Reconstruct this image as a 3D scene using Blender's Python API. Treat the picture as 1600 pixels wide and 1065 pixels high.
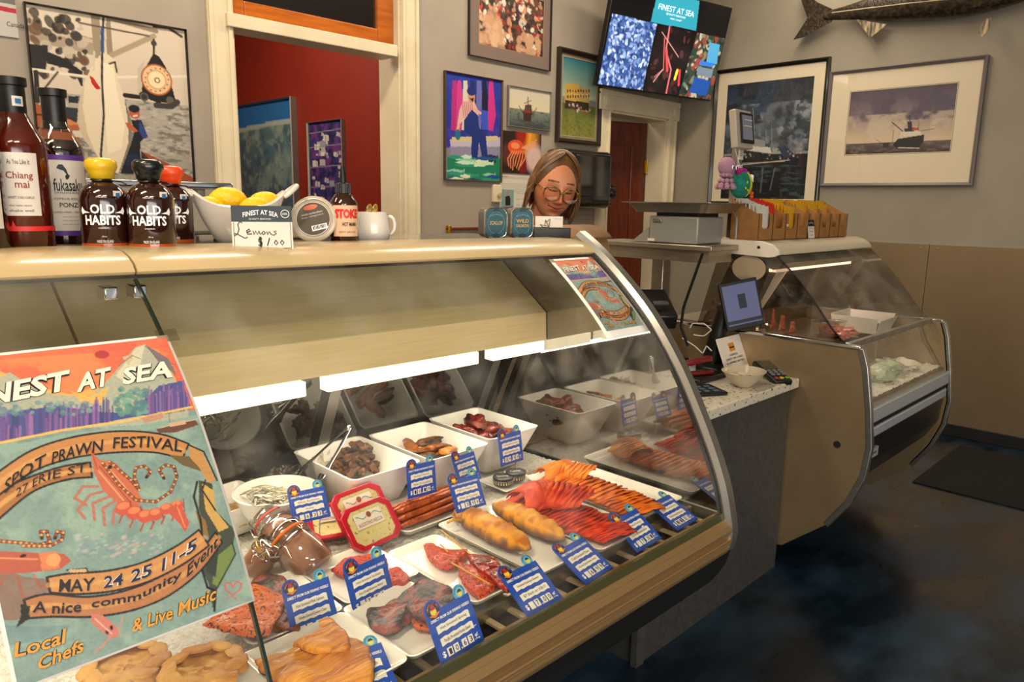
import bpy, bmesh, math, random
import numpy as np
from mathutils import Vector, Matrix, noise as mnoise
for o in list(bpy.data.objects): bpy.data.objects.remove(o)
SC = bpy.context.scene
COL = SC.collection
PI = math.pi
random.seed(7); RNG = np.random.RandomState(11)
# ------------------------------------------------------------------ camera
F = 1160.05; YAW, PIT, ROL = [math.radians(a) for a in (44.717, 10.5145, 0.966)]; CAMZ = 1.40
fw = np.array([math.cos(YAW)*math.cos(PIT), math.sin(YAW)*math.cos(PIT), -math.sin(PIT)])
rt = np.array([math.sin(YAW), -math.cos(YAW), 0.0]); up = np.cross(rt, fw)
rt, up = math.cos(ROL)*rt+math.sin(ROL)*up, -math.sin(ROL)*rt+math.cos(ROL)*up
O = np.array([0, 0, CAMZ])
cd = bpy.data.cameras.new('camera'); cam = bpy.data.objects.new('camera', cd); COL.objects.link(cam)
cam.matrix_world = Matrix(((rt[0], up[0], -fw[0], 0), (rt[1], up[1], -fw[1], 0), (rt[2], up[2], -fw[2], CAMZ), (0, 0, 0, 1)))
cd.sensor_width = 36; cd.lens = F/1600*36; cd.clip_start = 0.02; cd.clip_end = 60
SC.camera = cam
# ------------------------------------------------------------------ view
SC.view_settings.view_transform = 'Standard'; SC.view_settings.look = 'None'
SC.view_settings.gamma = 1; SC.view_settings.use_curve_mapping = False
SC.view_settings.exposure = 0.0
w = bpy.data.worlds.new('world'); SC.world = w; w.use_nodes = True
w.node_tree.nodes['Background'].inputs[0].default_value = (0.75, 0.85, 1.0, 1)
w.node_tree.nodes['Background'].inputs[1].default_value = 0.6
# ------------------------------------------------------------------ lights
def area(name, loc, to, sx, sy, power, col):
    l = bpy.data.lights.new(name, 'AREA'); l.shape = 'RECTANGLE'; l.size = sx; l.size_y = sy
    l.energy = power; l.color = col
    o = bpy.data.objects.new(name, l); COL.objects.link(o); o.location = loc
    o.rotation_euler = (Vector(to)-Vector(loc)).to_track_quat('-Z', 'Y').to_euler()
    return o
WARM = (1.0, 0.83, 0.62)
CEIL = 3.3
LAMPS = [(-1.0, 0.3), (-1.6, -1.5), (-0.2, -2.0), (1.2, 2.35), (3.0, 2.35), (4.4, 2.1), (-1.2, 2.2)]
LPOW = [62, 28, 38, 32, 27, 17, 24]
for (lx, ly), pw in zip(LAMPS, LPOW):
    area('ceiling_lamp_light', (lx, ly, CEIL-0.05), (lx, ly, 0), 1.15, 0.28, pw, WARM)
area('window_daylight', (-0.3, -2.6, 1.35), (1.8, 1.5, 1.2), 3.0, 1.4, 95, (1.0, 0.93, 0.84))
area('case_lamp_light', (0.76, 1.098, 1.0765), (0.76, 0.93, 0.84), 0.86, 0.024, 3.4, (1.0, 0.88, 0.70))
area('case_lamp_light', (-0.5, 1.098, 1.0765), (-0.5, 0.93, 0.84), 1.5, 0.024, 4.5, (1.0, 0.88, 0.70))
area('case_lamp_light', (3.15, 1.36, 1.17), (3.15, 1.18, 0.7), 0.8, 0.05, 3.2, (1.0, 0.78, 0.66))
area('back_room_light', (1.7, 4.6, 2.9), (2.9, 4.9, 1.2), 1.2, 0.4, 34, (1.0, 0.78, 0.6))
area('hall_light', (4.2, 4.3, 2.7), (4.4, 3.9, 1.0), 0.5, 0.3, 5, WARM)
# ------------------------------------------------------------------ pixel -> point on a known plane of the room
def ray(x, y): return (x-800)*rt-(y-532.5)*up+F*fw
def at(ax, v, x, y):
    d = ray(x, y); i = 'xyz'.index(ax); t = (v-O[i])/d[i]; return O+t*d
def proj(p):
    v = np.array(p)-O; return 800+F*(v@rt)/(v@fw), 532.5-F*(v@up)/(v@fw)
# ------------------------------------------------------------------ colour
def lin(c):
    if isinstance(c, str):
        c = c.lstrip('#'); c = [int(c[i:i+2], 16)/255 for i in (0, 2, 4)]
    c = np.asarray(c, float)[:3]
    return np.where(c <= 0.04045, c/12.92, ((c+0.055)/1.055)**2.4)
MATS = {}
def mat(name, col, rough=0.5, metal=0.0, col2=None, scale=20.0, bump=0.0, bscale=None, emit=None, estr=0.0, spec=0.5,
        trans=0.0, ior=1.45, stretch=None, coat=0.0, detail=4.0, contrast=(0.35, 0.65), sss=0.0, rough2=None, vcol=False, alpha=1.0):
    if name in MATS: return MATS[name]
    m = bpy.data.materials.new(name); m.use_nodes = True; nt = m.node_tree; N = nt.nodes; L = nt.links
    b = N['Principled BSDF']; c = tuple(lin(col))+(1,)
    b.inputs['Base Color'].default_value = c; b.inputs['Roughness'].default_value = rough; b.inputs['Metallic'].default_value = metal
    b.inputs['Specular IOR Level'].default_value = spec; b.inputs['IOR'].default_value = ior
    b.inputs['Transmission Weight'].default_value = trans; b.inputs['Coat Weight'].default_value = coat; b.inputs['Coat Roughness'].default_value = 0.08
    b.inputs['Alpha'].default_value = alpha
    if sss: b.inputs['Subsurface Weight'].default_value = sss; b.inputs['Subsurface Radius'].default_value = (0.01, 0.004, 0.002)
    if emit is not None: b.inputs['Emission Color'].default_value = tuple(lin(emit))+(1,); b.inputs['Emission Strength'].default_value = estr
    tc = N.new('ShaderNodeTexCoord'); mp = N.new('ShaderNodeMapping'); L.new(tc.outputs['Object'], mp.inputs['Vector'])
    if stretch: mp.inputs['Scale'].default_value = stretch
    n = N.new('ShaderNodeTexNoise'); n.inputs['Scale'].default_value = scale; n.inputs['Detail'].default_value = detail
    L.new(mp.outputs['Vector'], n.inputs['Vector'])
    if col2 is not None:
        r = N.new('ShaderNodeValToRGB'); r.color_ramp.elements[0].position = contrast[0]; r.color_ramp.elements[1].position = contrast[1]
        r.color_ramp.elements[0].color = c; r.color_ramp.elements[1].color = tuple(lin(col2))+(1,)
        L.new(n.outputs['Fac'], r.inputs['Fac']); L.new(r.outputs['Color'], b.inputs['Base Color'])
    if rough2 is not None:
        mr = N.new('ShaderNodeMapRange'); mr.inputs['From Min'].default_value = 0.35; mr.inputs['From Max'].default_value = 0.65
        mr.inputs['To Min'].default_value = rough; mr.inputs['To Max'].default_value = rough2
        L.new(n.outputs['Fac'], mr.inputs['Value']); L.new(mr.outputs['Result'], b.inputs['Roughness'])
    if vcol:
        a = N.new('ShaderNodeAttribute'); a.attribute_name = 'Col'; L.new(a.outputs['Color'], b.inputs['Base Color'])
        if emit is not None: L.new(a.outputs['Color'], b.inputs['Emission Color'])
    if bump:
        n2 = n
        if bscale:
            n2 = N.new('ShaderNodeTexNoise'); n2.inputs['Scale'].default_value = bscale; n2.inputs['Detail'].default_value = 3; L.new(mp.outputs['Vector'], n2.inputs['Vector'])
        bp = N.new('ShaderNodeBump'); bp.inputs['Strength'].default_value = bump; bp.inputs['Distance'].default_value = 0.01
        L.new(n2.outputs['Fac'], bp.inputs['Height']); L.new(bp.outputs['Normal'], b.inputs['Normal'])
    MATS[name] = m; return m
def glassmat(name, tint='f4f7f4', refl=0.06, graze=0.6, rough=0.01, haze=0.0):
    """thin pane: sees through, mirrors by the angle"""
    if name in MATS: return MATS[name]
    m = bpy.data.materials.new(name); m.use_nodes = True; nt = m.node_tree; N = nt.nodes; L = nt.links
    for x in list(N): N.remove(x)
    out = N.new('ShaderNodeOutputMaterial'); t = N.new('ShaderNodeBsdfTransparent'); t.inputs[0].default_value = tuple(lin(tint))+(1,)
    g = N.new('ShaderNodeBsdfGlossy'); g.inputs['Roughness'].default_value = rough; g.inputs['Color'].default_value = (0.95, 0.95, 0.95, 1)
    lw = N.new('ShaderNodeLayerWeight'); lw.inputs['Blend'].default_value = 0.5; pw = N.new('ShaderNodeMath'); pw.operation = 'POWER'; pw.inputs[1].default_value = 3.5; L.new(lw.outputs['Facing'], pw.inputs[0])
    mr = N.new('ShaderNodeMapRange'); mr.inputs['To Min'].default_value = refl; mr.inputs['To Max'].default_value = graze
    L.new(pw.outputs[0], mr.inputs['Value'])
    mx = N.new('ShaderNodeMixShader'); L.new(mr.outputs['Result'], mx.inputs[0]); L.new(t.outputs[0], mx.inputs[1]); L.new(g.outputs[0], mx.inputs[2])
    last = mx
    if haze:
        d = N.new('ShaderNodeBsdfDiffuse'); d.inputs[0].default_value = (0.8, 0.78, 0.72, 1)
        nz = N.new('ShaderNodeTexNoise'); nz.inputs['Scale'].default_value = 9; nz.inputs['Detail'].default_value = 8
        tc = N.new('ShaderNodeTexCoord'); L.new(tc.outputs['Object'], nz.inputs['Vector'])
        m2 = N.new('ShaderNodeMapRange'); m2.inputs['From Min'].default_value = 0.45; m2.inputs['From Max'].default_value = 0.8; m2.inputs['To Max'].default_value = haze
        L.new(nz.outputs['Fac'], m2.inputs['Value'])
        mx2 = N.new('ShaderNodeMixShader'); L.new(m2.outputs['Result'], mx2.inputs[0]); L.new(mx.outputs[0], mx2.inputs[1]); L.new(d.outputs[0], mx2.inputs[2]); last = mx2
    L.new(last.outputs[0], out.inputs['Surface']); MATS[name] = m; return m
# ------------------------------------------------------------------ mesh builder
def rotm(rx=0, ry=0, rz=0):
    return (Matrix.Rotation(rz, 3, 'Z') @ Matrix.Rotation(ry, 3, 'Y') @ Matrix.Rotation(rx, 3, 'X'))
def nz3(v, s=1.0, seed=0.0): return mnoise.noise(Vector((v[0]*s+seed, v[1]*s-seed*1.7, v[2]*s+seed*0.6)))
class B:
    def __init__(s): s.v = []; s.f = []; s.mi = []; s.m = 0
    def use(s, i): s.m = i; return s
    def add(s, vs, fs, M=None):
        k = len(s.v)
        for p in vs:
            p = Vector(p)
            if M is not None: p = M @ p
            s.v.append(p)
        for f in fs: s.f.append(tuple(i+k for i in f)); s.mi.append(s.m)
        return s
    def box(s, c, d, R=None):
        x, y, z = [a/2 for a in d]
        vs = [Vector((i*x, j*y, k*z)) for i in (-1, 1) for j in (-1, 1) for k in (-1, 1)]
        if R is not None: vs = [R @ q for q in vs]
        vs = [q+Vector(c) for q in vs]
        return s.add(vs, [(0, 1, 3, 2), (4, 6, 7, 5), (0, 4, 5, 1), (2, 3, 7, 6), (0, 2, 6, 4), (1, 5, 7, 3)])
    def bb(s, a, b):  # box from min corner to max corner
        return s.box([(i+j)/2 for i, j in zip(a, b)], [abs(j-i) for i, j in zip(a, b)])
    def frus(s, z0, z1, a0, b0, a1, b1, c=(0, 0)):
        vs = [(c[0]+i*a0/2, c[1]+j*b0/2, z0) for i, j in ((-1, -1), (1, -1), (1, 1), (-1, 1))]+[(c[0]+i*a1/2, c[1]+j*b1/2, z1) for i, j in ((-1, -1), (1, -1), (1, 1), (-1, 1))]
        return s.add(vs, [(3, 2, 1, 0), (4, 5, 6, 7)]+[(i, (i+1) % 4, 4+(i+1) % 4, 4+i) for i in range(4)])
    def loft(s, rings, cap=True, closed=True):
        n = len(rings[0]); k = [p for r in rings for p in r]; fs = []
        for i in range(len(rings)-1):
            for j in range(n if closed else n-1):
                a, b = i*n+j, i*n+(j+1) % n; fs.append((a, b, b+n, a+n))
        if cap: fs.append(tuple(range(n))[::-1]); fs.append(tuple(range((len(rings)-1)*n, len(rings)*n)))
        return s.add(k, fs)
    def lathe(s, prof, n=24, c=(0, 0, 0), R=None, sx=1, sy=1, cap=True):
        rings = []
        for r, z in prof:
            ring = []
            for i in range(n):
                a = 2*PI*i/n; p = Vector((r*math.cos(a)*sx, r*math.sin(a)*sy, z))
                if R is not None: p = R @ p
                ring.append(p+Vector(c))
            rings.append(ring)
        return s.loft(rings, cap)
    def cyl(s, p0, p1, r0, r1=None, n=16):
        r1 = r0 if r1 is None else r1; return s.tube([p0, p1], [r0, r1], n)
    def tube(s, pts, r, n=8, flat=1.0):
        pts = [Vector(p) for p in pts]; rs = r if isinstance(r, (list, tuple)) else [r]*len(pts)
        rings = []; prev = None
        for i, p in enumerate(pts):
            t = (pts[min(i+1, len(pts)-1)]-pts[max(i-1, 0)]).normalized()
            if prev is None:
                a = Vector((0, 0, 1)) if abs(t.z) < 0.9 else Vector((1, 0, 0)); u = t.cross(a).normalized()
            else: u = (prev-t*prev.dot(t)).normalized()
            prev = u; v = t.cross(u)
            rings.append([p+(u*math.cos(2*PI*j/n)+v*math.sin(2*PI*j/n)*flat)*rs[i] for j in range(n)])
        return s.loft(rings)
    def ell(s, c, r, R=None, n=16, m=10, amp=0.0, ns=1.0, seed=0.0, e=1.0):
        vs = []; fs = []
        for i in range(m+1):
            th = PI*i/m
            for j in range(n):
                ph = 2*PI*j/n
                sp = lambda a: math.copysign(abs(a)**e, a)
                q = Vector((sp(math.sin(th))*sp(math.cos(ph)), sp(math.sin(th))*sp(math.sin(ph)), sp(math.cos(th))))
                k = 1+amp*nz3(q, ns, seed) if amp else 1
                q = Vector((q.x*r[0]*k, q.y*r[1]*k, q.z*r[2]*k))
                if R is not None: q = R @ q
                vs.append(q+Vector(c))
        for i in range(m):
            for j in range(n):
                a, b = i*n+j, i*n+(j+1) % n; fs.append((a, a+n, b+n, b))
        return s.add(vs, fs)
    def prism(s, poly, fn, t0, t1):  # poly 2D, fn(a,b,t)->point
        n = len(poly)
        vs = [fn(a, b, t0) for a, b in poly]+[fn(a, b, t1) for a, b in poly]
        return s.add(vs, [tuple(range(n))[::-1], tuple(range(n, 2*n))]+[(i, (i+1) % n, n+(i+1) % n, n+i) for i in range(n)])
    def surf(s, fn, nu, nv, wrap=False):
        vs = [fn(i/nu, j/nv) for i in range(nu+(0 if wrap else 1)) for j in range(nv+1)]
        fs = []; k = nv+1
        for i in range(nu):
            i2 = (i+1) % nu if wrap else i+1
            for j in range(nv): fs.append((i*k+j, i2*k+j, i2*k+j+1, i*k+j+1))
        return s.add(vs, fs)
    def text(s, t, fn, bold=0.0):
        vs, fs = glyphs(t, bold)
        return s.add([fn(a, b) for a, b in vs], fs)
    def build(s, name, mats, parent=None, smooth=True, bevel=0.0, loc=None, M=None, angle=38, sub=0, solid=0.0, seg=2, rot=None):
        me = bpy.data.meshes.new(name); me.from_pydata([tuple(p) for p in s.v], [], s.f)
        if not isinstance(mats, (list, tuple)): mats = [mats]
        for m in mats: me.materials.append(m)
        if len(mats) > 1: me.polygons.foreach_set('material_index', s.mi)
        bm = bmesh.new(); bm.from_mesh(me)
        bmesh.ops.recalc_face_normals(bm, faces=bm.faces) if not getattr(s, 'keepn', False) else None
        bm.to_mesh(me); bm.free()
        if smooth:
            me.polygons.foreach_set('use_smooth', [True]*len(me.polygons)); me.set_sharp_from_angle(angle=math.radians(angle))
        me.update()
        o = bpy.data.objects.new(name, me); COL.objects.link(o)
        if parent is not None: o.parent = parent
        if M is not None: o.matrix_local = M
        if loc is not None: o.location = loc
        if rot is not None: o.rotation_euler = rot
        if solid: md = o.modifiers.new('s', 'SOLIDIFY'); md.thickness = solid; md.offset = 0
        if bevel:
            md = o.modifiers.new('b', 'BEVEL'); md.width = bevel; md.segments = seg; md.limit_method = 'ANGLE'; md.angle_limit = math.radians(40)
        if sub: md = o.modifiers.new('u', 'SUBSURF'); md.levels = md.render_levels = sub
        return o
GC = {}
def glyphs(t, bold=0.0):
    """outline text of the built-in font as flat triangles, width and height scaled to 0..1"""
    k = (t, bold)
    if k in GC: return GC[k]
    cu = bpy.data.curves.new('t', 'FONT'); cu.body = t; cu.offset = bold; cu.resolution_u = 2
    o = bpy.data.objects.new('t', cu); me = bpy.data.meshes.new_from_object(o)
    vs = [(v.co.x, v.co.y) for v in me.vertices]; fs = [tuple(p.vertices) for p in me.polygons]
    bpy.data.objects.remove(o); bpy.data.curves.remove(cu); bpy.data.meshes.remove(me)
    if vs:
        x0 = min(a for a, _ in vs); x1 = max(a for a, _ in vs); y0 = min(b for _, b in vs); y1 = max(b for _, b in vs)
        vs = [((a-x0)/max(x1-x0, 1e-6), (b-y0)/max(y1-y0, 1e-6)) for a, b in vs]
        GC[k] = (vs, fs)
    else: GC[k] = ([], [])
    return GC[k]
# ------------------------------------------------------------------ things
def tag(o, label, cat, group=None, kind=None):
    if label: o['label'] = label
    if cat: o['category'] = cat
    if group: o['group'] = group
    if kind: o['kind'] = kind
    return o
def thing(name, label, cat, loc=(0, 0, 0), rz=0.0, group=None, rot=None):
    o = bpy.data.objects.new(name, None); o.empty_display_size = 0.05; COL.objects.link(o); o.location = loc
    o.rotation_euler = rot if rot is not None else (0, 0, rz); return tag(o, label, cat, group)
def struct(o): o['kind'] = 'structure'; return o
def off(p): # children of an empty placed at p, written in room coordinates
    return Matrix.Translation(-Vector(p))
def copy_tree(o, parent=None):
    c = o.copy(); COL.objects.link(c); c.parent = parent
    for ch in list(o.children): copy_tree(ch, c)
    return c
# ------------------------------------------------------------------ painted prints (one colour per grid point)
def vnoise(h, w, cell, seed=0):
    r = np.random.RandomState(seed); gh, gw = int(h/cell)+3, int(w/cell)+3; g = r.rand(gh, gw)
    y = np.arange(h)/cell; x = np.arange(w)/cell; yi = y.astype(int); xi = x.astype(int)
    fy = (y-yi)[:, None]; fx = (x-xi)[None]; fy = fy*fy*(3-2*fy); fx = fx*fx*(3-2*fx)
    return (g[yi][:, xi]*(1-fy)*(1-fx)+g[yi+1][:, xi]*fy*(1-fx)+g[yi][:, xi+1]*(1-fy)*fx+g[yi+1][:, xi+1]*fy*fx)
def fbm(h, w, cell, seed=0, o=4):
    a = 0; k = 1; t = 0
    for i in range(o): a = a+k*vnoise(h, w, max(cell/2**i, 1.01), seed+i*13); t += k; k *= 0.55
    return a/t
class Cv:
    def __init__(s, w, h, bg, asp=None):
        s.w, s.h = w, h; s.H = asp if asp else h/w; s.a = np.ones((h, w, 3))*lin(bg)
        s.X, s.Y = np.meshgrid((np.arange(w))/(w-1), (np.arange(h))/(h-1)*s.H)
    def _bb(s, xs, ys, m):
        i0 = max(int((min(xs)-m)*(s.w-1)), 0); i1 = min(int((max(xs)+m)*(s.w-1))+2, s.w)
        j0 = max(int((min(ys)-m)/s.H*(s.h-1)), 0); j1 = min(int((max(ys)+m)/s.H*(s.h-1))+2, s.h)
        return slice(j0, j1), slice(i0, i1)
    def put(s, sl, mask, col, al):
        c = lin(col); k = (mask*al)[..., None]; s.a[sl] = s.a[sl]*(1-k)+c*k
    def poly(s, pts, col, al=1.0):  # pts in (u, v)
        xs = [p[0] for p in pts]; ys = [p[1]*s.H for p in pts]; sl = s._bb(xs, ys, 0)
        X, Y = s.X[sl], s.Y[sl]
        if X.size == 0: return s
        ins = np.zeros(X.shape, bool); n = len(pts)
        for i in range(n):
            x0, y0, x1, y1 = xs[i], ys[i], xs[(i+1) % n], ys[(i+1) % n]
            if y0 == y1: continue
            c = ((y0 > Y) != (y1 > Y)) & (X < (x1-x0)*(Y-y0)/(y1-y0)+x0); ins ^= c
        s.put(sl, ins.astype(float), col, al); return s
    def line(s, pts, wd, col, al=1.0):
        px = 0.7/s.w
        for (a, b), (c, d) in zip(pts, pts[1:]):
            b2, d2 = b*s.H, d*s.H; sl = s._bb([a, c], [b2, d2], wd+px*2); X, Y = s.X[sl], s.Y[sl]
            if X.size == 0: continue
            L = (c-a)**2+(d2-b2)**2+1e-12; t = np.clip(((X-a)*(c-a)+(Y-b2)*(d2-b2))/L, 0, 1)
            dist = np.hypot(X-a-t*(c-a), Y-b2-t*(d2-b2)); s.put(sl, np.clip((wd/2-dist)/px+0.5, 0, 1), col, al)
        return s
    def ell(s, cx, cy, rx, ry, col, al=1.0, rot=0.0, soft=0.0):
        m = max(rx, ry)*(1+soft); cy2 = cy*s.H; sl = s._bb([cx], [cy2], m); X, Y = s.X[sl]-cx, s.Y[sl]-cy2
        if X.size == 0: return s
        c, d = math.cos(rot), math.sin(rot); q = np.sqrt(((X*c+Y*d)/rx)**2+((-X*d+Y*c)/ry)**2)
        s.put(sl, np.clip((1-q)/(soft if soft else 0.7/s.w/min(rx, ry))+0.5, 0, 1), col, al); return s
    def grad(s, v0, c0, v1, c1):
        t = (s.Y/s.H-v0)/(v1-v0); k = ((t >= 0) & (t <= 1)); t = np.clip(t, 0, 1)[..., None]
        g = lin(c0)*(1-t)+lin(c1)*t; s.a[k] = g[k]; return s
    def tex(s, cell, col, al, seed=0, lo=0.45, hi=0.6, sx=1, v0=0, v1=1, o=4):
        n = fbm(s.h, int(s.w*sx)+2, cell, seed, o); idx = np.clip((np.arange(s.w)*sx).astype(int), 0, n.shape[1]-1); n = n[:, idx]
        k = np.clip((n-lo)/(hi-lo), 0, 1)*al*((s.Y/s.H >= v0) & (s.Y/s.H <= v1)); s.a = s.a*(1-k[..., None])+lin(col)*k[..., None]; return s
    def spot(s, n, cols, r, seed=0, u0=0, u1=1, v0=0, v1=1, al=0.9, e=(0.5, 1.0)):
        R = random.Random(seed)
        for _ in range(n):
            q = R.uniform(*r); s.ell(R.uniform(u0, u1), R.uniform(v0, v1), q, q*R.uniform(*e), R.choice(cols), al, R.uniform(0, 3))
        return s
    def build(s, name, fn, m, parent=None, two=False):
        U, V = s.X.ravel(), (s.Y/s.H).ravel(); P = np.array(fn(U, V)).T.reshape(-1, 3)
        w_, h_ = s.w, s.h; i = np.arange((h_-1)*(w_-1)); r, c = i//(w_-1), i % (w_-1); a = r*w_+c
        fc = np.stack([a, a+w_, a+w_+1, a+1], 1).astype(np.int32)
        me = bpy.data.meshes.new(name); me.vertices.add(len(P)); me.vertices.foreach_set('co', P.ravel())
        me.loops.add(fc.size); me.loops.foreach_set('vertex_index', fc.ravel()); me.polygons.add(len(fc))
        me.polygons.foreach_set('loop_start', np.arange(0, fc.size, 4, dtype=np.int32)); me.polygons.foreach_set('loop_total', np.full(len(fc), 4, dtype=np.int32))
        me.update(calc_edges=True); ca = me.color_attributes.new('Col', 'FLOAT_COLOR', 'POINT')
        ca.data.foreach_set('color', np.concatenate([s.a.reshape(-1, 3), np.ones((len(P), 1))], 1).ravel())
        me.materials.append(m); me.polygons.foreach_set('use_smooth', [True]*len(fc)); me.update(); me.validate()
        o = bpy.data.objects.new(name, me); COL.objects.link(o)
        if parent is not None: o.parent = parent
        return o
# ================================================================== materials of the room
M_wall = mat('grey_wall_paint', 'a59a8c', 0.62, col2='9d9285', scale=3, bump=0.05, bscale=140)
M_wallr = mat('taupe_wall_paint', '978f80', 0.62, col2='908878', scale=3, bump=0.05, bscale=140)
M_trim = mat('cream_trim_paint', 'e2d6b8', 0.42, col2='d8caac', scale=5, bump=0.05, bscale=30)
M_red = mat('red_wall_paint', '84240f', 0.6, col2='7a200d', scale=2, bump=0.06, bscale=160)
M_ceil = mat('ceiling_paint', 'cfc8b8', 0.8)
M_floor = mat('dark_epoxy_floor', '0c1a26', 0.22, col2='2a4358', scale=2.6, bump=0.06, bscale=22, detail=9, contrast=(0.42, 0.78), rough2=0.42, stretch=(1, 1.7, 1))
M_ss = mat('brushed_stainless', 'b2a795', 0.32, 0.9, col2='a99e8c', scale=14, stretch=(1, 1, 6), bump=0.03, rough2=0.42)
M_ssw = mat('wall_stainless', 'b09c80', 0.3, 0.75, col2='9a8668', scale=2.2, bump=0.10, bscale=1.6, rough2=0.40)
M_alu = mat('grey_aluminium', '9b9a96', 0.33, 0.85, col2='8c8b87', scale=30)
M_chrome = mat('chrome', 'd2d2d2', 0.12, 1.0)
M_blk = mat('black_plastic', '121212', 0.38)
M_blkm = mat('matte_black', '0c0c0d', 0.7)
M_grey = mat('grey_laminate', '444341', 0.45, col2='393837', scale=60, bump=0.04, bscale=300)
M_cream = mat('cream_enamel', 'bfa97e', 0.28, col2='b8a278', scale=4, coat=0.3)
M_white = mat('white_melamine', 'eeebe4', 0.22, coat=0.3)
M_orange = mat('varnished_fir', 'b9651c', 0.3, col2='a2520f', scale=6, stretch=(1, 1, 9), coat=0.4)
M_door = mat('mahogany_door', '6e2a10', 0.35, col2='58200c', scale=7, stretch=(6, 6, 0.7), coat=0.3)
M_brass = mat('brass', 'c09a34', 0.3, 1.0)
M_vc = mat('printed_paper', 'ffffff', 0.45, vcol=True)
M_vcg = mat('glossy_print', 'ffffff', 0.25, vcol=True, coat=0.35)
M_canvas = mat('painted_canvas', 'ffffff', 0.6, vcol=True, bump=0.15, bscale=300)
M_glass = glassmat('case_glass', 'f6f7f1', 0.035, 0.55, haze=0.10)
M_glassm = glassmat('end_glass', 'b9aea0', 0.34, 0.85, 0.03, haze=0.16)
M_glassd = glassmat('door_glass', '54463c', 0.10, 0.6, 0.03, haze=0.10)
M_pane = glassmat('frame_glass', 'ffffff', 0.03, 0.5)
M_green = mat('glass_edge', '14241c', 0.15)
M_lamp = mat('lamp_diffuser', 'fff2d2', 0.5, emit='fff0cd', estr=1.6)
M_ceilamp = mat('ceiling_diffuser', 'fff6e4', 0.5, emit='fff1d6', estr=2.5)
M_text = mat('white_print', 'f2f2f0', 0.5); M_ink = mat('black_print', '141414', 0.5)
# ================================================================== room shell
YB = 3.346; XR = 5.18; XL = -2.6; YF = -2.9
b = B().bb((XL-.1, YF-.1, -0.1), (XR+.1, 6.4, 0)); struct(b.build('floor', M_floor, smooth=False))
b = B().bb((XL-.1, YF-.1, CEIL), (XR+.1, 6.4, CEIL+.1)); struct(b.build('ceiling', M_ceil, smooth=False))
D1L, D1R, D1T = 1.575, 2.50, 2.98       # doorway with the transom
D2L, D2R, D2T = 4.30, 5.03, 2.055       # doorway with the brown door
b = B(); T = 0.15
for x0, x1, z0, z1 in ((XL, D1L, 0, CEIL), (D1R, D2L, 0, CEIL), (D2R, XR, 0, CEIL), (D1L, D1R, D1T, CEIL), (D2L, D2R, D2T, CEIL)): b.bb((x0, YB, z0), (x1, YB+T, z1))
struct(b.build('wall_back', M_wall, smooth=False))
struct(B().bb((XR, YF, 0), (XR+.1, YB+T, CEIL)).build('wall_right', M_wallr, smooth=False))
struct(B().bb((XL-.1, YF, 0), (XL, YB+T, CEIL)).build('wall_left', M_wall, smooth=False))
b = B()
for x0, x1, z0, z1 in ((XL, -0.9, 0, CEIL), (3.3, XR, 0, CEIL), (-0.9, 3.3, 0, 0.6), (-0.9, 3.3, 2.8, CEIL)): b.bb((x0, YF-.1, z0), (x1, YF, z1))
struct(b.build('wall_front', M_wall, smooth=False))
b = B()
for x in (-0.9, 0.5, 1.9, 3.26): b.bb((x, YF-.07, 0.6), (x+.05, YF-.02, 2.8))
b.bb((-0.9, YF-.07, 0.6), (3.3, YF-.02, 0.66)); b.bb((-0.9, YF-.07, 2.74), (3.3, YF-.02, 2.8))
wf = struct(b.build('window_1', M_trim, smooth=False))
B().bb((-0.87, YF-.05, 0.63), (3.28, YF-.04, 2.77)).build('pane', M_pane, parent=wf, smooth=False)
# rooms behind the two doorways
struct(B().bb((2.98, YB+T, 0), (3.08, 6.3, CEIL)).build('wall_red_right', M_red, smooth=False))
struct(B().bb((XL, 6.3, 0), (3.08, 6.4, CEIL)).build('wall_red_back', M_red, smooth=False))
struct(B().bb((-0.1, YB+T, 0), (0, 6.3, CEIL)).build('wall_red_left', M_red, smooth=False))
struct(B().bb((3.7, 4.9, 0), (XR+.1, 5.0, CEIL)).build('wall_hall_back', M_wallr, smooth=False))
struct(B().bb((3.65, YB+T, 0), (3.75, 5.0, CEIL)).build('wall_hall_left', M_wallr, smooth=False))
struct(B().bb((XR, YB+T, 0), (XR+.1, 5.0, CEIL)).build('wall_hall_right', M_wallr, smooth=False))
# doorway trims
def fluted(b, x0, x1, z0, z1, y):
    b.bb((x0, y-.022, z0), (x1, y, z1)); w_ = x1-x0
    for k in (0.12, 0.88): b.bb((x0+w_*(k-.09), y-.032, z0), (x0+w_*(k+.09), y-.02, z1))
b = B(); fluted(b, 1.468, 1.578, 0, CEIL, YB); fluted(b, D1R-.003, 2.612, 0, CEIL, YB)
b.bb((1.572, YB-.01, 0), (D1L+.015, YB+T+.01, D1T)); b.bb((D1R-.015, YB-.01, 0), (D1R, YB+T+.02, D1T)); b.bb((D1L, YB-.01, D1T-.02), (D1R, YB+T, D1T))
struct(b.build('trim_1', M_trim, smooth=False, bevel=0.004))
struct(B().bb((1.545, YB-.045, 2.137), (2.455, YB+.10, 2.195)).build('trim_2', M_trim, smooth=False, bevel=0.004))
b = B(); 
for a in ((D1L+.015, 2.197, 1.66, 2.97), (2.385, 2.197, D1R-.015, 2.97), (1.66, 2.197, 2.385, 2.275), (1.66, 2.88, 2.385, 2.97)): b.bb((a[0], YB+.03, a[1]), (a[2], YB+.08, a[3]))
tr = struct(b.build('window_2', M_orange, smooth=False, bevel=0.006))
tr['label'] = 'varnished orange wood transom window above the doorway'
B().bb((1.655, YB+.05, 2.27), (2.39, YB+.056, 2.89)).build('pane', glassmat('transom_glass', '5c3c3c', 0.2, 0.6, 0.05), parent=tr, smooth=False)
b = B(); fluted(b, 4.185, D2L, 0, 2.05, YB); fluted(b, D2R, 5.135, 0, 2.05, YB)
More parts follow.
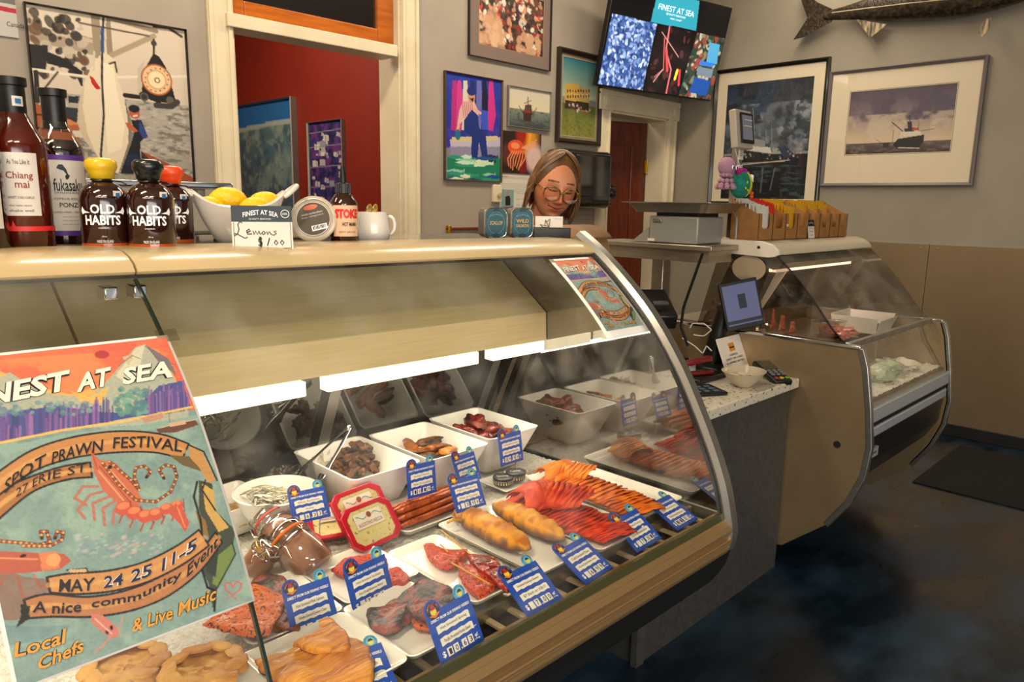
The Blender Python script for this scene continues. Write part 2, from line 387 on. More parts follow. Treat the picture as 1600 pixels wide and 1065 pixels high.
b.bb((4.175, YB-.028, 2.05), (5.145, YB, 2.16)); b.bb((4.165, YB-.04, 2.145), (5.155, YB, 2.18)); b.bb((4.165, YB-.036, 2.045), (4.31, YB, 2.165)); b.bb((5.02, YB-.036, 2.045), (5.155, YB, 2.165))
b.bb((D2L, YB-.01, 0), (D2L+.018, YB+T+.01, D2T)); b.bb((D2R-.018, YB-.01, 0), (D2R, YB+T+.01, D2T)); b.bb((D2L, YB-.01, D2T-.02), (D2R, YB+T+.01, D2T))
for cx in (4.237, 5.088): b.lathe([(.0, -.012), (.022, -.012), (.028, -.006), (.04, -.006), (.045, 0)], 20, (cx, YB-.036, 2.105), rotm(-PI/2))
struct(b.build('trim_3', M_trim, smooth=False, bevel=0.003))
# brown door, ajar into the hall
b = B(); W_ = 0.70; b.bb((-W_, 0, 0.01), (0, .04, 2.03))
for z0, z1 in ((1.08, 1.87), (0.18, 0.92)):
    for a in ((-.58, z0, -.56, z1), (-.14, z0, -.12, z1), (-.58, z0, -.12, z0+.02), (-.58, z1-.02, -.12, z1)): b.bb((a[0], -.008, a[1]), (a[2], .002, a[3]))
dr = struct(b.build('door_1', M_door, smooth=False, bevel=0.004, loc=(5.008, YB+T+.012, 0), rot=(0, 0, math.radians(-20))))
b = B(); b.bb((-.018, -.012, -.05), (.022, .004, .05)); b.cyl((.002, -.012, -.055), (.002, -.012, .055), .007); b.build('hinge', M_brass, parent=dr, loc=(.0, -.006, 1.70))
b = B(); b.lathe([(.0, 0), (.028, 0), (.028, .006), (.01, .01), (.01, .04), (.025, .05), (.026, .065), (.0, .075)], 20, (-.64, 0, 1.0), rotm(PI/2)); b.build('door_handle', M_brass, parent=dr)
# stainless sheets on the right wall, skirting
SSY = [(-2.8, -.1), (-.095, 1.448), (1.452, 2.75)]
for i, (y0, y1) in enumerate(SSY):
    b = B().bb((XR-.008, y0, .075), (XR-.001, y1, 1.188))
    for y in (y0+.05, (y0+y1)/2, y1-.05): b.lathe([(0, .004), (.004, .003), (.006, 0)], 10, (XR-.008, y, 1.165), rotm(0, -PI/2))
    struct(b.build('trim_%d' % (4+i), M_ssw, smooth=False))
struct(B().bb((XR-.02, YF, 0), (XR, 2.8, .075)).build('baseboard_right', M_blkm, smooth=False, bevel=0.004))
# ceiling lamps
for i, (lx, ly) in enumerate(LAMPS):
    t = thing('ceiling_lamp', 'rectangular recessed ceiling lamp', 'ceiling lamp', (lx, ly, CEIL), group='ceiling lamps')
    b = B()
    for a in ((-.62, -.17, .62, -.145), (-.62, .145, .62, .17), (-.62, -.145, -.595, .145), (.595, -.145, .62, .145)): b.bb((a[0], a[1], -.02), (a[2], a[3], 0))
    b.build('frame', M_white, parent=t, smooth=False)
    B().bb((-.595, -.145, -.012), (.595, .145, -.004)).build('diffuser', M_ceilamp, parent=t, smooth=False)
# floor mat
b = B().bb((4.10, -.2, .0), (4.98, 1.10, .008))
tag(b.build('floor_mat', mat('rubber_mat', '0e0e0f', 0.8, bump=0.9, bscale=160), smooth=False, bevel=.003), 'black ribbed rubber mat lying by the stainless wall', 'mat')
# ================================================================== long display case
PROF = [(.998, 1.328), (.962, 1.302), (.894, 1.249), (.821, 1.18), (.757, 1.098), (.71, 1.02), (.671, .945), (.647, .889), (.634, .842)]
def smoothprof(P, n=40):
    P = np.array(P); d = np.r_[0, np.cumsum(np.hypot(*np.diff(P, axis=0).T))]; t = np.linspace(0, d[-1], n)
    out = []
    for q in t:   # Catmull-Rom
        i = int(np.clip(np.searchsorted(d, q)-1, 0, len(P)-2)); u = (q-d[i])/(d[i+1]-d[i])
        p0, p1, p2, p3 = P[max(i-1, 0)], P[i], P[i+1], P[min(i+2, len(P)-1)]
        out.append(tuple(0.5*((2*p1)+(-p0+p2)*u+(2*p0-5*p1+4*p2-p3)*u*u+(-p0+3*p1-3*p2+p3)*u**3)))
    return out
GP = smoothprof(PROF[1:], 36)                          # curved front glass, (y, z)
GD = np.r_[0, np.cumsum([math.hypot(c[0]-a[0], c[1]-a[1]) for a, c in zip(GP, GP[1:])])]
GY = np.array([p[0] for p in GP]); GZ = np.array([p[1] for p in GP])
def on_glass(x, s_, lift=0.0):                         # arc length from the top -> point just outside the pane
    y = np.interp(s_, GD, GY); z = np.interp(s_, GD, GZ)
    y2 = np.interp(s_+.004, GD, GY); z2 = np.interp(s_+.004, GD, GZ); y1 = np.interp(s_-.004, GD, GY); z1 = np.interp(s_-.004, GD, GZ)
    ty, tz = y2-y1, z2-z1; l = np.hypot(ty, tz)+1e-9
    return x, y+lift*tz/l, z-lift*ty/l
def at_glass(px, py):
    d = ray(px, py)
    for i in range(len(GP)-1):
        (y0, z0), (y1, z1) = GP[i], GP[i+1]; n = np.array([0, z1-z0, -(y1-y0)])
        t = (n@(np.array([0, y0, z0])-O))/(n@d); p = O+t*d
        if z1-1e-4 <= p[2] <= z0+1e-4 or i == len(GP)-2:
            return p[0], GD[i]+math.hypot(p[1]-y0, p[2]-z0)
TILT = 0.0076
def sh(x, z): return z+TILT*(1.2-x)
X0, X1, XJ = -1.3, 1.205, 0.318
case = thing('display_case', 'long curved-glass seafood display case with cream top and smoked fish on ice', 'display case', (0.0, 1.0, 0))
OC = off((0, 1.0, 0))
def ext(b, poly, x0, x1, tilt=True):
    return b.prism(poly, lambda a, c, t: (t, a, sh(t, c) if tilt else c), x0, x1)
def part(b, name, m, par=case, M=OC, **k): return b.build(name, m, parent=par, M=M, **k)
capP = [(1.10, 1.300), (.962, 1.300), (.958, 1.304), (.966, 1.313), (.982, 1.321), (1.003, 1.3265), (1.03, 1.3285), (1.10, 1.3285)]
part(ext(B(), capP, X0, XJ-.0015), 'top_cap', M_cream, angle=50); part(ext(B(), capP, XJ+.0015, X1+.005), 'top_cap', M_cream, angle=50)
part(ext(B(), [(1.10, 1.30), (1.10, 1.322), (1.46, 1.322), (1.46, 1.30)], X0, X1+.10), 'top_shelf', mat('dark_glass_shelf', '2c2a28', 0.12, coat=0.5), smooth=False, bevel=.002)
part(ext(B(), [(.965, 1.2955), (.965, 1.30), (1.09, 1.30), (1.09, 1.2955)], X0, X1), 'glass_seal', M_blk, smooth=False)
for x0, x1 in ((X0, XJ-.002), (XJ+.002, X1-.006)):
    b = B().surf(lambda u, v, x0=x0, x1=x1: (x0+(x1-x0)*u, np.interp(v*GD[-1], GD, GY), sh(x0+(x1-x0)*u, np.interp(v*GD[-1], GD, GZ)) if v < .1 else np.interp(v*GD[-1], GD, GZ)), 8, 60)
    part(b, 'front_glass', M_glass)
for xx, m in ((XJ, M_green), (X1-.004, M_blk)):
    b = B(); w2 = .0016 if m is M_green else .003
    ring = [[(xx-w2, y, z), (xx+w2, y, z), (xx+w2, y+.006, z-.002), (xx-w2, y+.006, z-.002)] for y, z in GP]
    part(b.loft(ring), 'glass_edge', m, smooth=False)
for xx in (XJ-.022, XJ+.012): part(B().box((xx, 1.0, 1.283), (.016, .03, .016)), 'glass_clamp', M_chrome, bevel=.002)
# aluminium end frame following the glass
EP = smoothprof([(1.012, 1.333)]+PROF[1:]+[(.626, .80), (.632, .772)], 44)
b = B(); ring = []
for i, (y, z) in enumerate(EP):
    a = EP[max(i-1, 0)]; c = EP[min(i+1, len(EP)-1)]; ty, tz = c[0]-a[0], c[1]-a[1]; l = math.hypot(ty, tz); ny, nz_ = tz/l, -ty/l
    ring.append([(X1-.002, y+ny*.004, z+nz_*.004), (X1+.004, y+ny*.014, z+nz_*.014), (X1+.024, y+ny*.014, z+nz_*.014), (X1+.028, y+ny*.006, z+nz_*.006), (X1+.028, y-ny*.02, z-nz_*.02), (X1-.002, y-ny*.006, z-nz_*.006)])
part(b.loft(ring), 'end_frame', mat('satin_aluminium', 'a9a8a2', 0.28, 0.9), angle=30)
DP = [(1.187, 1.045), (1.283, .83)]   # sloped rear doors
ye = lambda z: DP[0][0]+(DP[0][1]-z)*(DP[1][0]-DP[0][0])/(DP[0][1]-DP[1][1])
poly = [(y+.004, z) for y, z in GP]+[(1.283, .842), (1.187, 1.045), (1.165, 1.10), (1.262, 1.27), (1.10, 1.30)]
part(ext(B(), poly, X1-.004, X1+.001, False), 'end_glass', M_glassm, smooth=False)
# stainless canopy with its lamp strip
cano = [(1.262, 1.283), (1.240, 1.283), (1.083, 1.166), (1.080, 1.104), (1.084, 1.104), (1.105, 1.108), (1.105, 1.155), (1.262, 1.26)]
M_can = mat('canopy_steel', 'e0cc9c', .5, .05, col2='d8c394', scale=30, stretch=(.3, 6, 6))
part(ext(B(), cano, X0, XJ-.03), 'canopy', M_can, smooth=False, bevel=.0015); part(ext(B(), cano, XJ-.026, X1-.006), 'canopy', M_can, smooth=False, bevel=.0015)
b = B().bb((XJ-.034, 1.082, 1.10), (XJ-.024, 1.10, 1.165)); part(b, 'canopy_joint', M_alu)
xa = [at('y', 1.09, px, py)[0] for px, py in ((476, 612), (510, 606), (745, 572), (768, 565))]
for x0, x1 in ((X0, XJ-.03), (XJ+.05, xa[0]), (xa[1], xa[2]), (xa[3], X1-.008)):
    part(B().bb((x0, 1.084, 1.078), (x1, 1.112, 1.1035)), 'lamp_strip', M_lamp, smooth=False, bevel=.002)
# rear sliding doors
def dprism(b, x0, x1, z0, z1, th=.02, dx=0):
    for a in ((0,),):
        vs = []
        for z in (z0, z1):
            for yy in (ye(z)-.0, ye(z)+th): vs += [(x0, yy, z), (x1, yy, z)]
        b.add(vs, [(0, 1, 3, 2), (4, 6, 7, 5), (0, 4, 5, 1), (2, 3, 7, 6), (0, 2, 6, 4), (1, 5, 7, 3)])
    return b
xs = [at('y', 1.235, px, py)[0] for px, py in ((492, 650), (745, 595))]
edges = [X0, -.45, XJ-.03, xs[0], xs[1], X1-.01]
b = B(); dprism(b, X0, X1-.01, .862, .885)
part(b, 'rear_rail', M_alu, smooth=False)
for x in edges[1:-1]:
    b = B(); dprism(b, x-.014, x+.004, .885, 1.10, .018); part(b, 'door_stile', M_blk, smooth=False)
    b = B(); dprism(b, x+.006, x+.030, .885, 1.10, .014); part(b, 'door_stile', M_alu, smooth=False)
for x0, x1 in zip(edges, edges[1:]): part(dprism(B(), x0+.03, x1-.014, .885, 1.10, .004), 'rear_door', M_glassd, smooth=False)
part(ext(B(), [(1.15, .842), (1.30, .842), (1.30, .872), (1.292, .872), (1.285, .85), (1.15, .846)], X0, X1-.004, False), 'rear_ledge', M_ss, smooth=False)
# deck, grille, front sill
body = [(.700, .832), (.700, .80), (.645, .795), (.634, .76), (.66, .70), (.78, .63), (1.10, .60), (1.46, .60), (1.46, .842), (1.30, .842), (1.30, .80), (.72, .80), (.72, .832)]
part(ext(B(), body, X0, X1-.003, False), 'deck', mat('case_stainless', 'bdb6aa', 0.3, 1.0), smooth=False)
b = B().bb((X0, .645, .798), (X1-.006, .702, .806)); part(b, 'grille_well', M_blkm, smooth=False)
n = 34
for i in range(n):
    x = -.25+i*(X1-.02+.25)/(n-1); part(B().bb((x-.005, .650, .8175), (x+.005, .699, .8215)), 'grille_slat', mat('slat_metal', 'c4b08e', .35, .3), smooth=False)
part(B().bb((X0, .695, .818), (X1-.006, .703, .835)).bb((X0, .640, .815), (X1-.006, .650, .828)), 'grille_rim', M_ss, smooth=False)
part(ext(B(), [(.637, .841), (.631, .841), (.6275, .829), (.634, .829)], X0, X1+.001, False), 'glass_foot', mat('green_glass_foot', '3a3a22', .25, coat=.3), smooth=False)
sill = [(.650, .834), (.634, .831), (.6265, .8275), (.620, .8215), (.6195, .8222), (.6110, .8135), (.6125, .811), (.618, .797), (.613, .7955), (.6115, .7935), (.6135, .7915), (.6155, .791), (.612, .789), (.6120, .786), (.6155, .784), (.617, .780), (.6145, .778), (.6145, .775), (.620, .765), (.65, .765), (.65, .80)]
part(ext(B(), sill, X0, X1+.001, False), 'front_sill', mat('sill_stainless', 'a88a60', 0.32, 0.7), smooth=False, bevel=.001)
bel = smoothprof([(.622, .766), (.630, .735), (.67, .672), (.754, .622), (.95, .60)], 14)+[(1.10, .60), (1.10, .766)]
part(ext(B(), bel, X0, X1+.02, False), 'underside', mat('black_belly', '15130f', 0.35), smooth=True, angle=30)
part(B().bb((X0, 1.17, 0), (X1, 1.45, .62)), 'base', M_blkm, smooth=False)
part(B().bb((X1-.002, .95, .60), (X1+.02, 1.46, .842)).bb((X1-.002, .64, .77), (X1+.02, 1.1, .838)), 'end_panel', M_alu, smooth=False)
part(B().bb((X1-.002, 1.26, .84), (X1+.02, 1.46, 1.30)), 'rear_post', M_alu, smooth=False)
# crushed ice bed
def icez(u, v):
    x = X0+.01+(X1-.02-X0)*u; y = .722+(1.285-.722)*v; return (x, y, .836+.0045*nz3((x, y, 0), 55)+.004*nz3((x, y, 3), 120)+.003*nz3((x, y, 1), 12))
b = B().surf(icez, 420, 110)
tag(b.build('crushed_ice', mat('crushed_ice', 'e9e7e2', 0.35, col2='cfcac0', scale=160, bump=0.7, bscale=260, sss=0.1, spec=0.7), smooth=True, angle=80), 'bed of crushed white ice under the trays of smoked fish', 'ice', kind='stuff')
# ================================================================== service counter
cnt = thing('service_counter', 'grey counter with a speckled stone top between the two display cases', 'counter', (2.2, 1.17, 0)); OK_ = off((2.2, 1.17, 0))
M_gran = mat('speckled_stone', 'c9c2b0', 0.3, col2='4b463d', scale=75, contrast=(0.60, 0.66), detail=2, coat=0.3)
B().bb((1.27, 1.145, .735), (2.697, 1.80, .77)).build('worktop', M_gran, parent=cnt, M=OK_, smooth=False, bevel=.004)
B().bb((1.757, 1.175, 0.0), (2.69, 1.77, .735)).build('cabinet', M_grey, parent=cnt, M=OK_, smooth=False)
B().bb((1.745, 1.168, 0.0), (1.785, 1.19, .735)).build('corner_trim', M_alu, parent=cnt, M=OK_, smooth=False)
B().bb((1.26, 1.27, .05), (1.745, 1.77, .735)).build('recess', M_blkm, parent=cnt, M=OK_, smooth=False)
# ================================================================== second display case
Q = 2.70; QE = 3.66
c2 = thing('display_case', 'smaller curved-glass meat case with stainless sides beside the wall', 'display case', (3.15, 1.4, 0)); O2 = off((3.15, 1.4, 0))
def p2(b, name, m, **k): return b.build(name, m, parent=c2, M=O2, **k)
def yz(x, *pts): return [tuple(at('x', x, *p)[1:]) for p in pts]
pe = yz(Q, (1345, 545), (1352, 575), (1357, 640), (1358, 700), (1348, 745), (1325, 785), (1290, 820), (1220, 852))
zt = pe[0][1]
plate = [(1.75, zt)]+pe+[(1.75, .03)]
pl = mat('side_stainless', 'b09a78', 0.36, 0.75, col2='958162', scale=5, rough2=0.5)
p2(B().prism(plate, lambda a, c, t: (t, a, c), Q, Q+.02), 'side_panel', pl, smooth=False, bevel=.004)
p2(B().prism(plate, lambda a, c, t: (t, a, c), QE, QE+.02), 'side_panel', pl, smooth=False, bevel=.004)
hp = at('x', Q, 1308, 694); p2(B().lathe([(0, 0), (.013, 0), (.013, .003), (0, .003)], 20, (Q-.0025, hp[1], hp[2]), rotm(0, PI/2)), 'cable_hole', M_blkm)
for xx in (Q-.003, QE+.0):
    b = B(); ring = []
    for i, (y, z) in enumerate(pe[:-1]):
        a = pe[max(i-1, 0)]; c = pe[min(i+1, len(pe)-1)]; ty, tz = c[0]-a[0], c[1]-a[1]; l = math.hypot(ty, tz); ny, nn = tz/l, -ty/l
        ring.append([(xx, y-ny*.012, z-nn*.012), (xx, y+ny*.01, z+nn*.01), (xx+.026, y+ny*.01, z+nn*.01), (xx+.026, y-ny*.012, z-nn*.012)])
    p2(b.loft(ring), 'side_bumper', M_alu, bevel=.003)
    p2(B().bb((xx-.002, pe[0][0], zt-.004), (xx+.026, 1.72, zt+.010)), 'side_rail', M_chrome, bevel=.003)
gl = smoothprof([(1.275, 1.218)]+yz(Q, (1240, 430), (1270, 470), (1300, 515), (1322, 540)), 20)
p2(B().surf(lambda u, v: (Q+.015+(QE-Q-.01)*u, gl[int(round(v*19))][0], gl[int(round(v*19))][1]), 4, 19), 'front_glass', M_glass)
poly = gl+[(1.60, zt+.008), (1.52, 1.218)]
M_g2 = glassmat('side_glass', 'cfcbbf', 0.08, 0.6, haze=0.1)
for xx in (Q+.008, QE+.006): p2(B().prism(poly, lambda a, c, t: (t, a, c), xx, xx+.004), 'side_glass', M_g2, smooth=False)
p2(B().loft([[(Q+.012, y, z), (Q+.017, y, z), (Q+.017, y+.006, z-.002), (Q+.012, y+.006, z-.002)] for y, z in gl]), 'glass_edge', M_blk, smooth=False)
yr, zr = gl[-1]
p2(B().bb((Q+.02, yr-.012, zr-.012), (QE, yr+.012, zr+.008)), 'front_rail', M_alu, bevel=.003)
yl, zl = at('x', Q, 1355, 640)[1:]
p2(B().surf(lambda u, v: (Q+.02+(QE-Q-.02)*u, yr+(yl+.01-yr)*v, zr+(zl-zr)*v), 2, 2), 'lower_glass', M_glass)
ledge = lambda y0, y1, z0, z1: B().bb((Q+.02, y0, z0), (QE, y1, z1))
M_lg = mat('light_grey_profile', 'a9b0b6', 0.3, 0.3)
p2(ledge(yl-.012, yl+.05, zl-.058, zl), 'bumper_rail', M_lg, smooth=False, bevel=.006)
p2(ledge(yl-.002, yl+.05, zl-.078, zl-.058), 'bumper_groove', M_blkm, smooth=False)
p2(ledge(yl-.008, yl+.05, zl-.118, zl-.078), 'bumper_rail', M_lg, smooth=False, bevel=.006)
lowp = [(yl+.002, zl-.118), (yl+.01, zl-.23), (yl+.06, zl-.32), (yl+.2, zl-.42), (1.3, .16), (1.6, .16), (1.6, zl-.118)]
p2(B().prism(lowp, lambda a, c, t: (t, a, c), Q+.02, QE), 'underside', mat('dark_fascia', '1c1a17', 0.3), smooth=False)
lb = B().bb((Q+.05, yl-.004, zl-.20), (Q+.15, yl+.01, zl-.165)); pn = p2(lb, 'name_plate', mat('plate_silver', 'b8b5ad', .35, .4), smooth=False)
p2(B().text('lil Iyes', lambda a, c: (Q+.062+a*.07, yl-.005, zl-.192+c*.018)), 'name_lettering', M_ink, smooth=False)
for y, x in ((1.25, Q+.12), (1.25, QE-.15), (1.6, Q+.12), (1.6, QE-.15)): p2(B().cyl((x, y, 0), (x, y, .17), .02), 'foot', M_blk)
p2(B().bb((Q+.02, 1.55, .16), (QE, 1.75, .93)), 'rear_body', M_ss, smooth=False)
p2(B().bb((Q+.02, yl+.012, .70), (QE, 1.56, .715)), 'deck', M_ss, smooth=False)
zc = 1.272
cap2 = [(1.53, 1.228), (1.275, 1.222), (1.272, 1.226), (1.285, 1.245), (1.31, 1.262), (1.345, 1.271), (1.62, zc), (1.62, 1.235)]
p2(B().prism(cap2, lambda a, c, t: (t, a, c), Q-.002, QE+.01), 'top_cap', mat('beige_cap', 'bcb199', .35), smooth=True, angle=50, bevel=.002)
ep = [(1.30, 1.213), (1.275, 1.217), (1.258, 1.226), (1.262, 1.243), (1.285, 1.262), (1.33, 1.274), (1.52, 1.276), (1.545, 1.270), (1.556, 1.252), (1.548, 1.232), (1.52, 1.222)]
p2(B().prism(ep, lambda a, c, t: (t, a, c), Q-.02, Q-.003), 'cap_end_plate', mat('end_plate_white', 'd6cdbb', .35), smooth=False, bevel=.003)
for yy in (1.34, 1.50): p2(B().lathe([(0, 0), (.006, 0), (.006, .002), (0, .002)], 14, (Q-.0215, yy, 1.250), rotm(0, PI/2)), 'screw_hole', M_blkm)
can2 = [(1.50, 1.225), (1.40, 1.225), (1.30, 1.185), (1.30, 1.165), (1.42, 1.19), (1.50, 1.20)]
p2(B().prism(can2, lambda a, c, t: (t, a, c), Q+.03, QE-.02), 'canopy', M_ss, smooth=False)
p2(B().bb((Q+.10, 1.32, 1.150), (QE-.10, 1.35, 1.168)), 'lamp_strip', mat('pink_lamp', 'ffe6da', .5, emit='ffdccb', estr=1.4), smooth=False)
p2(B().prism([(1.42, 1.20), (1.50, 1.21), (1.62, .93), (1.58, .92)], lambda a, c, t: (t, a, c), 3.20, 3.215), 'door_bracket', M_white, smooth=False)
b = B().surf(lambda u, v: (Q+.03+(QE-Q-.05)*u, 1.47+.12*v, 1.20-.27*v), 2, 2); p2(b, 'rear_door', M_glassd)
# under-counter cabinets on the staff side
bc = thing('back_counter', 'dark brown work counter along the staff side behind the case', 'counter', (1.2, 2.9, 0)); OB = off((1.2, 2.9, 0))
B().bb((2.62, 2.85, 0), (4.1, 3.33, .82)).build('cabinet', mat('brown_cabinet', '4a2f22', .5, col2='3a2419', scale=5), parent=bc, M=OB, smooth=False)
B().bb((2.60, 2.82, .82), (4.12, 3.34, .85)).build('worktop', M_ss, parent=bc, M=OB, smooth=False)
# ================================================================== pictures and things on the walls
M_fblk = mat('black_frame', '17130f', .35, coat=.3); M_fgrey = mat('grey_frame', '6b6262', .4); M_fbrn = mat('dark_wood_frame', '2a1d12', .3, coat=.4)
M_fgold = mat('bronze_frame', '5c4c36', .35, .5); M_mat = mat('cream_mat_board', 'd8cbb0', .7); M_matbr = mat('mauve_mat_board', '7b6a62', .7); M_silver = mat('silver_frame', '8f8a80', .35, .6)
PL = {'b': ('y', YB, 0, 1), 'r': ('x', XR, 1, -1), 'n': ('x', 2.98, 1, -1)}
def picture(name, label, pl, tl, br, fw_, fm, mw, mm, paint, res=110, depth=.02, glass=False, cat='picture', pm=None, extra=None, inner=None):
    ax, v, hi, sg = PL[pl]; A = at(ax, v, *tl); Z = at(ax, v, *br); W = abs(Z[hi]-A[hi]); H = A[2]-Z[2]
    c = (A+Z)/2; M = Matrix.Translation(c) @ (Matrix.Rotation(0, 4, 'Z') if pl == 'b' else Matrix.Rotation(-PI/2, 4, 'Z'))
    t = thing(name, label, cat); t.matrix_world = M
    # local: x to the right, z up, -y out of the wall
    if fw_:
        b = B(); w, h, d = W/2, H/2, depth; o = [(-w, -h), (w, -h), (w, h), (-w, h)]; i = [(-w+fw_, -h+fw_), (w-fw_, -h+fw_), (w-fw_, h-fw_), (-w+fw_, h-fw_)]
        lip = [(x*(1-fw_*.35/max(w, h)), z*(1-fw_*.35/max(w, h))) for x, z in o]
        rs = [[(x, -.001, z) for x, z in o], [(x, -d, z) for x, z in o], [(x, -d*1.15, z) for x, z in lip], [(x, -d*.72, z) for x, z in i], [(x, -.001, z) for x, z in i]]
        b.loft(rs, cap=False); b.add([(x, -.0008, z) for x, z in o], [(0, 1, 2, 3)]); b.build('frame', fm, parent=t, smooth=False)
    else: B().box((0, -depth/2+.001, 0), (W, depth-.002, H)).build('backing', fm, parent=t, smooth=False)
    w, h = W/2-fw_, H/2-fw_; yb = -depth*.45 if fw_ else -depth
    if mw:
        l, r_, bo, tp = (mw, mw, mw, mw) if not isinstance(mw, tuple) else mw
        o = [(-w, -h), (w, -h), (w, h), (-w, h)]; i = [(-w+l, -h+bo), (w-r_, -h+bo), (w-r_, h-tp), (-w+l, h-tp)]
        b = B().loft([[(x, yb, z) for x, z in o], [(x, yb, z) for x, z in i], [(x, yb+.003, z) for x, z in i]], cap=False); b.build('mat_board', mm, parent=t, smooth=False)
        if inner:
            b = B(); q = inner[0]; i2 = [(x+q*(-1 if k in (0, 3) else 1), z+q*(-1 if k < 2 else 1)) for k, (x, z) in enumerate(i)]; i3 = [(x*.0+x+(.002 if k in (0, 3) else -.002), z+(.002 if k < 2 else -.002)) for k, (x, z) in enumerate(i2)]
            b.loft([[(x, yb-.0006, z) for x, z in i2], [(x, yb-.0006, z) for x, z in i3]], cap=False); b.build('mat_line', inner[1], parent=t, smooth=False)
        yb += .003
    else: i = [(-w, -h), (w, -h), (w, h), (-w, h)]
    a0, z0 = i[0]; a1, z1 = i[2]; Mi = M.inverted()
    def uv(x, y):
        p = Mi @ Vector(at(ax, v-(depth*.45 if ax == 'y' else depth*.45), x, y)); return ((p.x-a0)/(a1-a0), (z1-p.z)/(z1-z0))
    asp = (z1-z0)/(a1-a0); cv = Cv(res, int(res*asp), '808080', asp); paint(cv, uv)
    cv.build('print', lambda U, V: (a0+(a1-a0)*U, np.full_like(U, yb), z1-(z1-z0)*V), pm or M_vc, parent=t)
    if glass: B().add([(-w, yb-.004, -h), (w, yb-.004, -h), (w, yb-.004, h), (-w, yb-.004, h)], [(0, 1, 2, 3)]).build('pane', M_pane, parent=t, smooth=False)
    if extra: extra(t, w, h, yb, i)
    return t
def crop(x0, y0, k): return lambda *p: [(x0+a/k, y0+b_/k) for a, b_ in p]
K = 2.6625
c1 = crop(0, 0, K); c3 = crop(650, 0, K); c4 = crop(1000, 0, 2.6633); c2_ = crop(300, 0, K)
def tools(cv, uv, cr):
    P = lambda col, *p, al=1.0: cv.poly([uv(*q) for q in cr(*p)], col, al)
    L = lambda col, wd, *p, al=1.0: cv.line([uv(*q) for q in cr(*p)], wd, col, al)
    def E(col, c, r, al=1.0, ry=None, soft=0, rot=0):
        a = uv(*cr(c)[0]); b_ = uv(*cr((c[0]+r, c[1]))[0]); rx = math.hypot(b_[0]-a[0], (b_[1]-a[1])*cv.H); cv.ell(a[0], a[1], rx, rx*(ry or 1), col, al, rot, soft)
    return P, L, E
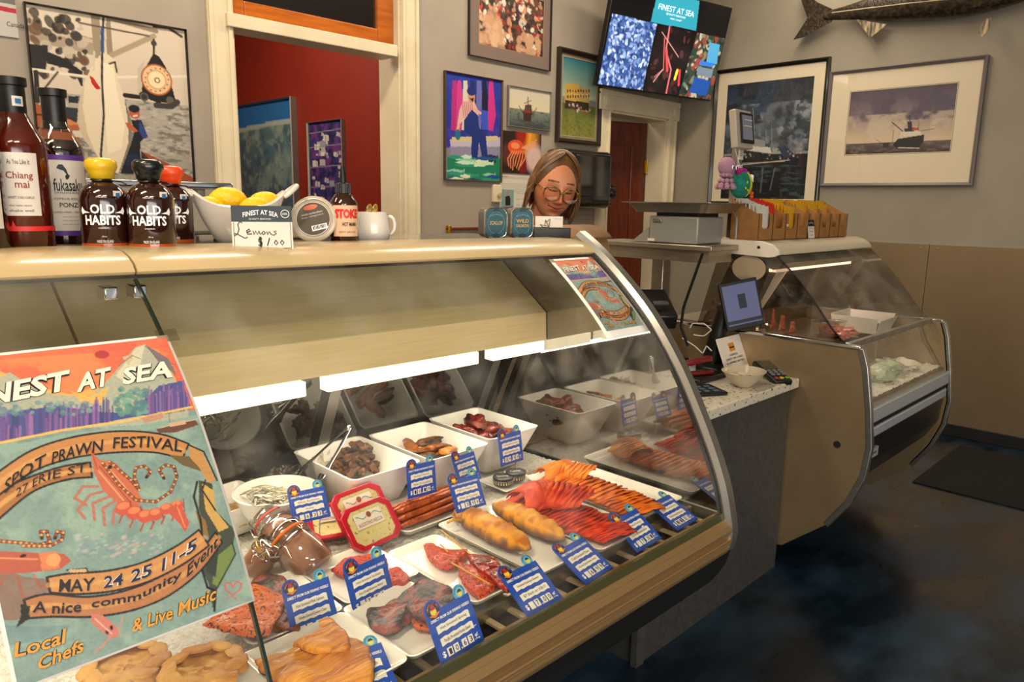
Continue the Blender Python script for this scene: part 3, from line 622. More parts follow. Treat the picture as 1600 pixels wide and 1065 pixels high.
def halibut(cv, uv):
    P, L, E = tools(cv, uv, c1)
    cv.grad(0, 'd2c3b0', .42, 'c8b9a6'); cv.grad(.36, 'a8a196', 1, '8a8378'); cv.tex(4, '5c5850', .75, 3, .5, .62, sx=.35, v0=.36); cv.tex(3, 'c8c0b2', .5, 9, .55, .66, sx=.3, v0=.36)
    P('a0917c', (95, 95), (420, 165), (415, 235), (100, 165)); P('c6b8a0', (95, 100), (415, 170), (415, 185), (95, 120), al=.7)
    P('94866f', (375, 60), (415, 60), (420, 245), (395, 240)); P('8d7f6a', (440, 60), (458, 60), (470, 240), (445, 240))
    L('8c7e68', .03, (455, 75), (650, 130)); L('a39479', .035, (460, 232), (640, 150)); L('5b5145', .012, (330, 95), (620, 150)); L('4a4036', .02, (640, 110), (700, 115), (755, 152))
    cv.spot(60, ['2a2622', '3b342c', '1d1a17', '6a4a34', 'b9ad9a'], (.01, .045), 5, 0, .33, .03, .3); P('23201d', (110, 180), (200, 190), (190, 290), (115, 300))
    for k in range(7): L('1c1a19', .014, (150+k*8, 200+k*10), (250+k*10, 240+k*8), (340, 300+k*9))
    L('ddd3bd', .018, (125, 287), (380, 322), (775, 318))
    L('26221e', .03, (150, 300), (155, 420)); L('2d2a26', .012, (160, 400), (240, 300)); L('8b8f93', .02, (160, 370), (265, 450))
    P('23262b', (285, 400), (330, 400), (325, 430), (285, 428)); P('2a2e33', (265, 445), (325, 450), (320, 510), (270, 500))
    P('a3572e', (140, 425), (250, 470), (330, 520), (330, 660), (152, 650)); P('c27a45', (250, 470), (330, 520), (260, 520))
    for y in (475, 530, 585, 630): L('3a1f12', .012, (145, y), (330, y+22))
    P('c9c0ae', (302, 540), (345, 545), (345, 572), (302, 570)); P('c9c0ae', (302, 615), (345, 618), (345, 648), (302, 645)); P('55504a', (160, 655), (400, 670), (430, 720), (160, 720)); cv.spot(30, ['37332e', '77716a', 'a7a195'], (.01, .03), 8, 0, .45, .78, .84)
    P('d9cab0', (430, 212), (482, 252), (490, 330), (515, 400), (545, 500), (548, 590), (510, 700), (490, 722), (440, 700), (400, 640), (348, 580), (322, 510), (326, 430), (350, 345), (375, 290), (400, 250))
    P('c2b197', (322, 510), (326, 430), (350, 345), (345, 450), (365, 560), (400, 640), (348, 580)); P('ede0c8', (430, 260), (470, 270), (490, 400), (520, 520), (505, 620), (450, 640), (430, 450), al=.6)
    P('7c7263', (515, 400), (545, 500), (548, 590), (510, 700), (495, 715), (535, 590), (532, 500)); P('b3201c', (372, 312), (392, 328), (420, 370), (400, 372), (380, 345)); L('38302a', .012, (455, 265), (478, 258), (486, 300))
    L('1a1a1c', .014, (430, 70), (425, 230), (424, 330), (432, 480), (420, 640), (425, 700)); L('2c4a7c', .022, (426, 120), (426, 215)); L('c9bda8', .012, (392, 215), (390, 290))
    P('1b1a19', (638, 222), (600, 290), (580, 340), (580, 398), (650, 425), (735, 432), (712, 350), (690, 280), (662, 235)); P('bdb29e', (572, 285), (600, 250), (590, 380), (572, 392))
    E('a8562a', (652, 332), 63, ry=1.0); E('dcb88c', (652, 332), 57); E('d0a070', (652, 332), 40); E('e8d3ad', (652, 332), 34); E('8c5230', (654, 334), 12); E('e6d8b8', (654, 334), 7)
    for a in range(0, 360, 24): E('54392a', (652+48*math.cos(math.radians(a)), 332+48*math.sin(math.radians(a))), 3)
    L('1c1a18', .03, (520, 396), (580, 404)); E('5a544c', (600, 403), 18); E('2c2a28', (600, 403), 12); E('5a544c', (708, 418), 16); L('3c3834', .04, (650, 438), (715, 442), (738, 425)); L('2a2826', .015, (640, 165), (640, 222)); E('3a3632', (640, 180), 12)
    P('16181e', (545, 498), (588, 500), (612, 560), (585, 590), (583, 640), (590, 722), (500, 722), (530, 640), (548, 590), (560, 545)); P('2b3d7d', (580, 500), (600, 530), (616, 570), (596, 578), (578, 545)); P('1f2a52', (530, 640), (575, 645), (570, 690), (522, 690), al=.6)
    E('b4573a', (560, 472), 22); E('15151a', (558, 452), 23, ry=.7); P('b4573a', (520, 508), (545, 515), (575, 545), (560, 550), (530, 530)); L('e9d9cc', .01, (556, 483), (570, 480)); E('dcdcdc', (572, 705), 10, ry=.5)
    P('3b2a20', (585, 628), (640, 655), (660, 722), (590, 722)); P('95492a', (588, 628), (700, 680), (808, 742), (812, 790), (740, 785), (660, 722), (640, 680)); cv.spot(60, ['c0623a', '5e2c1a', '7a3a22'], (.006, .014), 4, .72, 1, .76, .9)
picture('framed_photo', 'large framed photo of a fisher hugging a hanging white halibut', 'b', (35, 3), (308, 366), .007, M_fblk, 0, None, halibut, 190)
# red room paintings
def blue(cv, uv):
    cv.grad(0, '1f6aa6', .25, '3a7fae'); cv.grad(.17, '4d7477', 1, '46586a'); 
    for k in range(cv.w): pass
    cv.tex(14, '7f9a8e', .7, 2, .45, .62, v0=.2); cv.tex(6, '2c4f63', .6, 5, .5, .62, v0=.2); cv.tex(4, '93a08e', .5, 8, .56, .68, v0=.18); cv.tex(5, '5a4468', .4, 12, .58, .7, v0=.55)
    cv.line([(0, .26), (.4, .2), (.8, .175), (1, .18)], .03, 'a7b5a8', .8); cv.poly([(0, 0), (1, 0), (1, .165), (.8, .16), (.4, .185), (0, .245)], '1b659f')
def indigo(cv, uv):
    cv.a[:] = lin('2a2c63'); cv.tex(6, '14163c', .8, 3, .45, .6); cv.tex(8, '6a2f78', .8, 7, .52, .62)
    r = random.Random(5)
    for k in range(34):
        x, y = r.uniform(.05, .9), r.uniform(.03, .95); s_ = r.uniform(.05, .16); cv.poly([(x, y), (x+s_, y+.01), (x+s_*1.05, y+s_*.55), (x-.01, y+s_*.5)], r.choice(['c3c0b4', 'a9a9a4', 'b9a9b0', 'd0cbbd', '8c8ca0']))
    for y in (.12, .3, .55, .8): cv.line([(0, y), (1, y-.02)], .012, '8a8a90')
    for x in (.2, .5, .8): cv.line([(x, 0), (x, 1)], .012, '2f3f86')
pnt = picture('framed_painting', 'large blue and green abstract painting on the red wall', 'n', (330, 174), (470, 345), .012, M_silver, 0, None, blue, 120, depth=.05, pm=M_canvas)
picture('framed_painting', 'narrow indigo painting with pale blocks on the red wall', 'n', (484.5, 192), (542, 320), .008, M_silver, 0, None, indigo, 80, depth=.03, pm=M_canvas)
# gallery wall
def crowd(cv, uv):
    cv.a[:] = lin('2b1f1b'); cv.tex(8, '6a3d2a', .8, 4, .45, .6)
    cv.spot(300, ['c9bfb4', 'e8ddd0', 'b88a6a', '8c2a1e', 'c83a2a', '3a2a22', '1a1513', 'd49a70'], (.008, .04), 3); cv.spot(40, ['d8b090', 'c99a78'], (.03, .09), 6, 0, .35, .5, 1, .6); cv.spot(30, ['c79c7a'], (.02, .06), 9, .6, .95, .7, 1, .8); cv.ell(.58, .04, .03, .05, 'ff9a3a', 1, 0, .8)
picture('framed_photo', 'brown-matted framed photo of a busy crowd, topmost on the gallery wall', 'b', (731, -55), (857, 112), .006, M_fblk, (.075, .06, .07, .07), M_matbr, crowd, 120, glass=False,
    inner=(.002, mat('peach_line', 'c98a6a', .6)))
def fisherman(cv, uv):
    P, L, E = tools(cv, uv, c3)
    cv.grad(0, '1d3aa0', .7, '2a2f8c'); cv.tex(10, '4a3aa8', .5, 3, .5, .65)
    for x, col in ((160, 'b02a7a'), (180, 'c83a8c'), (205, 'd0c8b8'), (235, '1a2a6a'), (262, '6a6ab0'), (285, '14163c'), (312, 'c83088')): P(col, (x-8, 335), (x+8, 335), (x+20, 480), (x+8, 545), (x-14, 540), (x-12, 440))
    P('b8b0c4', (140, 580), (350, 570), (350, 650), (150, 650)); P('8a84a0', (140, 610), (350, 610), (350, 650), (150, 650)); P('c9b98c', (150, 570), (340, 565), (340, 585), (150, 590)); P('3a50c0', (265, 455), (300, 460), (300, 540), (275, 540))
    P('d8b0a8', (195, 420), (240, 415), (262, 470), (255, 495), (225, 500), (205, 480), (185, 515), (172, 515), (180, 460)); 
    for k in range(6): L('b0506a', .012, (192+k*8, 425), (200+k*8, 490))
    P('1c2f7a', (200, 500), (232, 455), (258, 480), (262, 530), (290, 560), (298, 650), (275, 655), (262, 590), (255, 665), (228, 665), (232, 570), (200, 545)); E('c98a72', (231, 402), 15, ry=1.2); E('1a2c70', (230, 380), 18, ry=.7); P('2b2a33', (222, 408), (242, 408), (236, 425)); L('d8a890', .045, (178, 520), (172, 545)); E('1f6a8c', (174, 560), 11, ry=1.5); L('d8a890', .04, (245, 455), (268, 470))
    P('1e7a5c', (130, 650), (352, 660), (352, 760), (130, 750)); r = random.Random(4)
    for k in range(26):
        x, y = r.uniform(140, 340), r.uniform(650, 750); s_ = r.uniform(20, 45); P(r.choice(['d9dcc0', 'bfe0c0', '2f8f78', '1d4f8c', '8cc4a8', '2a2f5c']), (x-s_, y), (x, y-9), (x+s_, y-2), (x+s_*1.2, y-9), (x+s_*1.2, y+8), (x, y+9))
picture('framed_photo', 'bronze-framed blue photo of a fisherman in overalls sitting above fish', 'b', (692.5, 110), (781, 285), .008, M_fgold, 0, None, fisherman, 130)
def boat(cv, uv):
    P, L, E = tools(cv, uv, c3)
    cv.grad(0, 'c9c4b4', .55, 'd8c9a8'); cv.grad(.54, '7c8478', 1, '3f4a4c'); cv.tex(3, '2c3a40', .6, 2, .5, .6, sx=.3, v0=.54)
    P('3a2a26', (445, 462), (482, 462), (478, 505), (448, 505)); L('2c2422', .02, (466, 405), (466, 465)); L('3a302c', .014, (428, 440), (445, 470)); L('3a302c', .014, (502, 450), (480, 480)); P('5a4038', (455, 435), (480, 435), (482, 462), (450, 462)); P('8a2a20', (450, 462), (480, 462), (480, 470), (450, 470)); P('4a4a44', (445, 505), (480, 505), (474, 530), (455, 530), al=.6); L('2c2422', .01, (450, 430), (480, 418))
picture('framed_photo', 'small silver-framed photo of a trawler on pale water', 'b', (792, 133), (857.5, 205), .006, M_silver, 0, None, boat, 90)
def market(cv, uv):
    P, L, E = tools(cv, uv, c3)
    cv.grad(0, '2f7f8c', .5, 'a8b89a'); cv.grad(.58, '5c6a2a', 1, '8c8a3a'); cv.tex(3, '4f5a24', .5, 2, .5, .62, v0=.6)
    P('c8a24a', (622, 345), (680, 352), (680, 460), (620, 450)); P('b89a5a', (680, 362), (725, 368), (722, 465), (680, 460))
    for x in range(630, 720, 11):
        for y in (372, 395): P('4a3a24', (x, y), (x+5, y+1), (x+5, y+12), (x, y+11))
    P('3a2c20', (622, 415), (722, 428), (720, 462), (620, 450)); cv.spot(14, ['c8b8a0', 'a83a30', '2c3a5a', 'd8d0c0'], (.02, .035), 3, .1, .95, .58, .68)
picture('framed_photo', 'dark-framed tall photo of a yellow market building and lawn', 'b', (870, 73), (933.5, 229), .03, M_fbrn, .022, mat('tan_mat', '8a7a62', .7), market, 80, depth=.03, glass=True, inner=(.004, mat('cream_line', 'd8ccb0', .6)))
def crab(cv, uv):
    P, L, E = tools(cv, uv, c3)
    cv.a[:] = lin('2a1a18'); E('c88a2a', (470, 580), 34, soft=.8, ry=1.6); E('f0a030', (465, 565), 14, soft=.8, ry=2.2); E('a02018', (440, 560), 22, soft=.8, ry=1.6); E('5a2a24', (385, 640), 28, soft=.4, ry=1.1); E('d8b8b0', (490, 660), 34, soft=.6, ry=1.1); P('7a1a1a', (425, 640), (455, 640), (460, 720), (430, 720))
    E('d8502c', (415, 612), 33, ry=.62); E('f08a5a', (412, 606), 18, ry=.5)
    for k in range(7): L('f0905a', .022, (400+k*9, 628), (392+k*10-(6-k)*2, 660), (385+k*8, 690+(k % 3)*8))
    for k in range(4): L('e8a070', .018, (440, 615), (470, 622-k*8), (492+k*3, 612-k*10))
cal = picture('wall_calendar', 'wall calendar with a glowing red crab photo above its date page', 'b', (783.5, 203), (843.5, 273), 0, mat('calendar_paper', 'cfcabf', .6), 0, None, crab, 90, depth=.005, cat='calendar')
# calendar page and other paper hangs under the crab print
pg = at('y', YB, 806, 307); w_, h_ = at('y', YB, 832, 300)[0]-at('y', YB, 781, 300)[0], at('y', YB, 806, 273)[2]-at('y', YB, 806, 339)[2]
def page(cv, uv=None):
    cv.a[:] = lin('d3cdc0'); cv.poly([(.04, .02), (.96, .04), (.96, .1), (.04, .09)], 'c2bcae')
    for k in range(6): cv.line([(.05, .2+k*.035), (.95, .21+k*.035)], .006, '9b968c')
    for i in range(3):
        for j in range(4): cv.line([(.5+i*.16, .42+j*.14), (.6+i*.16, .42+j*.14)], .012, '8b8780')
    cv.poly([(.05, .34), (.42, .35), (.42, .97), (.05, .97)], '7aa09c'); cv.poly([(.16, .5), (.3, .48), (.32, .72), (.16, .72)], '1c1c20'); cv.ell(.23, .43, .05, .05, 'b08068'); cv.poly([(.05, .75), (.42, .73), (.42, .97), (.05, .97)], '6a5a64'); cv.spot(20, ['d8d0d8', '3a2a34'], (.015, .03), 2, .08, .4, .78, .96)
cv = Cv(60, 80, 'ffffff', h_/w_); page(cv)
Mi = cal.matrix_world.inverted(); lc = Mi @ Vector((pg[0], YB-.006, pg[2]))
cv.build('date_page', lambda U, V: (lc.x-w_/2+w_*U, np.full_like(U, -.0065), lc.z+h_/2-h_*V), M_vc, parent=cal)
B().box((lc.x, -.003, lc.z), (w_, .005, h_)).build('page_block', MATS['calendar_paper'], parent=cal, smooth=False)
B().text('16 MAY 2025', lambda a, c: (lc.x-w_/2+.01+a*.05, -.007, lc.z+h_/2-.016+c*.007)).build('lettering', M_ink, parent=cal, smooth=False)
# thermostat, socket plate, rail, paint chip
def onwall(px, py): return at('y', YB, px, py)
p = onwall(774, 302); t = thing('thermostat', 'small cream thermostat box on the wall beside the calendar', 'thermostat', (p[0], YB, p[2]))
B().box((0, -.012, 0), (.07, .024, .105)).build('housing', M_trim, parent=t, bevel=.004); B().lathe([(0, .014), (.014, .012), (.016, 0)], 20, (.008, -.024, -.01), rotm(PI/2)).build('dial', M_cream, parent=t)
p = onwall(764, 353); t = thing('wall_socket', 'cream socket plate low on the wall behind the fish tins', 'socket', (p[0], YB, p[2]))
B().box((0, -.004, 0), (.075, .008, .12)).build('plate', M_trim, parent=t, bevel=.003); b = B().box((0, -.009, .025), (.03, .004, .03)); b.build('outlet', M_cream, parent=t, bevel=.004); B().box((0, -.009, -.025), (.03, .004, .03)).build('outlet', M_cream, parent=t, bevel=.004)
a, c = onwall(696, 362), onwall(752, 362); t = thing('wall_rail', 'short brass and brown wooden rail with two bars on the wall', 'rail', ((a[0]+c[0])/2, YB, a[2])); L_ = (c[0]-a[0])
B().box((0, -.012, -.02), (L_, .02, .014)).build('bar', M_door, parent=t, bevel=.003); B().box((0, -.012, .018), (L_, .02, .014)).build('bar', M_door, parent=t, bevel=.003)
for s_ in (-1, 1): B().box((s_*(L_/2-.012), -.016, 0), (.02, .028, .075)).build('bracket', M_brass, parent=t, bevel=.003)
# paper towel dispenser behind the woman
a, c = onwall(850, 232), onwall(924, 325); t = thing('towel_dispenser', 'glossy black paper towel dispenser on the wall beside the doorway', 'dispenser', ((a[0]+c[0])/2, YB, (a[2]+c[2])/2)); W_, H_ = c[0]-a[0], a[2]-c[2]
M_gb = mat('smoked_black_plastic', '0e0d0d', .12, coat=.6)
B().box((0, -.09, 0), (W_, .18, H_)).build('cover', M_gb, parent=t, bevel=.04, seg=5); B().box((.02, -.181, .02), (W_*.62, .008, H_*.7)).build('window', mat('dark_window', '1b1715', .08, coat=.6), parent=t, bevel=.012)
q = onwall(932, 303); b = B().lathe([(.0, -.02), (.05, -.02), (.058, -.01), (.058, .03), (.05, .04), (.0, .04)], 28, (q[0]-t.location.x+.0, -.09, q[2]-t.location.z+.01), rotm(0, PI/2)); b.build('crank_knob', M_gb, parent=t)
B().box((W_*.5+.01, -.08, -H_*.42), (.09, .12, .03)).build('outlet_lip', M_gb, parent=t, bevel=.01)
B().text('TORK', lambda a_, c_: (W_*.22+a_*.05, -.182, -.03+c_*.014), .0).build('lettering', M_text, parent=t, smooth=False)
# certificate at the far left
def cert(cv, uv):
    cv.a[:] = lin('b9b6b0'); cv.poly([(0, .1), (1, .14), (1, .3), (0, .28)], '6a6765'); cv.poly([(0, .35), (1, .38), (1, .48), (0, .46)], 'b0283a')
    for k in range(3): cv.line([(.0, .04+k*.03), (.9, .05+k*.03)], .01, '5a5856')
ct = picture('certificate', 'government inspection certificate at the top left of the wall', 'b', (-26, -22), (29, 60), 0, mat('certificate_paper', 'c6c2ba', .5), 0, None, cert, 70, depth=.006, cat='certificate')
B().text('Canad\u00e4', lambda a_, c_: (.012+a_*.055, -.0065, -.045+c_*.017), 0).build('lettering', M_ink, parent=ct, smooth=False)
# right wall pictures
def storm(cv, uv):
    P, L, E = tools(cv, uv, c4)
    cv.grad(0, '1c2730', .35, '3a4a58'); cv.grad(.35, '5c6a74', .6, '1c262e'); cv.grad(.62, '10161b', 1, '0c1114'); cv.tex(26, '9aa2aa', .7, 4, .5, .68, v0=.18, v1=.6); cv.tex(12, '141c24', .8, 8, .5, .62, v0=0, v1=.5)
    cv.tex(4, '4a5a60', .5, 6, .55, .68, sx=.25, v0=.7)
    P('c9c5bd', (455, 605), (540, 612), (548, 640), (470, 640), (440, 625)); P('8a8c8c', (470, 575), (520, 585), (520, 612), (465, 608)); P('1a1f24', (440, 625), (550, 640), (625, 640), (620, 670), (440, 680)); P('9a9a94', (550, 615), (620, 620), (620, 640), (550, 640)); P('2a3a50', (570, 610), (600, 600), (640, 640), (600, 660))
    L('c8beb0', .008, (380, 690), (620, 665)); L('b8aea0', .006, (380, 680), (600, 672)); L('8a8a88', .008, (520, 470), (525, 590)); L('8a8a88', .007, (547, 480), (548, 600)); L('7a7a78', .005, (490, 500), (560, 490)); L('9a9a96', .006, (470, 450), (475, 600)); cv.spot(30, ['9a8a78', 'c8b8a0', '6a5a50'], (.006, .014), 3, .05, .95, .58, .66)
    L('9aa4a8', .012, (560, 700), (540, 790), al=.35); L('7c8a8e', .02, (510, 700), (500, 800), al=.3); P('27333a', (480, 330), (640, 320), (620, 520), (520, 540), al=.55)
tall = picture('framed_photo', 'tall black-framed photo of fishing boats under storm clouds', 'r', (1121, 111), (1279, 322), .026, M_fblk, (.075, .075, .02, .085), M_mat, storm, 150, depth=.03, glass=True)
def seiner(cv, uv):
    P, L, E = tools(cv, uv, c4)
    cv.grad(0, '463a48', .42, '7c7078'); cv.grad(.42, '8a7e80', .83, 'cdb899'); cv.tex(34, '4f4658', .9, 4, .40, .60, v0=0, v1=.5); cv.tex(24, 'cbb9a2', .6, 9, .46, .66, v0=.38, v1=.82); cv.tex(16, '463c4a', .5, 15, .5, .66, v0=0, v1=.4)
    cv.grad(.825, '5c4f50', 1, '35292c'); cv.tex(3, '8a7a74', .5, 3, .52, .64, sx=.2, v0=.83)
    P('191a24', (1072, 578), (1182, 560), (1178, 590), (1160, 614), (1060, 612), (1052, 600)); P('d0c6b4', (1085, 548), (1165, 543), (1172, 560), (1080, 572)); P('2a2a34', (1100, 535), (1140, 530), (1140, 545), (1100, 548)); P('b8432c', (1132, 532), (1160, 530), (1160, 540), (1132, 541)); L('2a2830', .008, (1122, 480), (1122, 545)); P('2a2830', (1112, 505), (1132, 505), (1130, 535), (1114, 535)); L('2a2830', .009, (1048, 508), (1092, 545)); L('3a3438', .005, (1160, 545), (1225, 535)); L('3a3438', .005, (1050, 590), (1055, 540)); L('3a3438', .004, (1160, 500), (1158, 545)); L('e8e0d0', .007, (1075, 614), (1160, 616))
    P('2a2428', (1012, 596), (1036, 592), (1034, 612), (1010, 612)); P('4a3438', (1080, 618), (1165, 618), (1150, 645), (1090, 645), al=.6); L('3a3438', .004, (980, 580), (1010, 598))
def plaque(t, w, h, yb, i):
    B().box((-.02, yb-.001, -h+.105), (.085, .001, .035)).build('plaque', M_ink, parent=t, smooth=False); B().box((-.02, yb-.0018, -h+.105), (.08, .001, .030)).build('plaque_card', M_mat, parent=t, smooth=False)
picture('framed_photo', 'wide grey-framed photo of a seiner on calm water under purple clouds', 'r', (1299, 113), (1521, 290.5), .022, M_fgrey, (.125, .125, .185, .12), M_mat, seiner, 190, depth=.03, glass=True, inner=(.006, M_ink), extra=plaque)
# television on a ceiling arm
a = math.radians(-9.7); e = Vector((math.cos(a), math.sin(a), 0)); TVB = Vector(at('y', 3.2, 931, 134)); tilt = math.radians(13.5)
n_ = Vector((math.sin(a), -math.cos(a), 0)); upv = (Vector((0, 0, 1))*math.cos(tilt)+n_*math.sin(tilt)).normalized(); out = e.cross(upv).normalized(); TW, TH = 1.13, .64
Mt = Matrix((( e.x, -out.x, upv.x, TVB.x), (e.y, -out.y, upv.y, TVB.y), (e.z, -out.z, upv.z, TVB.z), (0, 0, 0, 1)))
tv = thing('television', 'wall television showing fish photos and the shop name', 'television'); tv.matrix_world = Mt
B().bb((0, 0, 0), (TW, .04, TH)).build('housing', M_blk, parent=tv, bevel=.006); B().bb((.25, .04, .12), (.85, .09, .5)).build('rear_cover', M_blk, parent=tv, bevel=.02)
B().cyl((.55, .08, .3), (.55, .22, .45), .025).build('mount_arm', M_blk, parent=tv)
Mi = Mt.inverted()
def tvuv(px, py):
    d = Vector(ray(px, py)); o_ = Vector(O); t = (out.dot(TVB-o_))/out.dot(d); q = Mi @ (o_+d*t); return (q.x/TW, 1-q.z/TH)
cv = Cv(240, 136, '0a0a0c', TH/TW); P_ = lambda col, *p, al=1.0: cv.poly([tvuv(*q) for q in p], col, al)
def zone(c0, seeds, r, *p, n=200):
    mask = Cv(240, 136, '000000', TH/TW); mask.poly([tvuv(*q) for q in p], 'ffffff'); tmp = Cv(240, 136, c0, TH/TW); us = [tvuv(*q) for q in p]
    tmp.spot(n, seeds, r, 5, min(u[0] for u in us), max(u[0] for u in us), min(u[1] for u in us), max(u[1] for u in us), .9, (.4, .7)); k = mask.a[..., :1]; cv.a = cv.a*(1-k)+tmp.a*k
zone('2c4a86', ['8fa8d8', 'b8c8e8', '3a5c9c', '6a86c0', '1c2f60'], (.008, .02), (955, 20), (1027, 37), (1003, 144), (932, 133), n=420)
zone('140c10', ['3a1a1a', '1c1418', '4a2a2a'], (.01, .03), (1028, 38), (1083, 50), (1056, 155), (1004, 146), n=60)
zone('2c3a30', ['6a7a60', '8a3a30', 'b0a890', '1c2420'], (.01, .03), (1090, 50), (1133, 60), (1112, 160), (1060, 152), n=120)
L_ = lambda col, wd, *p: cv.line([tvuv(*q) for q in p], wd, col)
L_('d06a70', .012, (1046, 42), (1040, 80), (1048, 110), (1040, 150)); L_('c85a60', .008, (1038, 60), (1036, 110), (1022, 122)); L_('e0a0a0', .004, (1034, 50), (1060, 90)); L_('c04a50', .02, (1041, 80), (1042, 112)); L_('e8d03a', .02, (1058, 112), (1054, 125)); L_('e03a50', .016, (1062, 112), (1060, 135)); L_('d8c8c0', .004, (1020, 130), (1035, 110))
P_('4a9ac8', (1110, 66), (1126, 70), (1120, 102), (1104, 98)); P_('2a70d0', (1094, 96), (1116, 100), (1114, 106), (1093, 102)); P_('6a7a8a', (1092, 105), (1115, 110), (1112, 124), (1088, 118)); P_('1c4a9c', (1086, 122), (1110, 128), (1104, 152), (1076, 147)); P_('08080a', (1026, 38), (1030, 38), (1006, 146), (1002, 145))
P_('2a8fa6', (1026, -8), (1094, -2), (1088, 48), (1016, 33))
M_screen = mat('screen_picture', '101010', .2, vcol=True, emit='ffffff', estr=.9)
cv.build('screen', lambda U, V: (.008+(TW-.016)*U, np.full_like(U, -.0015), TH-.008-(TH-.02)*V), M_screen, parent=tv)
M_wem = mat('screen_white', 'ffffff', .5, emit='e8f4f6', estr=.9)
def tvtext(t_, p0, p1, hh, nm):
    u0, u1 = tvuv(*p0), tvuv(*p1)
    B().text(t_, lambda a_, c_: (u0[0]*TW+(u1[0]-u0[0])*TW*a_, -.004, TH-(u0[1]*TH+(u1[1]-u0[1])*TH*a_)+c_*hh)).build(nm, M_wem, parent=tv, smooth=False)
tvtext('FINEST AT SEA', (1028, 14), (1083, 27), .035, 'lettering'); tvtext('QUALITY SEAFOOD', (1040, 23), (1070, 30), .014, 'lettering'); tvtext('WEST COAST', (1046, 30), (1064, 34), .010, 'lettering')
# mounted fish
def fx(px, py, d=0.0): q = at('x', XR-d, px, py); return q
fish = thing('mounted_fish', 'long dark mounted fish hanging high on the right wall', 'fish trophy', tuple(fx(1450, 10, .08))); OF = off(fish.location)
mid = [(1288, 24, .030), (1310, 22, .036), (1350, 15, .062), (1400, 6, .100), (1450, -4, .130), (1510, -10, .130), (1560, -18, .115), (1610, -30, .10), (1660, -45, .075), (1700, -58, .045), (1725, -64, .015)]
M_fish = mat('dark_fish_skin', '1f1810', .25, col2='3d3020', scale=40, coat=.5, bump=.3, bscale=90, contrast=(.45, .62))
b = B(); ring = []; sp = smoothprof([(q[0], q[1]) for q in mid], 30); 
for i, (px, py) in enumerate(sp):
    hh = np.interp(px, [m[0] for m in mid], [m[2] for m in mid]); c = fx(px, py, .075); th = hh*.55
    ring.append([(c[0]+th*math.sin(k*2*PI/20)*1.0, c[1], c[2]+hh*math.cos(k*2*PI/20)) for k in range(20)])
b.loft(ring); fb = b.build('body', M_fish, parent=fish, M=OF)
def fin(pts, name, th=.006, m=M_fish, d=.075):
    q = [fx(a_, c_, d) for a_, c_ in pts]; b = B(); b.add([(x-th/2, y, z) for x, y, z in q]+[(x+th/2, y, z) for x, y, z in q], [tuple(range(len(q))), tuple(range(len(q), 2*len(q)))[::-1]]+[(i, (i+1) % len(q), len(q)+(i+1) % len(q), len(q)+i) for i in range(len(q))]); return b.build(name, m, parent=fish, M=OF, smooth=False)
fin([(1300, 14), (1278, 4), (1256, -14), (1248, -12), (1256, 12), (1262, 28), (1252, 44), (1240, 62), (1256, 58), (1280, 44), (1300, 34)], 'tail_fin')
M_fin = mat('pale_fin', '3a2d1e', .4, col2='b9a582', scale=60, stretch=(1, 1, .2)); fin([(1338, 30), (1360, 34), (1386, 38), (1372, 50), (1360, 59), (1350, 46)], 'anal_fin', m=M_fin, d=.08); fin([(1530, 46), (1540, 30), (1549, 28), (1545, 46), (1535, 58), (1529, 52)], 'pectoral_fin', m=M_fin, d=.14)
b = B(); b.tube([fx(px, py, .075+.55*np.interp(px, [m[0] for m in mid], [m[2] for m in mid])*.98) for px, py in [(1300, 20), (1330, 16), (1370, 11), (1420, 5), (1470, 0), (1510, -6), (1560, -14)]], .0035, 6); b.build('lateral_line', mat('lateral_white', 'b8a888', .4), parent=fish, M=OF)
# ================================================================== things on top of the long case
ZT = 1.322
def top(px, py): # point on the shelf of the long case, following its slight tilt
    p = at('z', ZT, px, py)
    for _ in range(3): p = at('z', sh(p[0], ZT), px, py)
    return p

def look_rz(p): return math.atan2(-p[0], p[1])  # turn local -y towards the room
M_dsauce = mat('dark_sauce', '1a0805', .12, col2='260c06', scale=8, coat=.8); M_rsauce = mat('chilli_sauce', '5a1508', .12, col2='3a0f06', scale=14, coat=.8)
M_syrup = mat('maple_syrup', '2a0f08', .1, coat=.9); M_amber = mat('amber_syrup', 'a8471a', .15, coat=.8)
M_clear = glassmat('bottle_glass', 'f2efe8', .10, .7)
M_label = mat('paper_label', 'd8d0c4', .6); M_redp = mat('red_print', 'd02824', .5); M_purp = mat('purple_print', '5a2e88', .5); M_maroon = mat('maroon_print', '8a2c22', .5)
def curved(b, r, a0, a1, z0, z1, n=14, out_=.0006):
    return b.surf(lambda u, v: ((r+out_)*math.sin(a0+(a1-a0)*u), -(r+out_)*math.cos(a0+(a1-a0)*u), z0+(z1-z0)*v), n, 1)
def ctext(b, t, r, a0, a1, z0, z1, bold=0.0, o=.0012):
    return b.text(t, lambda a, c: ((r+o)*math.sin(a0+(a1-a0)*a), -(r+o)*math.cos(a0+(a1-a0)*a), z0+(z1-z0)*c), bold)
def sticker(t, r, ang, z, s_=.012):
    curved(B(), r, ang-s_/r/2, ang+s_/r/2, z-s_/2, z+s_/2, 4, .001).build('price_sticker', M_label, parent=t)
    curved(B(), r, ang-s_/r/4, ang+s_/r/4, z-s_/4, z+s_/4, 2, .0018).build('sticker_mark', mat('sticker_blue', '2f6a9a', .5), parent=t)
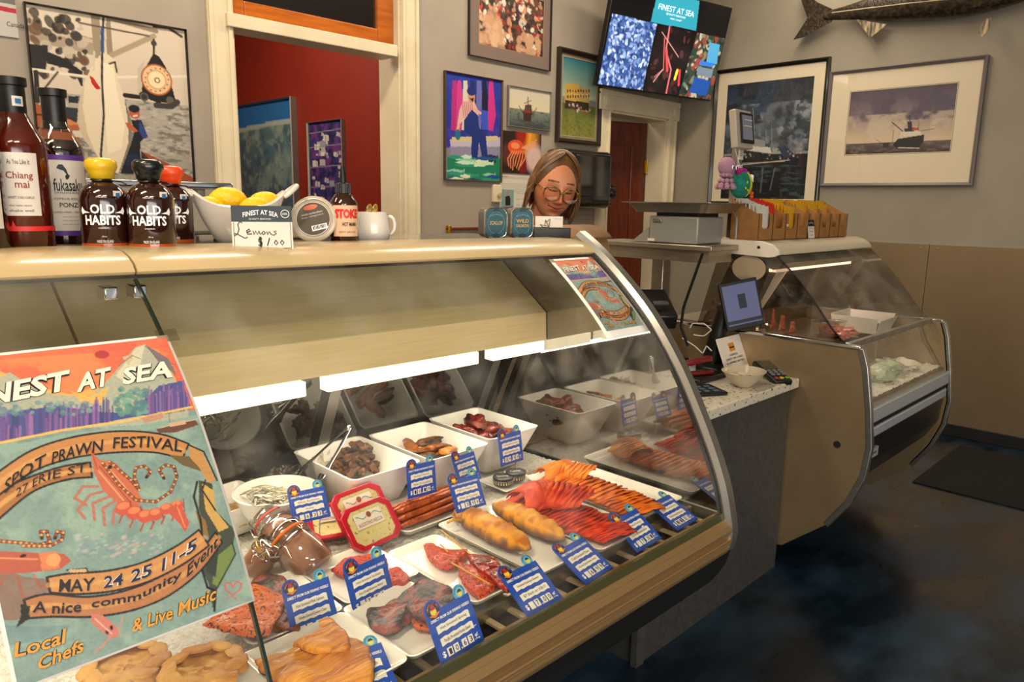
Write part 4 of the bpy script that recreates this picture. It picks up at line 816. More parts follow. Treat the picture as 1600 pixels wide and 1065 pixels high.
# tall sauce bottles
def tall_bottle(name, label, px, py, H, r, liquid, clearneck=False, back=0.0):
    p = top(px, py)*np.array([1+back, 1+back, 1]); t = thing(name, label, 'bottle', p, look_rz(p)); rn = r*.42
    prof = [(0, 0), (r*.9, 0), (r, .004), (r, H*.60), (r*.96, H*.65), (rn*1.35, H*.76), (rn, H*.82), (rn, H*.97), (rn*1.15, H*.975), (rn*1.15, H), (0, H)]
    if clearneck:
        B().lathe([(0, .001), (r*.95, .004), (r*.97, H*.60), (r*.95, H*.645), (r*.80, H*.685), (0, H*.685)], 32).build('sauce', liquid, parent=t, angle=50)
        B().lathe(prof[1:], 32, cap=False).build('glass', M_clear, parent=t, angle=50)
    else:
        B().lathe(prof, 32).build('glass', liquid, parent=t, angle=50); 
    B().lathe([(rn*1.04, H*.77 if not clearneck else H*.76), (rn*1.10, H*.78), (rn*1.08, H*.955), (rn*1.28, H*.96), (rn*1.28, H*1.005), (0, H*1.008)], 28, cap=False).build('cap_sleeve', M_blk, parent=t, angle=40)
    return t
t = tall_bottle('sauce_bottle', 'tall bottle of red sweet chilli sauce with a black neck and cream label', 42, 391, .213, .0335, M_rsauce)
curved(B(), .0335, -.62, .62, .045, .122).build('label', M_label, parent=t); b = B(); ctext(b, 'As You Like It', .0335, -.35, .35, .108, .114); b.build('lettering', M_ink, parent=t)
b = B(); ctext(b, 'Chiang', .0335, -.42, .42, .088, .099, .01); ctext(b, 'mai', .0335, -.16, .28, .079, .088, .01); b.build('lettering', M_maroon, parent=t)
b = B(); ctext(b, 'SWEET CHILI GARLIC', .0335, -.42, .42, .066, .069); ctext(b, 'thai style sauce', .0335, -.40, .30, .056, .059); ctext(b, 'shake well', .0335, -.40, .35, .050, .053); b.build('lettering', M_ink, parent=t)
curved(B(), .0335, -1.4, 1.4, .026, .032).build('red_band', M_redp, parent=t); sticker(t, .0152, .4, .185)
b = B(); [b.add([(.0345*math.sin(a0), -.0345*math.cos(a0), .031), (.0345*math.sin(a0+.16), -.0345*math.cos(a0+.16), .031), (.0345*math.sin(a0+.05), -.0345*math.cos(a0+.05), .031+h_)], [(0, 1, 2)]) for a0, h_ in ((-.9, .018), (-.75, .03), (-.6, .015), (-.4, .008))]; b.build('red_peaks', M_redp, parent=t, smooth=False)
t = tall_bottle('sauce_bottle', 'clear-necked ponzu bottle with white label banded in purple', 104, 388, .214, .0325, M_dsauce, True, back=.048)
curved(B(), .0325, -1.15, 1.15, .020, .122).build('label', M_label, parent=t); curved(B(), .0325, -1.17, 1.17, .119, .126, out_=.001).build('purple_band', M_purp, parent=t); curved(B(), .0325, -1.17, 1.17, .016, .023, out_=.001).build('purple_band', M_purp, parent=t)
b = B(); ctext(b, 'fukasaku', .0325, -.26, .86, .077, .094, .012); ctext(b, 'OF PRINCE RUPERT', .0325, -.24, .82, .0735, .076); ctext(b, 'NAKADA CITRUS KOMBU', .0325, -1.0, .9, .065, .068); ctext(b, 'PONZU', .0325, -.1, .75, .055, .0615, .01); ctext(b, 'GLUTEN FREE - VEGAN', .0325, -.45, .8, .047, .0495)
for k in range(3): ctext(b, 'made with care by hand', .0325, -.05, .75, .041-k*.005, .0428-k*.005)
b.build('lettering', M_ink, parent=t)
fsh = [(-.10, .108), (-.02, .113), (.12, .113), (.24, .107), (.3, .100), (.36, .098), (.30, .094), (.22, .0925), (.18, .097), (.24, .1), (.14, .105), (.02, .106)]
B().add([(.0337*math.sin(a), -.0337*math.cos(a), z) for a, z in fsh], [tuple(range(len(fsh)))]).build('fish_mark', M_ink, parent=t, smooth=False)
# sliver of one more bottle at the left edge
t = tall_bottle('sauce_bottle', 'dark sauce bottle cut off by the left edge of the picture', -22, 395, .20, .026, M_dsauce)
curved(B(), .026, -.7, .9, .03, .09).build('label', M_label, parent=t)
# squat syrup bottles with wax-dipped tops
def syrup(px, py, wax, label, s_=1.0):
    p = top(px, py); t = thing('syrup_bottle', label, 'bottle', p, look_rz(p), group='wax-topped syrup bottles'); r, H = .030*s_, .122*s_
    B().lathe([(0, 0), (r*.86, 0), (r, .005), (r, H*.55), (r*.93, H*.63), (r*.72, H*.70), (r*.42, H*.735), (r*.36, H*.76), (r*.36, H*.84), (0, H*.84)], 32).build('glass', M_syrup, parent=t, angle=60)
    B().lathe([(r*.85, -.0), (r*1.003, .004), (r*1.004, .010)], 32, cap=False).build('glass_foot', M_amber, parent=t)
    B().lathe([(r*.36, H*.765), (r*.50, H*.78), (r*.54, H*.84), (r*.60, H*.87), (r*.66, H*.90), (r*.64, H*.96), (r*.5, H*.99), (0, H)], 24, cap=False).build('wax_top', wax, parent=t, angle=70)
    b = B(); b.tube([(r*.42*math.sin(a), -r*.42*math.cos(a), H*.757+.001*math.sin(3*a)) for a in np.linspace(0, 2*PI, 20)], .0014, 5); b.tube([(r*.45, -.004, H*.755), (r*.75, -.012, H*.745), (r*.95, -.016, H*.72)], .0011, 5); b.build('string', M_blk, parent=t)
    b = B(); ctext(b, 'OLD', r, -.55, .40, H*.40, H*.50, .03); ctext(b, 'HABITS', r, -.8, .62, H*.28, H*.385, .03); ctext(b, 'CONDIMENTS', r, -.28, .12, H*.24, H*.255); ctext(b, 'SMALL BATCH', r, -.28, .12, H*.57, H*.585); ctext(b, 'MADE ON ISLAND', r, -.36, .26, H*.09, H*.12); ctext(b, '375 ml', r, -.16, .02, H*.15, H*.165); b.build('lettering', M_text, parent=t)
    for s in (-1, 1):
        a0 = -.08+s*.78; b = B(); b.add([((r+.0012)*math.sin(a), -(r+.0012)*math.cos(a), H*z) for a, z in [(a0-s*.3, .41), (a0-s*.05, .43), (a0+s*.08, .475), (a0+s*.14, .43), (a0+s*.08, .39), (a0-s*.05, .405)]], [tuple(range(6))]); b.build('bone_mark', M_text, parent=t, smooth=False)
    sticker(t, r*.93, .62, H*.60, .011); return t
syrup(168, 390, mat('yellow_wax', 'd8b01c', .35, coat=.4), 'squat dark syrup bottle with a yellow wax top')
syrup(273, 383, mat('orange_wax', 'e8471a', .35, coat=.4), 'squat dark syrup bottle with an orange-red wax top', .98)
syrup(240, 391, mat('black_wax', '101316', .3, coat=.4), 'squat dark syrup bottle with a black wax top')
# scale standing behind the bottles
p = top(215, 378); p = at('y', 1.40, 220, 378); zb = sh(.45, ZT)
t = thing('weighing_scale', 'pale grey counter scale with steel platter behind the syrup bottles', 'scale', (.50, 1.385, zb)); M_sc = mat('scale_grey', 'b3aca0', .4)
B().bb((-.145, -.03, .006), (.135, .045, .075)).build('body', M_sc, parent=t, bevel=.008); B().bb((-.15, -.03, .088), (.13, .05, .100)).build('platter', M_chrome, parent=t, bevel=.004)
for x in (-.1, .08): B().cyl((x, .01, .074), (x, .01, .09), .012).build('platter_post', M_sc, parent=t)
for x in (-.12, .11): B().cyl((x, 0, 0), (x, 0, .008), .010).build('foot', M_blk, parent=t)
# white bowl with lemons
p = top(376, 384); p = p*np.array([1.035, 1.035, 1]); p[2] = sh(p[0], ZT); R_ = look_rz(p); bowl = thing('fruit_bowl', 'white boat-shaped ceramic bowl with handle holes, holding lemons', 'bowl', p, R_+math.radians(6))
def boatp(u, v, ins=0.0):  # u around, v up
    a = 2*PI*u; h = v*(.060-ins*.3); k = .40+.60*(v**.62)
    rx = (.064-ins)*k*(1+.16*v*v*abs(math.cos(a))**3); ry = (.050-ins)*k
    x, y = rx*math.cos(a), ry*math.sin(a); lift = .026*v**3*abs(math.cos(a))**4
    return (x, y, ins*.8+h+lift)
b = B(); n, m = 64, 16
vs = [boatp(i/n, j/m) for j in range(m+1) for i in range(n)]+[boatp(i/n, 1-j/m, .004) for j in range(m+1) for i in range(n)]
fs = [(j*n+i, j*n+(i+1) % n, (j+1)*n+(i+1) % n, (j+1)*n+i) for j in range(2*m+1) for i in range(n)]+[tuple(range(n))[::-1], tuple(range((2*m+1)*n, (2*m+2)*n))]
b.add(vs, fs).build('basin', mat('white_ceramic', 'd9d2c8', .18, coat=.6), parent=bowl, angle=75)
M_cer = MATS['white_ceramic']
for s in (-1, 1):
    b = B(); pts = [(s*(.066), -.020, .074), (s*.080, -.022, .086), (s*.090, -.014, .094), (s*.093, 0, .096), (s*.090, .014, .094), (s*.080, .022, .086), (s*.066, .020, .074)]
    b.tube(pts, .0045, 8); b.build('handle', M_cer, parent=bowl, angle=75, sub=1)
M_lem = mat('lemon_skin', 'ecc40e', .38, col2='e6b70a', scale=30, bump=.25, bscale=160, sss=.1)
def lemon(dx, dy, dz, a, label, s_=1.0):
    c, s = math.cos(R_), math.sin(R_); q = (p[0]+c*dx-s*dy, p[1]+s*dx+c*dy, p[2]+dz)
    t = thing('lemon', label, 'lemon', q, 0, group='lemons in the white bowl', rot=(0, a, R_)); b = B(); n = 24
    pr = [(0, -.041), (.004, -.0405), (.007, -.037), (.016, -.031), (.0245, -.018), (.0265, 0), (.0245, .018), (.016, .031), (.0065, .0365), (.005, .039), (0, .040)]
    b.lathe([(r_*s_, z*s_) for r_, z in pr], n, R=rotm(0, PI/2, 0)); b.build('fruit', M_lem, parent=t, angle=80, sub=1)
    B().lathe([(.0, .0395*s_), (.003*s_, .0395*s_), (.002*s_, .042*s_), (0, .042*s_)], 8, R=rotm(0, PI/2, 0)).build('stem_end', mat('lemon_stem', '6a6a20', .7), parent=t)
lemon(-.014, .012, .072, .12, 'big ripe lemon heaped on the left of the bowl', .74); lemon(.040, .014, .068, -.1, 'lemon at the right of the bowl behind another', .66)
lemon(.026, -.014, .060, .05, 'lemon half hidden low in the middle of the bowl', .62); lemon(-.038, -.012, .060, .5, 'lemon showing a sliver at the left rim of the bowl', .55)
# little price sign leaning on the bowl
def sign_frame(pxs, py, w, h, depth=.0):
    p = top(pxs, py); return p, look_rz(p)
p2_, r2_ = sign_frame(412, 391, 0, 0); t = thing('price_sign', 'handwritten card sign for lemons leaning on the bowl', 'sign', p2_, 0, rot=(math.radians(-10), 0, r2_+math.radians(3))); W_, H_ = .083, .064
B().bb((-W_/2, 0, 0), (W_/2, .0012, H_)).build('card', M_label, parent=t, smooth=False); B().bb((-W_/2, -.0004, H_*.64), (W_/2, .0002, H_)).build('header', mat('sign_navy', '26343c', .5), parent=t, smooth=False)
b = B(); arc = lambda a, c: (-.026+a*.048, -.0010, .047+c*.007+.004*math.sin(PI*a)); b.text('FINEST AT SEA', arc, .015); b.text('QUALITY SEAFOOD', lambda a, c: (-.018+a*.03, -.0010, .0435+c*.0025)); 
for k in range(24): a = 2*PI*k/24; b.add([(.032+.006*math.cos(a), -.001, .0525+.006*math.sin(a)), (.032+.0052*math.cos(a), -.001, .0525+.0052*math.sin(a)), (.032+.0052*math.cos(a+.27), -.001, .0525+.0052*math.sin(a+.27)), (.032+.006*math.cos(a+.27), -.001, .0525+.006*math.sin(a+.27))], [(0, 1, 2, 3)])
b.text('100%', lambda a, c: (.0285+a*.007, -.001, .051+c*.003)); b.build('lettering', M_text, parent=t, smooth=False)
def hand(strokes, x0, z0, s_, name, m, par, y=-.0006, w_=.0007):
    b = B()
    for st in strokes: b.tube([(x0+a*s_, y, z0+c*s_) for a, c in st], w_, 5)
    b.build(name, m, parent=par)
Lm = [[(.9, 2.2), (.5, 2.4), (.2, 1.9), (.35, 1.2), (.1, .4), (-.4, .1), (-.3, .5), (.2, .3), (1.2, -.3), (1.6, -.1)], [(1.5, .6), (2.1, .9), (1.9, 1.2), (1.5, .9), (1.6, .4), (2.3, .4)], [(2.5, .9), (2.6, .3), (2.9, .9), (3.1, .3), (3.4, .9), (3.6, .3)], [(4.0, .8), (3.8, .5), (4.1, .3), (4.4, .6), (4.1, .9)], [(4.6, .8), (4.7, .3), (5.0, .8), (5.3, .3)], [(6.1, .9), (5.7, .8), (6.1, .5), (5.7, .2), (5.4, .3)]]
hand(Lm, -.035, .020, .0088, 'handwriting', M_ink, t)
D1 = [[(.8, 1.3), (.2, 1.2), (.2, .8), (.8, .6), (.7, .2), (.1, .2)], [(.4, 1.6), (.45, -.1)], [(.6, 1.6), (.65, -.1)], [(2.0, 1.4), (1.6, .1)], [(2.3, .15), (2.35, .2)], [(3.0, 1), (2.7, .6), (3.0, .2), (3.3, .6), (3.0, 1)], [(4.0, 1), (3.7, .6), (4.0, .2), (4.3, .6), (4.0, 1)]]
hand(D1, -.008, .006, .0085, 'handwriting', M_ink, t)
b = B(); [b.bb(*q) for q in (((-.039, -.0006, .003), (.039, -.0002, .0036)), ((-.039, -.0006, .003), (-.0384, -.0002, .040)), ((.0384, -.0006, .003), (.039, -.0002, .040)))]; b.build('border', M_ink, parent=t, smooth=False)
# plastic tub tipped on its side, foil tray behind it
p_ = top(492, 381); t = thing('food_tub', 'round plastic tub tipped up showing its printed lid', 'tub', (p_[0], p_[1], p_[2]+.041), 0, rot=(math.radians(78), math.radians(-14), look_rz(p_)-.15))
M_tub = mat('translucent_tub', 'b5ab98', .3, coat=.4, sss=.1)
B().lathe([(0, -.035), (.028, -.035), (.034, -.004), (.0355, -.002), (.0355, .003), (.033, .004)], 36, cap=False).build('tub', M_tub, parent=t); B().lathe([(0, .003), (.036, .003), (.0385, .002), (.039, .006), (.037, .008), (.033, .0085), (.032, .006), (0, .006)], 36, cap=False).build('lid', M_tub, parent=t)
B().lathe([(0, .0062), (.0295, .0062), (.0295, .0068), (0, .0068)], 32, cap=False).build('lid_label', mat('taupe_label', '4b4439', .5), parent=t); B().lathe([(.0288, .0070), (.0282, .0072), (.0276, .0070)], 40, cap=False).build('label_ring', M_label, parent=t)
B().ell((0, .020, .0068), (.012, .0045, .0008)).build('brand_oval', mat('salmon_oval', 'c9684a', .5), parent=t); b = B().box((.007, -.016, .0072), (.026, .009, .0006)); b.build('barcode_patch', M_text, parent=t, smooth=False)
b = B(); [b.box((-.003+k*.0024, -.0155, .0077), (.0012 if k % 3 else .0018, .006, .0004)) for k in range(9)]; b.build('barcode', M_ink, parent=t, smooth=False)
b = B(); [b.text(s, lambda a, c, k=k: (-.018+a*.036, .008-k*.005+c*.0028, .0072)) for k, s in enumerate(('SMOKED SALMON SPREAD', 'keep refrigerated'))]; b.build('lettering', M_label, parent=t, smooth=False)
p_ = at('z', ZT, 452, 376); t = thing('food_tray', 'small clear tray of dark dried seafood tucked behind the tub', 'tray', (p_[0]+.02, p_[1]+.02, sh(p_[0], ZT)), look_rz(p_))
B().frus(0, .022, .075, .05, .085, .06).build('tray', M_tub, parent=t, bevel=.004); 
b = B(); r = random.Random(3); [b.ell((r.uniform(-.035, .035), r.uniform(-.022, .022), .022), (.01, .008, .006), amp=.5, ns=2, seed=k, n=8, m=6) for k in range(22)]; b.build('dried_pieces', mat('dark_seaweed', '2a2620', .6, col2='4a4234', scale=60), parent=t)
# amber pump bottle, ceramic cup with pens
p_ = top(538, 381); t = thing('sauce_bottle', 'amber bottle of hot sauce with black spout and red lettering', 'bottle', p_, look_rz(p_)); r = .0245
B().lathe([(0, 0), (r*.85, 0), (r, .004), (r, .062), (r*.92, .072), (r*.6, .083), (r*.42, .087), (r*.42, .095), (0, .095)], 32).build('glass', mat('amber_glass', '341207', .1, col2='220b05', scale=10, coat=.9), parent=t, angle=60)
B().lathe([(0, .086), (.0125, .086), (.0125, .102), (.006, .104), (.005, .120), (.0025, .132), (0, .132)], 20).build('spout_cap', M_blk, parent=t, angle=40)
b = B(); [b.box((.0125*math.cos(a), .0125*math.sin(a), .094), (.0012, .0012, .015)) for a in np.linspace(0, 2*PI, 24)]; b.build('cap_ribs', M_blk, parent=t, smooth=False)
curved(B(), r, -.75, 1.15, .014, .066).build('label', mat('peach_label', 'd8b090', .5), parent=t); curved(B(), r, -.95, -.5, .026, .062, out_=.0004).build('orange_patch', mat('orange_patch', 'd8603a', .5), parent=t)
b = B(); ctext(b, 'STOKE', r, -.6, 1.05, .044, .060, .06); b.build('lettering', M_redp, parent=t); b = B(); ctext(b, 'HOT MAMA', r, -.1, .9, .031, .038, .02); ctext(b, 'HOT SAUCE', r, -.3, .8, .020, .023); b.build('lettering', M_ink, parent=t)
p_ = top(581, 378); t = thing('ceramic_cup', 'small white lumpy ceramic cup holding dark wrapped sweets', 'cup', p_, look_rz(p_))
B().lathe([(0, 0), (.024, 0), (.032, .006), (.034, .018), (.032, .036), (.029, .055), (.026, .055), (.030, .02), (0, .006)], 36, cap=False).build('cup', M_cer, parent=t, angle=70)
b = B(); b.tube([(.028, 0, .048), (.042, 0, .046), (.044, 0, .02), (.031, 0, .012)], .004, 8); b.build('handle', M_cer, parent=t, sub=1)
for k, (x, y) in enumerate(((-.014, -.008), (.0, -.01))): 
    o = B().ell((0, 0, 0), (.0065, .003, .013), R=rotm(0, .3, 0)).build('wrapped_sweet', mat('sweet_wrapper', '1c1a12', .25, col2='c8a03a', scale=90, coat=.5), loc=(p_[0]+x*.8, p_[1]+y, p_[2]+.057)); tag(o, ['dark and gold wrapped sweet leaning left in the white cup', 'dark and gold wrapped sweet at the right in the white cup'][k], 'sweet', 'wrapped sweets in the cup')
# square fish tins
def tin(px, py, top_, label, name):
    p_ = top(px, py); t = thing('fish_tin', label, 'tin', (p_[0], p_[1]+.012, p_[2]+.0345), look_rz(p_)+math.radians(22), group='square fish tins'); w_ = .052
    def rr(s_, y, n=6): # rounded square ring facing -y
        h_, r_ = s_/2, s_*.26; o = []
        for cx, cz, a0 in ((h_-r_, h_*1.25-r_, 0), (-h_+r_, h_*1.25-r_, PI/2), (-h_+r_, -h_*1.25+r_, PI), (h_-r_, -h_*1.25+r_, 1.5*PI)):
            o += [(cx+r_*math.cos(a0+k*PI/2/n), y, cz+r_*math.sin(a0+k*PI/2/n)) for k in range(n+1)]
        return o
    B().loft([rr(w_, .035), rr(w_, .004), rr(w_*1.04, .003), rr(w_*1.04, 0), rr(w_, -.001)]).build('tin_body', mat('tin_metal', '9a9c9e', .3, .9), parent=t, angle=35)
    B().loft([rr(w_*1.06, -.001), rr(w_*1.06, -.006), rr(w_*.98, -.0075), rr(w_*.93, -.0065)]).build('lid', M_chrome, parent=t, angle=35)
    B().loft([rr(w_*.92, -.0066), rr(w_*.92, -.0072)]).build('label', mat('teal_label', '0e4a58', .4), parent=t, smooth=False)
    B().box((0, -.0075, .029), (.012, .001, .010)).build('seal_strip', mat('dark_teal', '0c3440', .5), parent=t, smooth=False); B().box((0, -.0078, -.029), (.016, .001, .012)).build('seal_strip', mat('dark_teal', '0c3440', .5), parent=t, smooth=False)
    b = B(); [b.add([((.019+q)*math.cos(a+d), -.0078, (.0235+q)*math.sin(a+d)) for q, d in ((0, 0), (.0006, 0), (.0006, .1), (0, .1))], [(0, 1, 2, 3)]) for a in np.linspace(0, 2*PI, 50) for _ in (0,)]; b.text('GULF ISLANDS', lambda a, c: (-.014+a*.028, -.0078, .013+c*.003+.004*math.sin(PI*a))); b.build('lettering', mat('pale_teal_print', '7fb0b8', .5), parent=t, smooth=False)
    b = B(); b.text(top_[0], lambda a, c: (-.015+a*.030, -.0079, (.001 if len(top_) > 1 else -.004)+c*.008), .02); 
    if len(top_) > 1: b.text(top_[1], lambda a, c: (-.015+a*.030, -.0079, -.009+c*.007), .02)
    b.build('lettering', mat('gold_print', 'c8a04a', .4), parent=t, smooth=False)
tin(779, 373, ['SCALLOP'], 'square steel fish tin with dark teal label, left of the pair', 'fish_tin'); tin(820, 373, ['WILD', 'SALMON'], 'square steel fish tin with lighter teal label, right of the pair', 'fish_tin')
# card holder
p_ = np.array([1.262, 1.130, sh(1.2, ZT)]); t = thing('card_holder', 'black holder with business cards on the case top', 'card holder', p_, look_rz(p_)+.1)
B().bb((-.042, -.012, 0), (.042, .018, .008)).build('base', M_blk, parent=t, bevel=.002); B().bb((-.042, -.014, 0), (.042, -.010, .026)).build('front', M_blk, parent=t, bevel=.002)
B().box((-.006, .002, .030), (.062, .006, .04), rotm(-.15)).build('card_stack', M_label, parent=t, smooth=False)
b = B(); [b.tube([(x0*.001-.012, -.0035-.0, .030+z0*.001), (x1*.001-.012, -.0035, .030+z1*.001)], .0006, 4) for x0, z0, x1, z1 in ((-14, 2, 6, -2), (-14, 2, -8, -4), (-8, -4, 4, -5), (4, -5, 8, 2), (-4, 0, -2, 12), (-2, 12, 4, 0), (0, 8, 8, 14), (8, 14, 6, 2), (-12, -6, 10, -7))]; b.text('Finest at Sea', lambda a, c: (.006+a*.016, -.0042, .044+c*.002)); b.build('card_print', M_ink, parent=t)
# kraft paper roll behind the end of the case
t = thing('paper_roll', 'roll of brown kraft wrapping paper behind the end of the case', 'paper roll', (1.60, 1.42, 1.262)); M_kr = mat('kraft_paper', '8f6a42', .75, col2='82603b', scale=20)
b = B(); b.cyl((-.16, 0, 0), (.16, 0, 0), .075, n=40); b.build('roll', M_kr, parent=t, angle=40); B().cyl((-.162, 0, 0), (.162, 0, 0), .022).build('core', mat('core_card', '5c4630', .8), parent=t)
b = B(); b.surf(lambda u, v: (-.15+.3*u, -.075*math.sin(v*1.2)-.02*v, .077*math.cos(v*1.0)+.002), 2, 12); b.build('loose_sheet', M_kr, parent=t, solid=.001)
st = thing('roll_stand', 'dark stand carrying the kraft paper roll', 'stand', (1.60, 1.42, .771)); 
for s in (-1, 1): B().bb((s*.175-.008, -.05, 0), (s*.175+.008, .05, .505)).build('side', M_blk, parent=st, bevel=.003)
B().bb((-.18, -.06, 0), (.18, .06, .012)).build('base', M_blk, parent=st, bevel=.003)
B().cyl((-.18, 0, .491), (.18, 0, .491), .008).build('axle', M_chrome, parent=st)
# ================================================================== posters stuck to the curved glass
PX0, PX1 = .1065, .3215; PS0 = at_glass(262, 524)[1]; PS1 = at_glass(398, 938)[1]
c5 = crop(0, 500, 1.8857)
def puv(x, y):
    px, py = c5((x, y))[0]; X_, s_ = at_glass(px, py); return ((X_-PX0)/(PX1-PX0), (s_-PS0)/(PS1-PS0))
def poster_art():
    cv = Cv(270, 400, '6f9c98', (PS1-PS0)/(PX1-PX0))
    P = lambda col, *p, al=1.0: cv.poly([puv(*q) for q in p], col, al)
    wu = abs(puv(400, 500)[0]-puv(300, 500)[0])/100
    L = lambda col, wd, *p, al=1.0: cv.line([puv(*q) for q in p], wd*wu, col, al)
    def E(col, c, r, al=1.0, ry=1.0, rot=0, soft=0): a = puv(*c); cv.ell(a[0], a[1], r*wu, r*wu*ry, col, al, rot, soft)
    cv.tex(30, '86b0a4', .8, 2, .45, .65); cv.tex(16, '5c8a8c', .5, 5, .5, .68)
    P('d9571f', (-260, 60), (520, 20), (600, 260), (-260, 300)); cv.tex(40, 'e8882a', .6, 4, .42, .6, v1=.2)
    P('d8431c', (-260, 70), (500, 30), (510, 75), (-260, 130), al=.6)
    P('e8a828', (-20, 140), (60, 180), (200, 215), (330, 180), (400, 90), (500, 130), (560, 250), (-260, 300)); 
    E('b01018', (299, 97), 25, ry=.75)
    P('9fae9c', (-260, 190), (-20, 170), (20, 150), (90, 195), (150, 215), (260, 225), (330, 160), (400, 75), (430, 66), (480, 110), (560, 240), (560, 300), (-260, 340)); P('c3c7b0', (340, 160), (400, 80), (428, 68), (415, 130), (380, 190)); P('6a6a78', (430, 68), (500, 110), (525, 160), (470, 120)); P('b8b090', (360, 105), (395, 95), (380, 130)); L('7a5a50', 3, (430, 72), (470, 108), (520, 128)); L('7a5a50', 3, (350, 130), (390, 100), (415, 110))
    P('e0b030', (205, 205), (260, 225), (320, 190), (300, 240), (240, 245))
    r = random.Random(2)
    P('2f4a9c', (-260, 330), (-100, 290), (40, 265), (160, 250), (300, 268), (360, 270), (420, 240), (470, 190), (540, 175), (565, 250), (300, 300), (0, 355), (-260, 400))
    for k in range(240):
        x = r.uniform(-240, 560); yb = 355-(x)*.17 if x > -250 else 355; 
        if 330 < x < 430: continue
        h_ = r.uniform(30, 85) if x < 340 else r.uniform(40, 90); L(r.choice(['5a3a9c', '7a4aa8', '3a3a8c', '6a4898', '2a3a80', '8a5ab0']), r.uniform(3, 8), (x, yb), (x+r.uniform(-3, 3), yb-h_), al=.85)
    for k in range(60): E(r.choice(['4a9a8a', '5aa898', '3a7a8c']), (r.uniform(340, 430), r.uniform(200, 275)), r.uniform(6, 14), .8)
    for k in range(60): E(r.choice(['4a8a94', '6aa8a0', '3a6a9c']), (r.uniform(-60, 260), r.uniform(240, 275)-0), r.uniform(5, 12), .7)
    L('e0b838', 9, (-260, 400), (0, 358), (180, 322), (380, 292), (570, 252)); L('7aa8a0', 26, (-260, 425), (0, 385), (180, 345), (420, 315), (590, 285))
    P('b88a6a', (415, 285), (480, 270), (485, 285), (430, 300)); P('6a4030', (462, 318), (580, 290), (590, 305), (520, 328), (470, 330)); L('c8b8a0', 3, (470, 315), (585, 288)); L('5a3a30', 2, (500, 270), (505, 315)); P('c8a080', (500, 300), (550, 290), (552, 302), (505, 312))
    # ribbons
    def band(top_, bot, col, edge='191a24', w_=7):
        top_, bot = smoothprof(top_, 30), smoothprof(bot, 30)
        P(col, *top_, *bot[::-1]); L(edge, w_, *top_); L(edge, w_, *bot); L(edge, w_, top_[0], bot[0]); L(edge, w_, top_[-1], bot[-1])
        mid_ = [((a[0]+b_[0])/2, (a[1]+b_[1])/2) for a, b_ in zip(top_, bot)]; L('d8a03c', 16, *mid_, al=.5)
    band([(-70, 560), (0, 500), (80, 462), (180, 430), (262, 418)], [(-70, 640), (0, 575), (90, 505), (190, 470), (268, 462)], 'a86a1e')
    band([(-120, 520), (-20, 450), (80, 385), (200, 345), (340, 325), (470, 332), (560, 362)], [(-120, 590), (-20, 520), (90, 445), (210, 405), (340, 388), (460, 388), (540, 408)], 'c0812a')
    P('6a5a2c', (500, 395), (570, 400), (615, 420), (600, 445), (540, 425)); P('c08a2c', (560, 365), (600, 385), (640, 470), (620, 480), (590, 430), (565, 405)); L('16181f', 6, (560, 365), (605, 385), (645, 470))
    # right-hand scroll
    P('3a4a3c', (590, 470), (630, 480), (640, 560), (700, 620), (690, 680), (650, 700), (640, 850), (630, 850), (620, 780), (590, 720), (620, 640), (590, 560)); P('c8a02c', (600, 480), (635, 500), (640, 560), (680, 610), (650, 625), (610, 560)); P('8a6a24', (580, 560), (610, 590), (620, 640), (600, 630)); L('14161c', 8, (585, 475), (575, 520), (595, 590), (600, 640)); L('14161c', 6, (610, 470), (600, 500), (640, 560)); L('14161c', 8, (600, 740), (615, 790), (640, 800), (636, 860)); P('6a8a3a', (640, 700), (690, 660), (700, 690), (650, 790), (630, 780)); L('14161c', 5, (690, 655), (700, 690), (640, 800)); P('2a3a34', (620, 690), (650, 670), (640, 760), (610, 740))
    # prawn in the middle
    def antenna(pts):
        L('3a1a14', 11, *pts); n = 0
        for a, b_ in zip(pts, pts[1:]):
            d = math.hypot(b_[0]-a[0], b_[1]-a[1]); m_ = max(int(d/8), 1)
            for k in range(m_):
                n += 1; t = k/m_; E('d8a838' if n % 2 else 'a83424', (a[0]+(b_[0]-a[0])*t, a[1]+(b_[1]-a[1])*t), 4.2)
    for pts in ([(285, 490), (240, 490), (215, 525), (250, 545)], [(300, 505), (262, 515), (225, 560), (245, 585)], [(320, 520), (270, 540), (275, 590)], [(340, 530), (300, 555), (305, 605)], [(355, 540), (335, 560), (330, 600)]): L('a84a34', 8, *pts); L('c86a4c', 4, *pts)
    P('c85a2c', (262, 380), (290, 410), (340, 420), (385, 470), (420, 530), (400, 555), (350, 545), (300, 500), (275, 450)); L('8c2a1c', 3, (290, 430), (390, 545)); L('e09a5a', 5, (285, 440), (370, 540)); L('e09a5a', 4, (310, 425), (400, 530)); L('b03a28', 4, (262, 372), (285, 440)); E('1a1414', (322, 432), 7)
    for k in range(6):
        x, y = 365+k*32, 560+[-6, 8, 18, 12, -4, -14][k]; E('c8401c', (x, y), 30-k*1.5, 1, .85); E('e8782c', (x-3, y-7), 20-k, .9, .6); L('7a1c14', 3, (x+18, y-20), (x+22, y+18)); L('a83a24', 6, (x-6, y+22), (x-16, y+44))
    P('c8401c', (520, 540), (545, 560), (562, 600), (548, 625), (532, 600), (500, 570)); L('e8883c', 4, (525, 550), (548, 610))
    antenna([(300, 420), (345, 480), (400, 530), (460, 535), (505, 505), (524, 460), (515, 430), (490, 425), (470, 440), (485, 465)]); antenna([(320, 415), (385, 470), (410, 500), (395, 460), (400, 435), (425, 428), (445, 445), (432, 462)])
